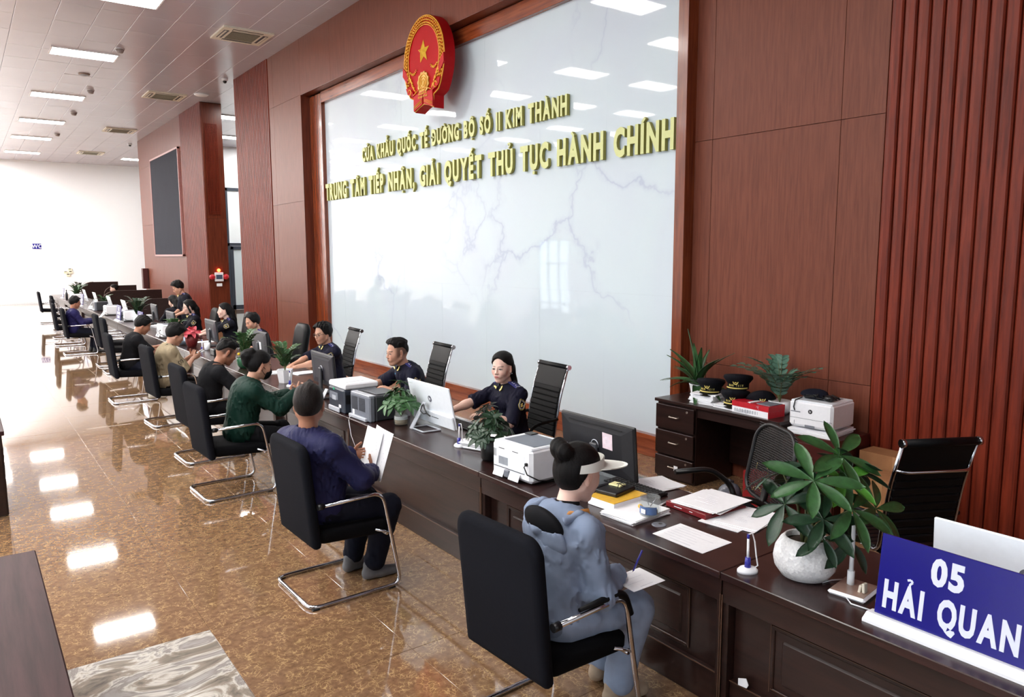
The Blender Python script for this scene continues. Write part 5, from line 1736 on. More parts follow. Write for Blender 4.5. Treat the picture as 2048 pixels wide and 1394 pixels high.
# 2 man in navy with papers
t, J = person('heavy man in navy jacket seen from behind holding two sheets', (1.900, 4.87, 0), 6, lean=-10, bend=2, twist=10, head=(52, 2, 0), headoff=(.0, .0, .01), s=1.075, hip=.545,
              hands={'R': (.37, -.10, .78), 'L': (.34, .14, .86)}, hint={'R': (-.2, -.9, -.6), 'L': (-.2, .8, -.7)}, top=C_NAVYJ, sleeve=2, loose=.032, legs=C_NAVYP, legloose=.024, shoe=M_SHOEG, hair='buzz', hairm=M_HAIRB,
              stubble=.75, base=SKD, q=1.1, seed=21, belly=.9, wr=.004, collar='stand', feet={'R': (.34, -.12, .09), 'L': (.30, .10, .09)}, shoulder=.205,
              handcfg={'R': {'dir': (.55, .25, .55), 'palm': (-.5, .8, .1), 'curl': (60, 60, 40), 'spread': 1}, 'L': {'dir': (.7, -.55, .1), 'palm': (-.4, -.8, .3), 'curl': (55, 60, 40), 'spread': 1}}, shirt_len=.14)
paper_sheet('front printed sheet held by the man in navy', [(2.25, 5.02, .74), (2.25, 4.76, .74), (2.35, 4.76, 1.07), (2.35, 5.02, 1.07)], lines=12, seed=4, curve=.01)
paper_sheet('rear printed sheet held by the man in navy, sticking out to the right', [(2.275, 4.93, .76), (2.275, 4.68, .735), (2.375, 4.66, 1.07), (2.375, 4.92, 1.09)], lines=10, seed=5, curve=.01)

# 3 green jacket with mask and phone
t, J = person('person in dark green jacket and black face mask holding a phone', (2.160, 7.53, 0), -4, lean=8, bend=14, head=(4, 16, 0), s=1.030,
              hands={'R': (.52, -.16, .93), 'L': (.48, .02, .90)}, hint={'R': (-.25, -.6, -.9), 'L': (-.2, .7, -.8)}, top=C_GREEN, sleeve=2, loose=.034, legs=C_BLACK, legloose=.02, shoe=M_SHOEW,
              hair='pulled', extra=(((-.09, 0, .05), (-.125, 0, .06), .05, .05), ((-.125, 0, .06), (-.12, .0, .0), .045, .034), ((-.12, .01, .09), (-.10, -.01, .11), .03, .03)), q=1.0, seed=31, wr=.005, collar='stand', base=SK,
              feet={'R': (.33, -.1, .09), 'L': (.42, .13, .09)}, handcfg={'R': {'curl': (40, 45, 30), 'palm': (-.2, .9, .2), 'dir': (.8, .1, .45)}, 'L': {'curl': (40, 40, 30), 'palm': (-.2, -.6, .6)}}, shirt_len=.2)
mk = Field(J['hc'] - .16, J['hc'] + .16, .005)
L_ = lambda p: J['hc'] + J['Rm'] @ (np.array(p) * J['hs'])
mk.op(nell(L_((.048, 0, -.055)), np.array((.066, .066, .062)) * J['hs'], J['Rm']), .01)
mk.op(ncone(L_((.09, 0, -.01)), L_((.108, 0, -.04)), .014, .016), .02)
mk.op(nell(L_((.0, 0, -.03)), np.array((.055, .2, .2)) * J['hs'], J['Rm']), .004, sub=True)
pv, pq = mk.mesh(); finish(pv, pq, 'face_mask', C_BLACK, t)
b = MB()
for sg in (-1, 1):
    b.tube([(.055, sg * .060, -.03), (.02, sg * .075, -.01), (-.01, sg * .084, .012)], .002, 5, M=headM(J)); b.tube([(.052, sg * .062, -.075), (.02, sg * .074, -.05), (-.006, sg * .084, -.024)], .002, 5, M=headM(J))
b.build('mask_loops', C_BLACK, t)
ph = thing('phone', 'black phone held up by the person in the green jacket', 'phone', (2.775, 7.36, 1.00))
Mx = Matrix.Rotation(R(-35), 4, 'Y') @ Matrix.Rotation(R(20), 4, 'X')
MB().box((0, 0, 0), (.15, .075, .009), 0, Mx, b=.004).build('case', M_BLACK, ph); MB().box((0, 0, .005), (.142, .069, .002), 0, Mx).build('screen', mat('phone_screen', (20, 22, 28), 0.1), ph)

# 4 black tee, close to the counter
t, J = person('man in black tee bending over the counter beside the green jacket', (2.210, 9.05, 0), 0, lean=12, bend=16, head=(0, 30, 0), s=1.020, hands={'R': (.50, -.14, .82), 'L': (.52, .10, .83)}, hint={'R': (-.3, -.8, -.7)},
              top=C_BLACK2, sleeve=.62, loose=.022, legs=C_BLACK, hair='fade', stubble=.8, base=SKD, q=.9, seed=41, belly=.5, handcfg={'R': {'curl': (40, 45, 30)}, 'L': {'curl': (40, 45, 30)}}, feet={'R': (.30, -.12, .09), 'L': (.35, .12, .09)})
sb = MB(); P3 = J['P'][3]
sb.tube([Vector(P3 + np.array(p)) for p in ((.02, -.125, .035), (-.06, -.10, .045), (-.125, -.03, -.03), (-.15, .08, -.16))], .010, 6); sb.build('bag_strap', mat('brown_strap', (120, 78, 56), 0.6), t)

# 5 beige tee with phone
t, J = person('young man in beige tee looking down at his phone', (2.210, 11.2, 0), 0, lean=3, bend=14, head=(4, 27, 0), s=1.020, hands={'R': (.36, -.08, .88), 'L': (.36, .04, .90)}, hint={'R': (-.35, -.55, -.9)}, top=C_TAN, sleeve=.78, loose=.028, wr=.005,
              legs=C_BLACK, hair='messy', base=SK, q=.9, seed=51, handcfg={'R': {'curl': (35, 45, 30), 'dir': (.85, .1, .35), 'palm': (-.2, .8, .3)}, 'L': {'curl': (35, 45, 30), 'palm': (-.2, -.8, .3)}}, feet={'R': (.22, -.12, .09), 'L': (.3, .12, .09)}, shirt_len=.16, shoe=M_SHOEW)
sb = MB(); P3 = J['P'][3]
sb.tube([Vector(P3 + np.array(p)) for p in ((.03, -.10, .035), (-.04, -.085, .05), (-.11, -.06, -.01), (-.14, .06, -.14), (-.14, .16, -.3))], .012, 6); sb.build('bag_strap', C_BLACK2, t)
pm = MB(); sp = J['SH']['R'] + (J['EL']['R'] - J['SH']['R']) * .55; u = unit(J['EL']['R'] - J['SH']['R'])
o_ = unit(np.array((.1, -1, .25)) - u * (np.array((.1, -1, .25)) @ u)); M = frame_of(sp + o_ * .082, np.cross(o_, u) * -1, o_)
for dx in (-.016, .016):
    pm.tube([(dx + .016 * math.cos(a), .024 * math.sin(a), 0) for a in [2 * math.pi * i / 12 for i in range(12)]], .004, 5, 0, True, M=M)
pm.build('sleeve_print', C_BLACK2, t)
ph = thing('phone', 'dark phone in the hands of the young man in beige', 'phone', (2.66, 11.17, .955)); MB().box((0, 0, 0), (.14, .07, .009), 0, Matrix.Rotation(R(-30), 4, 'Y'), b=.004).build('case', M_BLACK, ph); MB().box((0, 0, .005), (.13, .064, .002), 0, Matrix.Rotation(R(-30), 4, 'Y')).build('screen', mat('phone_screen', None), ph)

# 6 black tee farther on
t, J = person('man in black tee with printed sleeve leaning on the counter', (2.110, 13.3, 0), 0, lean=10, bend=14, head=(-4, 30, 0), s=1.020, hands={'R': (.46, -.10, .82), 'L': (.50, .12, .83)}, hint={'R': (-.2, -.8, -.8)}, top=C_BLACK, sleeve=.7, loose=.024, legs=C_NAVYP,
              hair='short', base=SKD, q=.8, seed=61, handcfg={'R': {'curl': (40, 45, 30)}}, feet={'R': (.3, -.12, .09), 'L': (.34, .12, .09)}, shoe=M_SHOEW)
sp = J['SH']['R'] + (J['EL']['R'] - J['SH']['R']) * .6; u = unit(J['EL']['R'] - J['SH']['R']); o_ = unit(np.array((.1, -1, .2)) - u * (np.array((.1, -1, .2)) @ u)); M = frame_of(sp + o_ * .080, np.cross(o_, u) * -1, o_)
pm = MB()
for dy in (-.02, 0, .02):
    pm.box((0, dy, 0), (.03, .008, .004), 0, M)
pm.build('sleeve_print', M_SILV, t)

# 7 man in purple with paper
t, J = person('man in purple-blue shirt reading a paper sheet', (2.100, 20.4, 0), 0, lean=-4, bend=8, head=(4, 16, 0), s=1.000, hands={'R': (.36, -.08, .76), 'L': (.38, .10, .78)}, hint={'R': (-.2, -.7, -.8)}, top=C_PURP, sleeve=2, loose=.028, wr=.005, legs=C_NAVYP,
              hair='short', base=SKD, q=.7, seed=71, feet={'R': (.42, -.12, .09), 'L': (.36, .12, .09)}, belly=.3)
spectacles(t, J)
paper_sheet('white sheet in the hands of the man in purple', [(2.58, 20.55, .74), (2.58, 20.30, .74), (2.78, 20.30, 1.00), (2.78, 20.55, 1.00)], lines=8, seed=7)

# ------------------------------------------------------------------ officers behind the counter (facing the aisle)
LONG = (((-.075, 0, .05), (-.112, .0, -.03), .05, .052), ((-.112, 0, -.03), (-.130, .0, -.15), .052, .052), ((-.130, .0, -.15), (-.150, .01, -.30), .052, .046), ((-.09, .03, -.02), (-.115, .04, -.14), .036, .04), ((-.09, -.03, -.02), (-.115, -.04, -.14), .036, .04))
t, J = person('female officer with long black hair smiling behind the white computer', (4.220, 5.78, 0), 180, fem=True, s=1.030, lean=3, bend=8, head=(26, 3, 0), hands={'R': (.62, -.22, .83), 'L': (.42, .16, .84)}, hint={'R': (-.2, -.8, -.8), 'L': (-.5, .5, -.9)},
              top=C_UNIF, sleeve=.80, loose=.020, wr=.0035, legs=C_UNIF2, hair='long', extra=LONG, q=1.15, seed=81, collar=None, handcfg={'R': {'curl': (25, 30, 20)}, 'L': {'curl': (25, 30, 20)}}, feet={'R': (.3, -.1, .09), 'L': (.3, .1, .09)}, shoulder=.166)
uniform(t, J)
cf = MB(); HMx = headM(J)
cf.ball((-.004, .088, -.043), (.004, .004, .004), 0, 8, 5, HMx); cf.build('earring', M_SILV, t)
def shirt_collar(t, J, m=C_UNIF2):
    s = J['s']; b = MB(); P3 = J['P'][3]
    for sg in (-1, 1):
        def fn(u, v):
            a = R(12 + 150 * u)
            r = .068 + .030 * v
            return tuple(P3 + np.array((r * math.cos(a) + .012, sg * r * .98 * math.sin(a), (.050 - .055 * v * (1 - .3 * u) - .028 * math.cos(a) * (1 if a < 1.5 else .3)))) * s)
        b.sheet(fn if sg > 0 else (lambda u, v: fn(1 - u, v)), 12, 3, 0.0)
        b.sheet((lambda u, v: tuple(np.array(fn(1 - u, v)) + (0, 0, .004))) if sg > 0 else (lambda u, v: tuple(np.array(fn(u, v)) + (0, 0, .004))), 12, 3, 0.0)
    b.build('collar', m, t)
shirt_collar(t, J)

t, J = person('male officer with swept hair turning to his right behind the printers', (4.130, 7.48, 0), 180, s=1.055, lean=14, bend=14, twist=-8, head=(0, 6, 0), hands={'R': (.46, -.30, .84), 'L': (.40, .10, .84)}, hint={'R': (-.2, -.9, -.5), 'L': (-.3, .8, -.7)},
              top=C_UNIF, sleeve=.80, loose=.022, legs=C_UNIF2, hair='fade', stubble=.75, base=SK, q=1.1, seed=91, handcfg={'R': {'curl': (25, 30, 20)}, 'L': {'curl': (25, 30, 20)}}, feet={'R': (.3, -.1, .09), 'L': (.3, .1, .09)})
uniform(t, J); shirt_collar(t, J)
t, J = person('male officer with glasses working behind the dark monitor', (4.120, 9.85, 0), 180, s=1.030, lean=6, bend=8, head=(16, 8, 0), hands={'R': (.56, -.05, .84), 'L': (.56, .10, .83)}, hint={'R': (-.2, -.9, -.5), 'L': (-.3, .8, -.7)}, top=C_UNIF, sleeve=.80, loose=.020, legs=C_UNIF2,
              hair='messy', base=SK, q=1.0, seed=101, handcfg={'R': {'curl': (25, 30, 20)}, 'L': {'curl': (25, 30, 20)}}, feet={'R': (.3, -.1, .09), 'L': (.3, .1, .09)})
uniform(t, J); shirt_collar(t, J); spectacles(t, J)
t, J = person('officer with dark hair mostly hidden behind a monitor and plants', (4.11, 12.75, 0), 180, s=1.010, lean=10, bend=10, head=(10, 16, 0), hands={'R': (.40, -.15, .84), 'L': (.42, .15, .84)}, top=C_UNIF2, sleeve=.80, loose=.02, legs=C_UNIF2, hair='short', q=.8, seed=111, feet={'R': (.3, -.1, .09), 'L': (.3, .1, .09)})
uniform(t, J, False)
t, J = person('female officer with long dark hair in front of the glazed door', (4.180, 15.0, 0), 180, fem=True, s=1.030, lean=3, bend=6, head=(-14, 2, 0), hands={'R': (.58, -.06, .83), 'L': (.56, .12, .83)}, hint={'R': (-.2, -.9, -.5), 'L': (-.3, .8, -.7)}, top=C_UNIF2, sleeve=.80, loose=.02, legs=C_UNIF2, hair='long', extra=LONG, q=.8, seed=121, feet={'R': (.3, -.1, .09), 'L': (.3, .1, .09)})
uniform(t, J, False)
t, J = person('female officer with glasses and tied hair seated before the standing man', (3.920, 16.6, 0), 180, fem=True, s=1.030, lean=4, bend=6, head=(-8, 10, 0), hands={'R': (.30, -.15, .95), 'L': (.46, .12, .84)}, top=C_UNIF2, sleeve=.80, loose=.02, legs=C_UNIF2, hair='long',
              extra=(((-.08, 0, .04), (-.12, .0, -.06), .05, .045), ((-.12, 0, -.06), (-.13, .0, -.2), .045, .03), ((.03, .075, .04), (.0, .085, -.09), .012, .02)), q=.75, seed=131, feet={'R': (.3, -.1, .09), 'L': (.3, .1, .09)})
uniform(t, J, False); spectacles(t, J)
t, J = person('officer standing and looking down behind his seated colleagues', (4.080, 17.9, 0), 180, s=1.020, hip=.93, standing=True, lean=6, bend=12, head=(0, 30, 0), hands={'R': (.28, -.16, 1.0), 'L': (.26, .18, 1.02)}, top=C_UNIF2, sleeve=.80, loose=.02, legs=C_UNIF2, hair='messy', q=.75, seed=141)
uniform(t, J, False)
t, J = person('person with black hair half hidden in front of the standing officer', (4.10, 19.05, 0), 100, fem=True, s=1.030, lean=8, bend=14, head=(10, 18, 0), hands={'R': (.40, -.15, .84), 'L': (.42, .15, .84)}, top=C_UNIF2, sleeve=.80, loose=.02, legs=C_UNIF2, hair='long', extra=LONG, q=.7, seed=151, feet={'R': (.3, -.1, .09), 'L': (.3, .1, .09)})
t, J = person('officer whose head shows above the far desk partitions', (4.350, 28.6, 0), 180, fem=True, s=1.000, lean=6, bend=10, head=(-10, 12, 0), hands={'R': (.40, -.15, .84), 'L': (.42, .15, .84)}, top=C_UNIF2, sleeve=.80, loose=.02, legs=C_UNIF2, hair='pulled', q=.6, seed=161, feet={'R': (.3, -.1, .09), 'L': (.3, .1, .09)}, extra=(((-.09, 0, .05), (-.12, 0, .04), .035, .035),))

# ================================================================== THINGS ON THE COUNTER
mat('screen_glass', (14, 16, 22), 0.08)
def hp_disc(mb_disc, mb_txt, M, r):
    mb_disc.prism([(r * math.cos(2 * math.pi * i / 28), r * math.sin(2 * math.pi * i / 28)) for i in range(28)], 0, .002, 0, M)
    L, W = text_letters('hp', r * 1.0, .62, .02, .12, .003)
    for (b, x, ch) in L:
        mb_txt.add([(p[0] + .22 * p[1] + x - W / 2 - r * .08, p[1] - r * .36, p[2] + .0025) for p in b.v], b.f, 0, False, M)

# local frame for something lying in a plane that faces -x: text x -> -y, text y -> z
def faceM(c):
    return Matrix(((0, 0, -1, c[0]), (-1, 0, 0, c[1]), (0, 1, 0, c[2]), (0, 0, 0, 1)))

def monitor(label, loc, rz, w=.70, h=.37, zc=.265, m=None, note=False, foot=True, phone=False, tilt=4, logo=True, text=True):
    """screen faces +x, back shell towards -x"""
    m = m or M_DELL
    t = thing('monitor', label, 'monitor', loc, R(rz), 'black monitors on the counter')
    T = Matrix.Translation((0, 0, zc)) @ Matrix.Rotation(R(-tilt), 4, 'Y')
    MB().box((0, 0, 0), (.022, w, h), 0, T, b=.006).build('bezel', M_BLACK, t)
    b = MB(); pr = [(-w / 2 + .008, -h / 2 + .008), (w / 2 - .008, -h / 2 + .008), (w / 2 - .008, h / 2 - .008), (-w / 2 + .008, h / 2 - .008)]
    V = [(-.010, p[0], p[1]) for p in pr] + [(-.020, p[0] * .985, p[1] * .97) for p in pr] + [(-.030, p[0] * .72, p[1] * .66) for p in pr]
    b.add(V, [(0, 1, 5, 4), (1, 2, 6, 5), (2, 3, 7, 6), (3, 0, 4, 7), (4, 5, 9, 8), (5, 6, 10, 9), (6, 7, 11, 10), (7, 4, 8, 11), (8, 9, 10, 11)], 0, False, T)
    b.build('back_shell', m, t)
    MB().box((.0115, 0, .004), (.002, w - .03, h - .04), 0, T).build('screen', mat('screen_glass', (14, 16, 22), 0.08), t)
    MB().box((-.031, 0, h * .40), (.004, w * .72, .006), 0, T).build('vent_slot', M_BLACK, t)
    st = MB(); st.box((-.045, 0, zc - .11), (.026, .075, .26), b=.008); st.build('stand_neck', M_DARK, t)
    st = MB(); st.box((-.02, 0, .010), (.19, .26, .018), b=.008); st.build('stand_foot', M_DARK, t)
    if logo:
        r = MB(); rr = .034
        r.tube([(rr * math.cos(a), rr * math.sin(a), .002) for a in [2 * math.pi * i / 28 for i in range(28)]], .0028, 6, 0, True, M=T @ faceM((-.031, 0, .01)))
        if text:
            flat_text(r, 'DELL', .020, .62, .02, .05, .003, T @ faceM((-.032, 0, 0)))
        r.build('logo', M_SILV, t)
    if note:
        MB().box((-.0318, -w * .17, .060), (.0015, .095, .110), 0, T @ Matrix.Rotation(R(2), 4, 'X')).build('paper_note', mat('pinkish_note', (226, 206, 214), 0.7), t)
        nl = MB()
        for i in range(6):
            nl.box((-.0330, -w * .17, .095 - i * .014), (.001, .06 - .02 * (i % 2), .003), 0, T)
        nl.build('note_lines', M_PRINT, t)
    if phone:
        MB().box((-.034, -w * .12, -.04), (.010, .075, .14), 0, T, b=.004).build('white_clip_card', M_WHITE, t)
    return t

def aio(label, loc, rz, w=.74, h=.385, zc=.225, tilt=13, stand=True):
    """white all-in-one computer on an A-frame leg"""
    t = thing('all_in_one_computer', label, 'computer', loc, R(rz), 'white all-in-one computers')
    T = Matrix.Translation((0, 0, zc)) @ Matrix.Rotation(R(-tilt), 4, 'Y')
    MB().box((0, 0, 0), (.016, w, h), 0, T, b=.005).build('shell', M_WHITE2, t)
    MB().box((-.018, 0, -h * .335), (.024, w * .99, h * .32), 0, T, b=.008).build('rear_bulge', M_WHITE2, t)
    MB().box((.009, 0, .01), (.003, w - .02, h - .04), 0, T).build('screen', mat('screen_glass', None), t)
    d = MB(); x = MB(); hp_disc(d, x, T @ faceM((-.0085, 0, .045)), .030)
    d.build('logo_disc', mat('logo_grey', (96, 98, 110), 0.4), t); x.build('logo_letters', M_WHITE, t)
    p = MB()
    for i in range(7):
        p.box((-.031, -.12 + .018 * i, -h * .30), (.003, .011, .007), 0, T)
    p.build('ports', M_BLACK, t)
    if stand:
        a = MB(); a.box((0, 0, 0), (.016, .055, .27), 0, Matrix.Translation((-.11, .06, .115)) @ Matrix.Rotation(R(32), 4, 'Y'), b=.006); a.build('leg', M_LGREY, t)
        f = MB(); f.tube(fillet([(-.17, .09, .008), (-.17, -.14, .008), (.0, -.16, .008), (.0, .09, .008)], .015, 3, True), .008, 8, 0, True); f.build('base_loop', M_LGREY, t)
        c = MB(); c.tube([(-.075, .05, .20), (-.085, .0, .225), (-.095, -.04, .19), (-.085, -.06, .15), (-.08, -.11, .135)], .006, 8)
        c.tube([(-.075, .05, .20), (-.10, .03, .16), (-.09, -.01, .14), (-.075, -.05, .15)], .005, 8); c.build('cable', M_CABLE, t)
    return t

M_TRAY = mat('printer_top_grey', (86, 92, 106), 0.3)
def printer_white(label, loc, rz, d=.37, w=.40, h=.25, rear=True, simple=False):
    """rear (service) side faces -x when rear=True, else its front faces -x"""
    t = thing('printer', label, 'printer', loc, R(rz), 'laser printers')
    MB().box((d / 2, 0, h / 2 + .008), (d, w, h - .016), b=.022).build('body', M_WHITE, t)
    MB().box((d / 2, 0, h - .006), (d - .02, w - .02, .02), b=.009).build('lid', M_WHITE2, t)
    ft = MB()
    if rear:
        b = MB(); b.add([(.07, -w * .40, h + .005), (.07, w * .36, h + .005), (d - .05, w * .36, h + .0055), (d - .05, -w * .40, h + .0055)], [(0, 1, 2, 3)]); b.box((d * .52, -.008, h + .003), (d - .12, w * .74, .006)); b.build('output_tray', M_TRAY, t)
        MB().box((d - .06, w * .33, h + .008), (.07, .08, .008), b=.003).build('control_panel', M_BLACK, t)
        r = MB(); r.box((-.001, .02, h * .56), (.004, w * .78, h * .50), b=.0015); r.build('rear_door', M_WHITE2, t)
        MB().box((-.004, .08, h * .50), (.002, .10, .055)).build('rating_label', mat('label_grey', (150, 156, 164), 0.5), t)
        v = MB()
        for i in range(5):
            v.box((-.002, w * .44 - i * .007, h * .68), (.003, .003, .055))
        v.box((-.003, .10, h * .84), (.003, .06, .004)); v.box((-.003, -.05, h * .84), (.003, .06, .004)); v.box((-.002, .02, h * .30), (.003, w * .78, .003)); v.build('vents', M_DARK, t)
        for s, y in ((1, .115), (-1, -.055)):
            MB().box((0, 0, 0), (.006, .11, .055), 0, Matrix.Translation((-.018, y, .04)) @ Matrix.Rotation(R(24), 4, 'Y'), b=.002).build('flap', M_WHITE, t)
        MB().box((-.012, .03, .045), (.02, .05, .05), b=.004).build('latch', M_GREYP, t)
        c = MB(); c.tube([(-.006, -w * .40, h * .60), (-.03, -w * .41, h * .55), (-.02, -w * .46, h * .35), (.06, -w * .53, h * .16), (.20, -w * .56, .012)], .0045, 8); c.box((-.006, -w * .40, h * .60), (.02, .02, .02), b=.003); c.build('power_cable', M_CABLE, t)
    else:
        MB().box((d * .6, 0, h + .002), (d * .55, w * .62, .006)).build('output_tray', M_TRAY, t)
        ln = MB(); ln.box((-.0005, 0, h * .38), (.003, w * .98, .003)); ln.box((-.0005, 0, h * .13), (.006, w * .22, .018)); ln.box((-.001, w * .36, h * .22), (.003, .003, .03)); ln.build('front_seams', M_GREYP, t)
        dsc = MB(); tx = MB(); hp_disc(dsc, tx, faceM((-.0005, -.0, h * .66)), .019); dsc.build('logo_disc', M_BLACK, t); tx.build('logo_letters', M_WHITE, t)
        MB().box((-.001, w * .34, h * .60), (.002, .09, .008)).build('model_line', M_GREYP, t)
    return t

def printer_grey(label, loc, rz):
    d, w, h = .36, .40, .245; t = thing('printer', label, 'printer', loc, R(rz), 'laser printers')
    MB().box((.03, 0, h / 2), (.06, w, h), b=.012).build('rear_cover', mat('printer_grey_rear', (112, 116, 126), 0.45), t)
    MB().box((.06 + (d - .06) / 2, 0, h / 2), (d - .06, w, h), b=.014).build('body', M_DARK, t)
    MB().box((d * .62, 0, h + .003), (d * .62, w * .7, .008), b=.003).build('output_tray', mat('tray_dark', (60, 62, 70), 0.35), t)
    MB().box((.035, 0, h + .001), (.07, w - .02, .010), b=.004).build('top_edge', M_LGREY, t)
    g = MB()
    for i in range(17):
        for s in (-1, 1):
            g.box((-.001, s * .075 + .03, .09 + i * .0075), (.004, .125, .0035))
    g.build('vent_slots', M_DARK, t)
    MB().box((-.002, .13, .06), (.003, .04, .045)).build('rating_label', M_WHITE, t)
    b = MB(); b.box((-.012, .02, .02), (.03, w - .05, .034), b=.006); b.build('lower_flap', M_LGREY, t)
    MB().box((d + .04, -.08, h * .4), (.10, w * .5, h * .8), b=.01).build('paper_cassette', M_LGREY, t)

def printer_two(label, loc, rz):
    d, w, h = .36, .38, .24; t = thing('printer', label, 'printer', loc, R(rz), 'laser printers')
    MB().box((.045, 0, h / 2), (.09, w, h), b=.014).build('rear_cover', mat('printer_blueblack', (44, 50, 62), 0.4), t)
    MB().box((.09 + (d - .09) / 2, 0, h / 2), (d - .09, w - .005, h - .004), b=.012).build('body', M_LGREY, t)
    MB().box((d * .53, 0, h + .03), (d * 1.02, w * 1.04, .06), b=.014).build('scanner_lid', M_WHITE, t)
    MB().box((d * .45, .02, h + .063), (.2, .24, .006), 0, Matrix.Rotation(R(4), 4, 'Z')).build('loose_sheet', M_PAPER, t)
    MB().box((-.002, .05, h * .66), (.003, .20, .07)).build('rear_grille', M_GREYP, t)
    MB().box((-.004, .04, h * .58), (.003, .09, .045)).build('rating_label', M_LGREY, t)
    MB().box((-.003, .045, h * .95), (.004, .035, .022)).build('green_tag', mat('green_tag', (40, 170, 120), 0.5), t)
    MB().box((.06, -w / 2 - .001, h * .6), (.08, .004, .09)).build('side_recess', M_BLACK, t)
    MB().box((-.010, .03, .028), (.02, .26, .05), b=.008).build('lower_flap', M_LGREY, t)
    MB().box((-.004, -.10, .07), (.003, .05, .03)).build('small_label', M_WHITE, t)

def pen_stand(label, loc, rz=0):
    t = thing('pen_stand', label, 'pen holder', loc, R(rz), 'blue and white counter pens')
    MB().lathe([(.052, 0), (.052, .012), (.040, .024), (.0, .028)], 18, capt=False, M=Matrix.Diagonal((.75, 1, 1, 1))).build('base', M_WHITE, t)
    MB().lathe([(.016, .02), (.013, .075)], 12).build('socket', M_PENB, t)
    MB().tube([(0, 0, .06), (.004, 0, .175)], [.0065, .0060], 10).build('pen', M_WHITE, t)
    MB().tube([(.004, 0, .170), (.0045, 0, .192)], .0068, 10).build('pen_cap', M_PENB, t)
    c = MB(); c.tube([(.004, 0, .19), (.008, -.022, .195), (.008, -.036, .15), (.004, -.044, .08), (.0, -.052, .03), (.0, -.03, .018)], .0035, 6); c.build('cord', M_WHITE, t)

def paper_stack(label, loc, rz, n, sx=.31, sy=.22, z=0, th=.004, seed=1, cat='papers', jit=.015, name='paper_stack', lines=True):
    t = thing(name, label, cat, loc, R(rz))
    g = random.Random(seed)
    for i in range(n):
        M = Matrix.Translation((g.uniform(-jit, jit), g.uniform(-jit, jit), th * (i + .5))) @ Matrix.Rotation(R(g.uniform(-6, 6) if jit > .005 else 0), 4, 'Z')
        MB().box((0, 0, 0), (sx, sy, th * .82), 0, M).build('sheet_bundle', M_PAPER, t)
    if lines:
        b = MB()
        for i in range(6):
            b.box((-sx * .30 + sx * .40 * i / 5, g.uniform(-.04, .04), n * th + .0004), (.0026, sy * g.uniform(.15, .5), .0006), 0, M)
        b.build('print_lines', M_PRINT, t)
    return t

# ---- leaves
def leaf_mesh(name, m, w=.32, droop=.25, fold=.12, nu=7, shape=.8, tip=.95):
    def fn(u, v):
        ww = w * ((math.sin(math.pi * min(1, u ** shape * tip + .015)) ** .85) if shape < 1 else max(.02, (u ** 1.15) * ((1 - u) ** .78) / .308))
        y = (v - .5) * ww
        return (u, y, fold * abs(v - .5) * 2 * ww * .5 - droop * u * u)
    return MB().sheet(fn, nu, 4, .006).mesh(name, m)
def put_leaf(me, parent, p, d, up, L, wide=1.0, name='leaf', twist=0):
    d = Vector(d).normalized(); n = Vector(up); n = n - d * n.dot(d)
    if n.length < 1e-4: n = Vector((1, 0, 0)) - d * d.x
    n.normalize(); y = n.cross(d)
    if twist:
        q = Matrix.Rotation(twist, 3, d); n = q @ n; y = q @ y
    M = Matrix(((d.x * L, y.x * L * wide, n.x * L, p[0]), (d.y * L, y.y * L * wide, n.y * L, p[1]), (d.z * L, y.z * L * wide, n.z * L, p[2]), (0, 0, 0, 1)))
    o = bpy.data.objects.new(name, me); col.objects.link(o); o.parent = parent; o.matrix_local = M
    return o
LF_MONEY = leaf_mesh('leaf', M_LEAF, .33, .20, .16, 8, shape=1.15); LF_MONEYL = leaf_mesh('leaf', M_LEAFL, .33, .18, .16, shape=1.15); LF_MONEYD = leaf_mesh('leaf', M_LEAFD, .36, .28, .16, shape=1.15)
LF_OVAL = leaf_mesh('leaf', M_LEAF, .50, .12, .10, 5, .8); LF_OVALD = leaf_mesh('leaf', M_LEAFD, .50, .16, .10, 5, .8); LF_STRAP = leaf_mesh('leaf', M_LEAF, .20, .45, .3, 9, .6); LF_STRAPU = leaf_mesh('leaf', M_LEAF, .20, .05, .3, 9, .6)
LF_ZZ = leaf_mesh('leaf', M_LEAF, .40, .10, .10, 5, .8)
LF_PALE = leaf_mesh('leaf', mat('leaf_blue_green', (74, 110, 92), 0.45, var=.2, nscale=9), .55, .12, .1, 5, .8)
LF_SHEF = leaf_mesh('leaf', mat('leaf_mid_green', (58, 98, 56), 0.38, var=.25, nscale=9), .36, .3, .1, 5, .95)
LF_PINK = leaf_mesh('leaf', mat('leaf_pink', (206, 84, 96), 0.5, var=.2, nscale=9), .5, .2, .1, 5, .8)

def whorl(t, c, axis, n, L, me, seed, spread=72, parent_stem=None, wide=1.0):
    g = random.Random(seed); ax = Vector(axis).normalized()
    a = ax.orthogonal().normalized(); b = ax.cross(a)
    o = g.random() * 6.28
    for i in range(n):
        w = o + 2 * math.pi * i / n + g.uniform(-.12, .12); sp = R(spread + g.uniform(-10, 10))
        d = ax * math.cos(sp) + (a * math.cos(w) + b * math.sin(w)) * math.sin(sp)
        put_leaf(me, t, c, d, ax, L * g.uniform(.82, 1.08), wide)

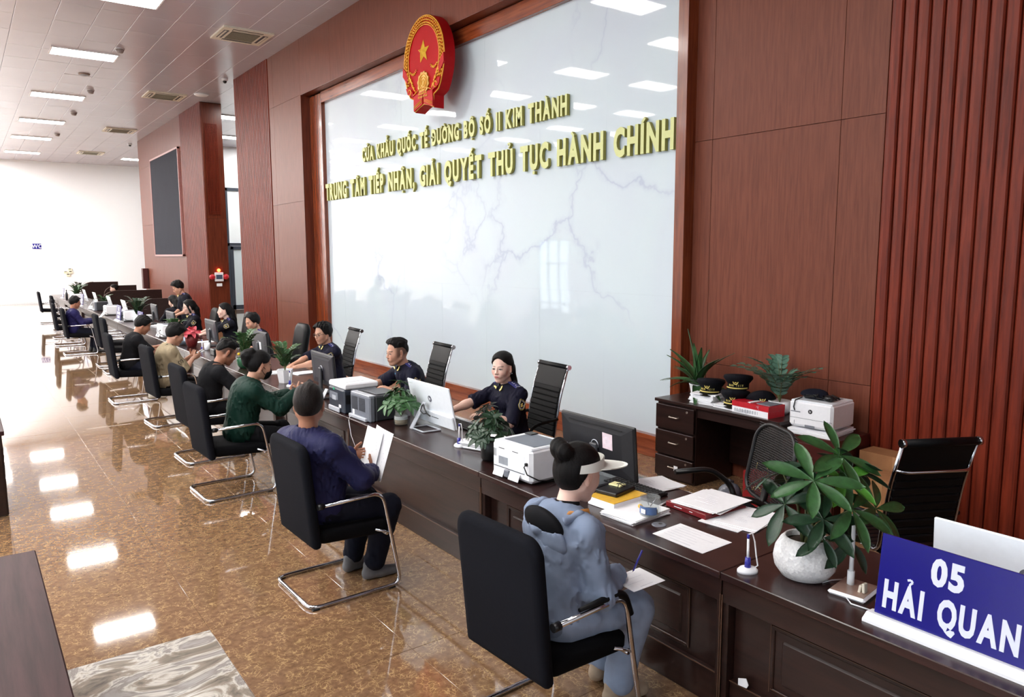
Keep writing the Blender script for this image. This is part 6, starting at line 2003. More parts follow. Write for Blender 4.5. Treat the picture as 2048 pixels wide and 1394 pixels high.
def money_tree():
    t = thing('potted_plant', 'large money tree with big green leaves in a round white pebbled pot', 'plant', (3.21, 1.985, DH))
    pot = MB().lathe([(.075, 0), (.110, .012), (.140, .055), (.148, .095), (.140, .145), (.118, .185), (.098, .205), (.090, .200), (.098, .17), (.05, .165)], 36, capt=True).build('pot', M_POT, t)
    MB().lathe([(.0, .172), (.06, .18), (.098, .172)], 20, capb=False, capt=False).build('soil', M_SOIL, t)
    rw, dw = Vector((.807, -.59, 0)), Vector((.59, .807, 0))
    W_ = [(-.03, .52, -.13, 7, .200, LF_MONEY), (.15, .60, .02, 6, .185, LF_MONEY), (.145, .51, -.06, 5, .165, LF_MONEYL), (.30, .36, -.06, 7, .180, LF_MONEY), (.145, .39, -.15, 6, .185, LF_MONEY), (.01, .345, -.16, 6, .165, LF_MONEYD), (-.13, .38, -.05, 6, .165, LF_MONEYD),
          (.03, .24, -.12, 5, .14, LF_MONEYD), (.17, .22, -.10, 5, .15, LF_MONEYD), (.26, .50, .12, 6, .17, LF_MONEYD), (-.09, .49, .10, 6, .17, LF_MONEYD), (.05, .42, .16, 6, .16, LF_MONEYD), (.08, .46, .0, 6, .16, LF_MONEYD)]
    tops = []
    for (du, z, dt, n, L, me) in W_:
        c = rw * du + dw * dt + Vector((0, 0, z))
        ax = rw * (du - .06) * 2.2 - dw * .62 * (1 if dt < .05 else -.6) + Vector((0, 0, .25 + z * .9))
        tops.append((tuple(c), tuple(ax), n, L, me))
    for i, (c, ax, n, L, me) in enumerate(tops):
        b = MB(); b.tube([(rnd.uniform(-.03, .03), rnd.uniform(-.03, .03), .16), (c[0] * .35, c[1] * .35, .16 + (c[2] - .16) * .55), c], [.009, .007, .004], 7); b.build('stem', M_STEM, t)
        whorl(t, c, ax, n, L * 1.2, me, 40 + i, 80)
def t_pebble():
    t = NT('white_pebble_pot')
    v = t.n('ShaderNodeTexVoronoi', i_Scale=75.0); t.l(t.coord((1, 1, 1)), v.inputs['Vector'])
    t.l(t.ramp(v.outputs['Color'], [(0.0, lin((206, 206, 208))), (1.0, lin((240, 240, 240)))]), t.b.inputs['Base Color']); t.b.inputs['Roughness'].default_value = 0.35
    t.bump(v.outputs['Distance'], .5, .004)
    return t.m
M_POT = t_pebble()
money_tree()

# ---- near desk: sign, lamp, white computer, pen, papers
def sign05():
    t = thing('counter_sign', 'large blue counter sign with white 05 HẢI QUAN lettering', 'sign', (3.06, 1.27, DH))
    b = MB(); b.prism([(-.055, 0), (.075, 0), (.075, .012), (.03, .03), (-.02, .034), (-.055, .012)], -.31, .31, 0, Matrix(((1, 0, 0, 0), (0, 0, 1, 0), (0, 1, 0, 0), (0, 0, 0, 1)))); b.build('base', M_WHITE, t)
    T = Matrix.Translation((.005, 0, .03)) @ Matrix.Rotation(R(6), 4, 'Y')
    MB().box((0, 0, .175), (.012, .575, .345), 0, T, b=.002).build('panel', M_BLUE, t)
    x = MB(); Fm = T @ faceM((-.0068, 0, 0))
    flat_text(x, '05', .100, .80, .068, .07, .002, Fm @ Matrix.Translation((-.015, .205, 0)))
    W = text_letters('HẢI QUAN', .108, .66, .068, .08, .002)[1]
    flat_text(x, 'HẢI QUAN', .108, .66 * .505 / W * 1.0, .068, .08, .002, Fm @ Matrix.Translation((0, .045, 0)))
    x.build('lettering', M_SIGNW, t)
sign05()
t = thing('desk_lamp', 'white desk lamp base with tall stem beside the large potted plant', 'lamp', (3.235, 1.745, DH))
MB().box((0, 0, .012), (.20, .17, .022), 0, Matrix.Rotation(R(8), 4, 'Z'), b=.010).build('base', M_WHITE, t)
MB().box((0, 0, .0245), (.18, .15, .002), 0, Matrix.Rotation(R(8), 4, 'Z')).build('base_plate', mat('lamp_plate_brown', (150, 124, 112), 0.25), t)
MB().tube([(.02, .03, .02), (.02, .03, .09)], .0165, 12).build('collar', M_WHITE, t)
MB().tube([(.02, .03, .08), (.022, .03, .25), (.03, .035, .30), (.07, .05, .32)], [.011, .0095, .0085, .008], 10).build('stem', M_WHITE, t)
MB().box((.15, .07, .32), (.20, .05, .02), b=.008).build('lamp_head', M_WHITE, t)
for i in range(2):
    MB().box((-.02 - .0 * i, -.035 - .028 * i, .045), (.03, .013, .045), 0, Matrix.Rotation(R(10 - 14 * i), 4, 'X'), b=.003).build('clip', mat('clip_cream', (222, 214, 196), 0.4), t)
cb = MB(); cb.tube([(.09, .09, .008), (.03, .13, .005), (-.03, .14, .005)], .003, 6); cb.tube([(-.10, -.02, .01), (-.13, -.06, .006), (-.12, -.14, .006)], .003, 6); cb.build('cable', M_WHITE, t)
aio('white all-in-one computer behind the blue 05 sign', (3.42, 1.12, DH), 0, zc=.21, tilt=4)
pen_stand('blue and white counter pen beside the white pebbled pot', (3.03, 2.18, DH), 60)
paper_sheet('single printed sheet lying on the counter edge next to the visor woman', [(3.03, 2.815, DH + .002), (3.03, 2.46, DH + .002), (3.28, 2.465, DH + .002), (3.28, 2.83, DH + .002)], lines=7, seed=9)
t = thing('cable_grommet', 'grey oval cable grommet set in the counter top', 'grommet', (3.165, 2.89, DH))
MB().lathe([(.042, 0), (.042, .003), (.036, .004)], 22).build('cap', M_GREYP, t); MB().lathe([(.012, .0042), (.012, .005)], 12, c=(.012, .0, 0)).build('hole', M_BLACK, t)
paper_stack('white paper stack under the clear jar', (3.19, 3.10, DH), 4, 7, .33, .26, seed=3, jit=.006, lines=False)
t = thing('plastic_jar', 'clear round plastic jar with a blue label on the paper stack', 'jar', (3.19, 2.985, DH + .030))
MB().lathe([(.001, .002), (.058, .002), (.062, .010), (.062, .085), (.058, .095), (.060, .098), (.060, .112), (.054, .112), (.054, .012), (.001, .010)], 28, capb=False, capt=False).build('wall', M_CLEAR, t)
MB().sheet(lambda u, v: (.0632 * math.cos(R(150 + 110 * u)), .0632 * math.sin(R(150 + 110 * u)), .016 + .046 * v), 12, 1).build('label_band', mat('jar_label_blue', (84, 112, 160), 0.5), t)
MB().box((-.0635, -.005, .034), (.002, .035, .026)).build('barcode', M_WHITE, t); MB().ball((-.045, .035, .05), (.012, .018, .014)).build('label_motif', mat('label_yellow', (226, 176, 60), 0.5), t)
MB().lathe([(.0, .014), (.045, .014), (.045, .030), (.0, .034)], 20).build('contents', M_DARK, t)
pp = MB(); pp.tube([(.0, .0, .05), (.03, -.02, .10)], .003, 6); pp.tube([(.01, .02, .05), (-.02, .01, .105)], .0025, 6); pp.build('paper_clips', M_CHROME, t)
t = thing('thick_book', 'thick white-edged book with a yellow cover beside the keyboard', 'book', (3.24, 3.31, DH))
MB().box((0, 0, .028), (.30, .22, .05), 0, Matrix.Rotation(R(3), 4, 'Z')).build('pages', M_PAPER, t); MB().box((0, 0, .056), (.304, .224, .005), 0, Matrix.Rotation(R(3), 4, 'Z')).build('cover', mat('yellow_cover', (226, 178, 62), 0.5), t)
t = thing('calculator', 'black calculator tray lying on the yellow book', 'calculator', (3.27, 3.36, DH + .0585))
MB().box((0, 0, .013), (.22, .16, .025), 0, Matrix.Rotation(R(12), 4, 'Z'), b=.006).build('case', M_BLACK, t); MB().box((.05, .02, .030), (.07, .09, .01), 0, Matrix.Rotation(R(12), 4, 'Z'), b=.003).build('note_pad', mat('pale_yellow_note', (226, 222, 164), 0.6), t)
sp_ = MB(); sp_.tube([(-.03, -.05, .04), (.0, -.03, .06), (.03, -.05, .04), (.05, -.02, .05), (.03, .02, .04)], .003, 6); sp_.build('glasses_frame', M_BLACK, t)
def keyboard(label, loc, rz):
    t = thing('keyboard', label, 'keyboard', loc, R(rz), 'black keyboards')
    MB().box((0, 0, .010), (.15, .46, .018), b=.005).build('base', M_BLACK, t)
    b = MB()
    for i in range(5):
        for j in range(16):
            b.box((-.055 + .0265 * i, -.208 + .0277 * j, .022), (.021, .0225, .008), b=.002)
    tag(b.build('keys', mat('key_black', (26, 26, 29), 0.55), t), kind='stuff')
keyboard('black keyboard beside the paper piles on the near desk', (3.53, 3.45, DH), 2)
monitor('near black monitor with a pink note, in front of the visor woman', (3.47, 3.74, DH), 0, .735, .375, .255, M_DELLN, note=True, tilt=5)
paper_stack('loose pile of white sheets behind the keyboard', (3.66, 3.42, DH), -10, 4, .36, .27, seed=5, jit=.03, th=.003)
t = thing('document_folder', 'dark red document folder under loose sheets', 'folder', (3.60, 2.93, DH))
MB().box((-.13, 0, .018), (.06, .32, .034), 0, Matrix.Rotation(R(-2), 4, 'Z'), b=.004).build('spine', M_FOLDER, t); MB().box((.05, 0, .010), (.32, .32, .018), 0, Matrix.Rotation(R(-2), 4, 'Z'), b=.004).build('boards', M_FOLDER, t)
for q in (-.06, .06): MB().box((-.161, q, .02), (.002, .06, .004)).build('label_slot', M_WHITE, t)
paper_stack('crumpled white sheets lying on the red folder', (3.66, 2.92, DH + .036), 8, 4, .36, .30, seed=7, jit=.03, th=.003)
paper_stack('overlapping white sheets between the red folder and the large plant', (3.62, 2.66, DH), 12, 3, .36, .26, seed=8, jit=.04, th=.003)
t = thing('pen', 'white pen lying by the red folder', 'pen', (3.37, 3.10, DH)); MB().tube([(0, .0, .006), (.13, .03, .006)], .0055, 8).build('barrel', M_WHITE, t); MB().tube([(.13, .03, .006), (.148, .034, .006)], [.005, .001], 8).build('tip', M_GREYP, t)
printer_white('white laser printer with power cable left of the near monitor', (2.985, 4.10, DH), 3, .37, .43, .252)
# dark umbrella-leaved plant
def leafy(label, loc, pot, h0, R0, n, L, meshes, seed, stems=6, top=.0, droopax=.6, squash=1.0, potn='pot', whn=5):
    t = thing('potted_plant', label, 'plant', loc)
    g = random.Random(seed)
    pot(t)
    for i in range(n):
        a = g.uniform(0, 6.28); rr = R0 * math.sqrt(g.random()); z = h0 + top * (1 - (rr / R0) ** 1.3) * g.uniform(.35, 1.0)
        c = (rr * math.cos(a), rr * math.sin(a) * squash, z)
        if i < stems:
            b = MB(); b.tube([(0, 0, h0 * .4), (c[0] * .4, c[1] * .4, h0 * .4 + (z - h0 * .4) * .6), c], [.006, .005, .003], 6); b.build('stem', M_STEM, t)
        ax = (math.cos(a) * droopax * (rr / R0 + .2), math.sin(a) * droopax * (rr / R0 + .2), .8)
        whorl(t, c, ax, whn, L, g.choice(meshes), seed * 31 + i, 78)
    return t
def pot_black(t):
    MB().lathe([(.055, 0), (.072, .02), (.075, .16), (.070, .165), (.066, .15), (.0, .15)], 22, capt=False).build('pot', M_BLACK, t)
leafy('dark bushy umbrella plant in a black pot behind the white printer', (3.17, 4.62, DH), pot_black, .20, .18, 44, .082, [LF_OVALD, LF_MONEYD], 3, 8, .27, 1.1)
pen_stand('blue and white counter pen between the white computer and the dark plant', (3.19, 5.10, DH), 0)
paper_stack('bundles of printed papers behind the dark bushy plant', (3.40, 5.00, DH), 20, 8, .34, .27, seed=12, jit=.03, th=.007)
aio('white all-in-one computer in front of the female officer', (3.36, 5.83, DH), 0, zc=.225, tilt=12)
t = thing('cable_plug', 'small yellow plug lying on the counter', 'plug', (3.30, 5.24, DH)); MB().tube([(0, 0, .008), (.03, -.02, .008)], .007, 8).build('plug', mat('plug_yellow', (224, 176, 60), 0.5), t); MB().tube([(.03, -.02, .008), (.05, -.03, .006)], .003, 6).build('wire', M_CABLE, t)
keyboard('black keyboard at the hands of the female officer', (3.62, 5.75, DH), 0)
def pot_glass(t):
    MB().lathe([(.04, .003), (.062, .006), (.066, .05), (.058, .10), (.052, .118), (.060, .150), (.056, .150), (.048, .118), (.05, .1), (.0, .09)], 26, capt=False).build('pot', glass('jar_glass', (236, 238, 234), alpha=.16), t)
    MB().lathe([(.0, .008), (.056, .010), (.058, .05), (.0, .052)], 22).build('water', mat('root_water', (150, 128, 100), 0.3), t)
    MB().lathe([(.0625, .055), (.061, .085)], 22, capb=False, capt=False).build('paper_band', M_WHITE, t)
leafy('green umbrella plant in a clear glass vase beside the grey printer', (3.19, 6.10, DH), pot_glass, .20, .16, 20, .115, [LF_SHEF], 5, 8, .22, .9, 1.0)
printer_grey('dark grey laser printer with vent slots facing the aisle', (2.98, 6.53, DH), 2)
printer_two('white and blue-black laser printer next to the dark monitor', (2.95, 7.02, DH), 0)
t = thing('charger_cable', 'thin white charger cable hanging over the counter edge', 'cable', (2.93, 6.66, DH)); MB().tube([(.06, .0, .01), (0, 0, .012), (-.012, -.005, -.02), (-.012, -.05, -.16), (-.010, -.13, -.25)], .003, 6).build('wire', M_WHITE, t); MB().tube([(.06, 0, .01), (.085, .0, .01)], .007, 8).build('plug', M_WHITE, t)
monitor('dark monitor in front of the officer with glasses', (3.27, 8.10, DH), -2, .70, .37, .27, M_DELL, text=False)
t = thing('phone_stand', 'small white slanted card stand below the dark monitor', 'stand', (3.08, 7.72, DH)); MB().box((0, 0, .06), (.008, .075, .13), 0, Matrix.Rotation(R(30), 4, 'Y'), b=.003).build('card', M_LGREY, t); MB().box((.05, 0, .006), (.12, .08, .012), b=.003).build('foot', M_BLACK, t)
def pot_hex(t):
    MB().lathe([(.080, 0), (.105, .16), (.098, .16), (.090, .13), (.0, .13)], 6, smooth=False, capt=False).build('pot', M_WHITE, t)
def zz(label, loc, pot, n, H, spread, seed, me, ll=.07, z0=.14, npair=8, xs=1.0):
    t = thing('potted_plant', label, 'plant', loc); pot(t); g = random.Random(seed)
    for i in range(n):
        a = 2 * math.pi * i / n + g.uniform(-.3, .3); hh = H * g.uniform(.65, 1.05); sp = spread * g.uniform(.35, 1.05)
        P = [Vector((sp * (u ** 1.5) * math.cos(a) * (xs if math.cos(a) > 0 else 1), sp * (u ** 1.5) * math.sin(a), z0 + (hh - z0) * math.sin(u * 1.45))) for u in [k / 10 for k in range(11)]]
        MB().tube(P, [.006 - .004 * k / 10 for k in range(11)], 6).build('stem', M_STEM, t)
        for k in range(npair):
            u = .22 + .78 * k / (npair - 1); q = u * 10; j = min(9, int(q)); p = P[j].lerp(P[j + 1], q - j); d = (P[j + 1] - P[j]).normalized()
            sd = d.cross(Vector((0, 0, 1)));
            if sd.length < .05: sd = Vector((math.sin(a), -math.cos(a), 0))
            sd.normalize()
            for s in (-1, 1):
                put_leaf(me, t, p, d * .75 + sd * s * .9 + Vector((0, 0, .1)), d.cross(sd) * -1 if d.cross(sd).z < 0 else d.cross(sd), ll * g.uniform(.8, 1.1))
    return t
zz('green feathery plant in a white hexagonal planter on the counter', (3.15, 9.05, DH), pot_hex, 14, .47, .25, 4, LF_ZZ, .070, npair=9)
pen_stand('blue and white counter pen in front of the hexagonal planter', (3.08, 8.70, DH), 0)
paper_stack('white papers at the hands of the officer with glasses', (3.60, 9.6, DH), 10, 3, .3, .22, seed=14)
paper_stack('papers behind the hexagonal planter', (3.35, 9.85, DH), -15, 3, .3, .22, seed=15)
monitor('dark monitor with a white card in front of the half-hidden officer', (3.5, 11.05, DH), 0, .70, .37, .27, M_DELL, phone=True, text=False)
def pot_green(t):
    MB().lathe([(.075, 0), (.11, .05), (.118, .13), (.108, .15), (.1, .13), (.0, .13)], 22, capt=False).build('pot', mat('green_glaze', (36, 86, 58), 0.25), t)
    for i in range(5):
        a = i * 1.25; MB().ball((.13 * math.cos(a), .13 * math.sin(a), .21 + .03 * (i % 3)), .02, 0, 10, 8).build('fruit', mat('kumquat_yellow', (226, 186, 40), 0.4), t)
zz('leafy plant with yellow fruit in a green glazed pot', (3.12, 10.55, DH), pot_green, 13, .50, .30, 8, LF_ZZ, .08)
pen_stand('blue and white counter pen beside the green glazed pot', (3.1, 10.05, DH), 0)
# pink-leaved plant, cup, bag, monitors further on
def pot_maroon(t):
    MB().lathe([(.07, 0), (.10, .10), (.105, .19), (.0, .17)], 18, capt=False).build('pot', mat('red_speckled_pot', (120, 34, 36), 0.5, var=.4, nscale=60), t)
leafy('pink-leaved plant in a dark red speckled pot', (3.12, 13.55, DH), pot_maroon, .22, .11, 7, .16, [LF_PINK], 9, 3, .1, .8)
t = thing('glass_cup', 'white mug with a blue and white pen stand beside the pink plant', 'cup', (3.22, 12.95, DH)); MB().lathe([(.035, 0), (.045, .01), (.048, .12), (.044, .12), (.04, .01)], 20, capt=False).build('mug', M_WHITE, t); MB().tube([(0, .047, .09), (0, .075, .08), (0, .075, .05), (0, .046, .03)], .006, 6).build('handle', M_WHITE, t)
pen_stand('blue and white counter pen beside the white mug', (3.1, 12.8, DH), 0)
t = thing('plastic_bag', 'crumpled pale blue plastic bag beside the pink-leaved plant', 'bag', (3.06, 13.95, DH)); bg = MB(); bg.ball((0, 0, .06), (.11, .13, .06), 0, 14, 8)
bg.v = [(x * (1 + .18 * math.sin(31 * x + 17 * y)), y * (1 + .18 * math.sin(23 * y + 41 * z)), max(0, z * (1 + .25 * math.sin(37 * x + 29 * y)))) for x, y, z in bg.v]; bg.build('bag_body', mat('pale_blue_film', (150, 170, 190), 0.3), t); MB().tube([(0, 0, .11), (.02, .02, .14), (.05, .01, .13)], .01, 6).build('knot', mat('pale_blue_film', None), t)
paper_stack('white sheet at the hands of the long-haired officer by the door', (3.48, 14.2, DH), 0, 2, .3, .22, seed=16)
monitor('dark monitor in front of the long-haired officer by the door', (3.45, 13.5, DH), 0, .70, .37, .27, M_DELL, text=False)
t = thing('card_reader', 'small black box with a slanted plate beside the dark monitor', 'card reader', (3.2, 12.2, DH)); MB().box((0, 0, .05), (.2, .22, .10), b=.01).build('box', M_BLACK, t); MB().box((-.02, 0, .15), (.008, .14, .1), 0, Matrix.Rotation(R(25), 4, 'Y'), b=.003).build('plate', M_LGREY, t)
monitor('dark monitor in front of the female officer with glasses', (3.33, 16.0, DH), 0, .70, .37, .27, M_DELL, phone=True, text=False)
monitor('dark monitor before the nearest partition', (3.55, 18.7, DH), 0, .66, .36, .27, M_DELL, text=False)
def pot_white(t):
    MB().lathe([(.06, 0), (.085, .03), (.095, .16), (.088, .16), (.08, .13), (.0, .13)], 20, capt=False).build('pot', M_WHITE, t)
zz('white-flowered leafy plant in a white pot behind the black-haired man', (3.15, 14.9, DH), pot_white, 8, .38, .2, 12, LF_OVAL, .09)
zz('tall bushy plant in a white pot beside the nearest blue desk sign', (3.2, 18.7, DH), pot_white, 14, .62, .30, 13, LF_OVALD, .085)
printer_white('white printer on the counter behind the bending black-shirted man', (2.99, 15.5, DH), 0, .36, .42, .25, rear=True)
printer_white('white printer between the two far blue desk signs', (3.05, 19.9, DH), 0, .36, .42, .25, rear=True)
paper_stack('crumpled white papers beside the dark monitor at the partition', (3.5, 17.7, DH), 20, 6, .34, .3, seed=18, jit=.05, th=.01)
paper_stack('high pile of white papers before the nearest partition', (3.45, 19.6, DH), 10, 12, .34, .3, seed=19, jit=.04, th=.012)
t = thing('desk_tray', 'open dark tray full of papers before the nearest partition', 'tray', (3.55, 17.1, DH)); MB().box((0, 0, .01), (.3, .3, .02)).build('floor', M_BLACK, t)
for a in range(4): MB().box((.15, 0, .06), (.008, .3, .12), 0, Matrix.Rotation(a * math.pi / 2, 4, 'Z')).build('side', M_BLACK, t)
def far_sign(label, x, y):
    t = thing('counter_sign', label, 'sign', (x, y, DH), 0, 'blue desk signs farther down the counter')
    MB().prism([(-.05, 0), (.07, 0), (.07, .012), (.03, .03), (-.02, .034), (-.05, .012)], -.30, .30, 0, Matrix(((1, 0, 0, 0), (0, 0, 1, 0), (0, 1, 0, 0), (0, 0, 0, 1)))).build('base', M_WHITE, t)
    T = Matrix.Translation((.005, 0, .03)) @ Matrix.Rotation(R(6), 4, 'Y')
    MB().box((0, 0, .175), (.012, .575, .345), 0, T, b=.002).build('panel', M_BLUE, t)
    x_ = MB()
    x_.box((-.007, 0, .26), (.002, .09, .09), 0, T)
    for z, w in ((.165, .44), (.075, .34)):
        for k in range(int(w / .05)):
            x_.box((-.007, -w / 2 + .05 * k + .02, z), (.002, .036, .062), 0, T)
    x_.build('lettering', M_SIGNW, t)
far_sign('nearest of the far blue desk signs, beside the bushy plant', 3.0, 17.5)
far_sign('second far blue desk sign, behind the paper of the man in purple', 2.98, 20.0)
far_sign('third far blue desk sign, above the head of the man in purple', 3.0, 26.8)
far_sign('smallest far blue desk sign at the end of the counter', 3.0, 32.0)
aio('white computer standing just behind the second far blue sign', (3.3, 21.0, DH), 0, .60, .38, zc=.26)
aio('white computer in the middle of the far row', (3.3, 23.3, DH), 0, .60, .38, zc=.26)
aio('white computer nearest the end of the counter', (3.3, 28.3, DH), 0, .60, .38, zc=.26)
aio('white computer between the third far sign and the plants', (3.3, 26.0, DH), 0, .60, .38, zc=.26)
printer_white('white printer behind the head of the man in purple', (3.0, 22.2, DH), 0, .36, .42, .25)
printer_white('white printer near the end of the counter', (3.0, 29.6, DH), 0, .36, .42, .25)
printer_grey('grey printer beside the far white computers', (3.02, 24.3, DH), 0)
paper_stack('white paper pile on the far counter', (3.2, 25.2, DH), 10, 8, .34, .3, seed=21, jit=.03, th=.01)
zz('bushy palm-like plant at the far end of the counter', (3.3, 30.6, DH), pot_white, 12, .5, .30, 17, LF_OVAL, .09)
zz('second bushy plant at the far end by the last partition', (3.7, 33.4, DH), pot_white, 12, .55, .36, 19, LF_OVALD, .09)
zz('small plant between two far white computers', (3.35, 24.8, DH), pot_white, 8, .4, .22, 23, LF_OVAL, .08)
t = thing('bottle', 'dark slim bottle at the end of the counter', 'bottle', (3.05, 31.2, DH)); MB().lathe([(.04, 0), (.04, .2), (.015, .26), (.015, .31)], 14).build('body', M_DARK, t); MB().lathe([(.018, .31), (.018, .34)], 12).build('cap', M_BLACK, t)

# ================================================================== DRAWER DESK AREA
ZD = .832
def pot_small(t):
    MB().lathe([(.06, 0), (.068, .01), (.062, .02), (.085, .13), (.090, .135), (.080, .135), (.06, .12), (.0, .12)], 22, capt=False).build('pot', M_WHITE, t)
t = thing('potted_plant', 'dracaena with long arching leaves in a white pot on the drawer desk', 'plant', (6.16, 5.13, ZD)); pot_small(t)
g = random.Random(5)
for i in range(17):
    a = g.uniform(0, 6.28); el = g.uniform(.15, 1.2)
    if i < 3: el = 1.45; a = 2.2 + i
    d = (math.cos(a) * math.cos(el) * (.15 if math.cos(a) > 0 else 1.2), math.sin(a) * math.cos(el) * 1.2, math.sin(el))
    put_leaf(LF_STRAPU if el > 1.3 else LF_STRAP, t, (0, 0, .12), d, (0, 0, 1), g.uniform(.34, .50) if i else .60, 1.0)
def pot_white_low(t):
    MB().lathe([(.08, 0), (.10, .03), (.105, .12), (.097, .12), (.0, .1)], 22, capt=False).build('pot', M_WHITE, t)
zz('grey-green leafy plant in a white pot behind the peaked caps', (6.12, 4.12, ZD), pot_white_low, 17, .52, .42, 6, LF_PALE, .085, .10, npair=7, xs=.3)
paper_stack('tall stack of white paper bundles under a peaked cap', (6.02, 4.86, ZD), 8, 8, .30, .27, seed=31, jit=.012, th=.013, lines=False)
paper_stack('low paper bundle under two stacked peaked caps', (6.0, 4.56, ZD), 0, 3, .28, .24, seed=32, jit=.01, th=.012, lines=False)
M_CAP = cloth('cap_black_felt', (17, 17, 24), 0.8)
def cap(label, loc, rz, tilt=0, txt='VIET NAM'):
    t = thing('peaked_cap', label, 'cap', loc, R(rz), 'black peaked caps with gold braid')
    t.scale = (1.12, 1.12, 1.2)
    T = Matrix.Rotation(R(tilt), 4, 'Y')
    b = MB()
    def ring(u, v):
        a = 2 * math.pi * u
        prof = [(.088, .0), (.090, .045), (.098, .052), (.125 + .012 * math.cos(a), .085 + .03 * max(0, math.cos(a))), (.120, .10 + .035 * max(0, math.cos(a))), (.06, .108 + .02 * max(0, math.cos(a))), (.001, .112)]
        k = v * (len(prof) - 1); i = min(len(prof) - 2, int(k)); f = k - i
        r = prof[i][0] * (1 - f) + prof[i + 1][0] * f; z = prof[i][1] * (1 - f) + prof[i + 1][1] * f
        return (r * 1.08 * math.cos(a), r * math.sin(a), z)
    b.sheet(ring, 28, 12, 0, 0, T); b.build('crown', M_CAP, t)
    v = MB(); v.sheet(lambda u, w: ((.095 + .055 * w * math.cos(R(-58 + 116 * u))) * math.cos(R(-58 + 116 * u)) * 1.05, (.088 + .02 * w) * math.sin(R(-58 + 116 * u)) * 1.02, .012 - .022 * w), 14, 4, .004, 0, T); v.build('peak', M_LEATHER, t)
    g_ = MB(); g_.tube([(.096 * 1.08 * math.cos(R(a)), .094 * math.sin(R(a)), .014) for a in range(-66, 67, 6)], .0055, 6, M=T); g_.build('gold_braid', M_TAB, t)
    e = MB(); e.tube([(.112 + .010 * math.sin(q) * 0, .022 * math.cos(q), .074 + .026 * math.sin(q)) for q in [2 * math.pi * i / 16 for i in range(16)]], .004, 6, 0, True, M=T); e.ball((.112, 0, .074), (.004, .014, .016), 0, 8, 6, T); e.build('badge', M_TAB, t)
    x = MB()
    for k, ch in enumerate(txt):
        if ch == ' ': continue
        a = R(34 - k * 9.5)
        M2 = T @ Matrix(((-math.sin(a), 0, math.cos(a), .101 * 1.08 * math.cos(a)), (math.cos(a), 0, math.sin(a), .099 * math.sin(a)), (0, 1, 0, .030), (0, 0, 0, 1)))
        v_, f_, w_ = glyph(ch, .03)
        x.add([(-(p[0] * .6 - w_ * .3) * -.016, p[1] * .016, p[2] * .003) for p in v_], f_, 0, False, M2)
    x.build('cap_lettering', M_TAB, t)
cap('peaked cap resting on the tall paper stack', (6.02, 4.84, ZD + .106), 200)
cap('lower peaked cap of the stacked pair', (6.0, 4.53, ZD + .038), 205)
cap('upper peaked cap of the stacked pair', (6.04, 4.53, ZD + .185), 205)
cap('peaked cap lying behind the red paper box', (6.06, 4.28, ZD + .0), 225, -25)
t = thing('paper_ream_box', 'torn red and white paper ream box on the drawer desk', 'box', (5.93, 4.22, ZD))
MB().box((0, 0, .03), (.22, .42, .06), 0, Matrix.Rotation(R(-4), 4, 'Z')).build('lower_ream', M_WHITE, t)
b = MB(); b.box((0, 0, .085), (.225, .425, .05), 0, Matrix.Rotation(R(-4), 4, 'Z')); b.box((0, -.209, .03), (.222, .006, .058), 0, Matrix.Rotation(R(-4), 4, 'Z')); b.build('red_wrapper', M_RED, t)
MB().prism([(-.10, .0), (.11, -.02), (.09, .19), (-.04, .12)], .111, .118, 0, Matrix.Rotation(R(-8), 4, 'X')).build('torn_flap', M_PAPER, t)
MB().box((.01, -.12, .113), (.17, .15, .006), 0, Matrix.Rotation(R(-4), 4, 'Z')).build('grey_panel', M_GREYP, t)
x = MB(); x.tube([(-.118, -.10 + .035 * math.cos(a), .085 + .016 * math.sin(a)) for a in [2 * math.pi * i / 16 for i in range(14)]], .002, 5); x.box((-.118, -.10, .085), (.002, .04, .012))
for k in range(12): x.box((-.115, .17 - .028 * k, .03), (.002, .012, .03))
x.build('printed_marks', M_LGREY, t)
paper_stack('stack of white papers under the wall-side printer', (6.06, 3.66, .745), 2, 4, .44, .40, seed=33, jit=.012, th=.012, lines=False)
printer_white('white printer with a tangle of black cables on its lid', (5.86, 3.64, .795), 4, .40, .40, .245, rear=False)
t = thing('cable_tangle', 'tangle of dark cables and a navy pouch on the white printer', 'cables', (6.02, 3.66, 1.042))
pc = MB(); pc.ball((.02, .06, .035), (.09, .13, .035), 0, 14, 8); pc.v = [(x, y, max(0, z * (1 + .3 * math.sin(30 * x + 21 * y)))) for x, y, z in pc.v]; pc.build('navy_pouch', C_NAVYP, t)
cc = MB()
for k in range(6):
    q = random.Random(k); cc.tube([(q.uniform(-.1, .1), q.uniform(-.16, .12), .012 + .04 * q.random()) for _ in range(7)], .006, 6)
cc.tube([(-.10, .10, .02), (-.175, .12, .0), (-.180, .13, -.06), (-.178, .12, -.09)], .005, 6); cc.build('black_cables', M_CABLE, t)
MB().ball((-.02, -.11, .03), (.045, .05, .03), 0, 12, 8).build('mouse', M_BLACK, t)
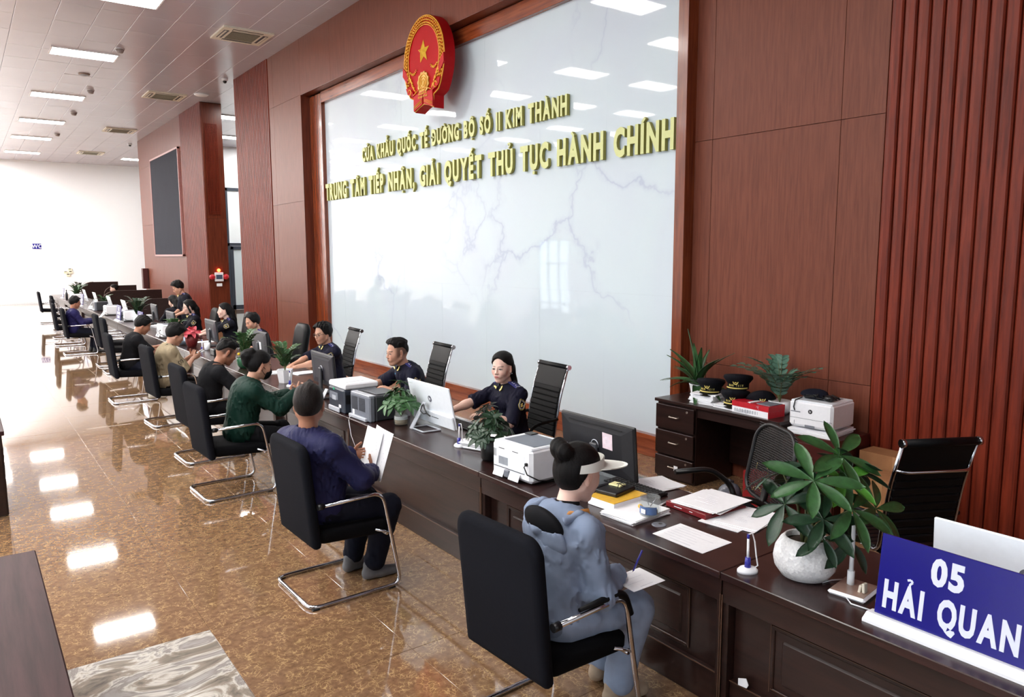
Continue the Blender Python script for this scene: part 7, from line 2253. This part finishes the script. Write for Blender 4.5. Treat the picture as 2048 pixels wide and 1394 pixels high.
def carton(label, loc, rz, d, w, h, mk):
    t = thing('cardboard_box', label, 'box', loc, R(rz), 'cardboard boxes by the slatted wall')
    b = MB(); th = .006
    b.box((0, -w / 2, h / 2), (d, th, h)); b.box((0, w / 2, h / 2), (d, th, h)); b.box((-d / 2, 0, h / 2), (th, w, h)); b.box((d / 2, 0, h / 2), (th, w, h)); b.box((0, 0, .004), (d, w, .008)); b.box((0, 0, h - .004), (d, w, .006)); b.build('walls', M_CARD, t)
    MB().box((-d / 2 - .004, 0, h * .5), (.002, .05, h)).build('tape', mat('parcel_tape', (176, 132, 92), 0.35), t)
    if mk:
        MB().box((-d / 2 - .004, -w * .36, h * .78), (.002, .12, .09)).build('shipping_label', M_PAPER, t); MB().box((-d / 2 - .0055, -w * .40, h * .82), (.001, .03, .03)).build('label_block', M_PRINT, t)
    else:
        x = MB(); flat_text(x, '2', .05, .62, .02, .1, .002, faceM((-d / 2 - .004, -w * .38, h * .78))); flat_text(x, '26', .035, .62, .02, .1, .002, faceM((-d / 2 - .004, -w * .2, h * .45)))
        for k in range(5): x.box((-d / 2 - .004, .12 - .035 * k, h * .47), (.002, .022, .028))
        x.build('stencil_print', M_DARK, t)
carton('rear cardboard box with a white shipping label against the slatted wall', (6.25, 3.02, 0), 0, .22, .62, .64, True)
carton('front cardboard box with stencilled numbers near the slatted wall', (5.95, 2.98, 0), 3, .30, .60, .53, False)
t = thing('gift_bag', 'red paper gift bag standing on the floor behind the mesh chair', 'bag', (5.52, 3.86, 0)); MB().prism([(-.06, -.15), (.06, -.15), (.06, .15), (-.06, .15)], 0, .42).build('bag', mat('gift_bag_red', (140, 24, 28), 0.4), t); MB().tube([(0, -.06, .42), (0, -.05, .50), (0, .05, .50), (0, .06, .42)], .004, 6).build('handle', M_TAB, t); x = MB(); x.tube([(-.062, .05 * math.cos(a), .25 + .06 * math.sin(a)) for a in [.5 * i for i in range(11)]], .006, 5); x.build('gold_motif', M_TAB, t)
t = thing('plastic_bag', 'crumpled clear plastic bag on the floor beside the red gift bag', 'bag', (5.45, 4.15, 0)); bg = MB(); bg.ball((0, 0, .12), (.12, .13, .12), 0, 16, 10)
bg.v = [(x * (1 + .2 * math.sin(31 * x + 27 * z)), y * (1 + .2 * math.sin(33 * y + 41 * z)), max(0.004, z * (1 + .15 * math.sin(37 * x + 29 * y)))) for x, y, z in bg.v]; bg.build('film', mat('grey_film', (96, 98, 108), 0.2), t); MB().tube([(0, 0, .22), (.03, .02, .29), (.06, .0, .27)], .015, 6).build('knot', mat('grey_film', None), t)
t = thing('paper_tag', 'small white torn tag stuck low on the nearest desk front', 'tag', (2.97, 2.135, .22)); MB().prism([(-.03, -.025), (.02, -.02), (.03, .0), (.015, .028), (-.03, .01)], 0, .003, 0, faceM((-.0, 0, 0))).build('tag', M_PAPER, t)
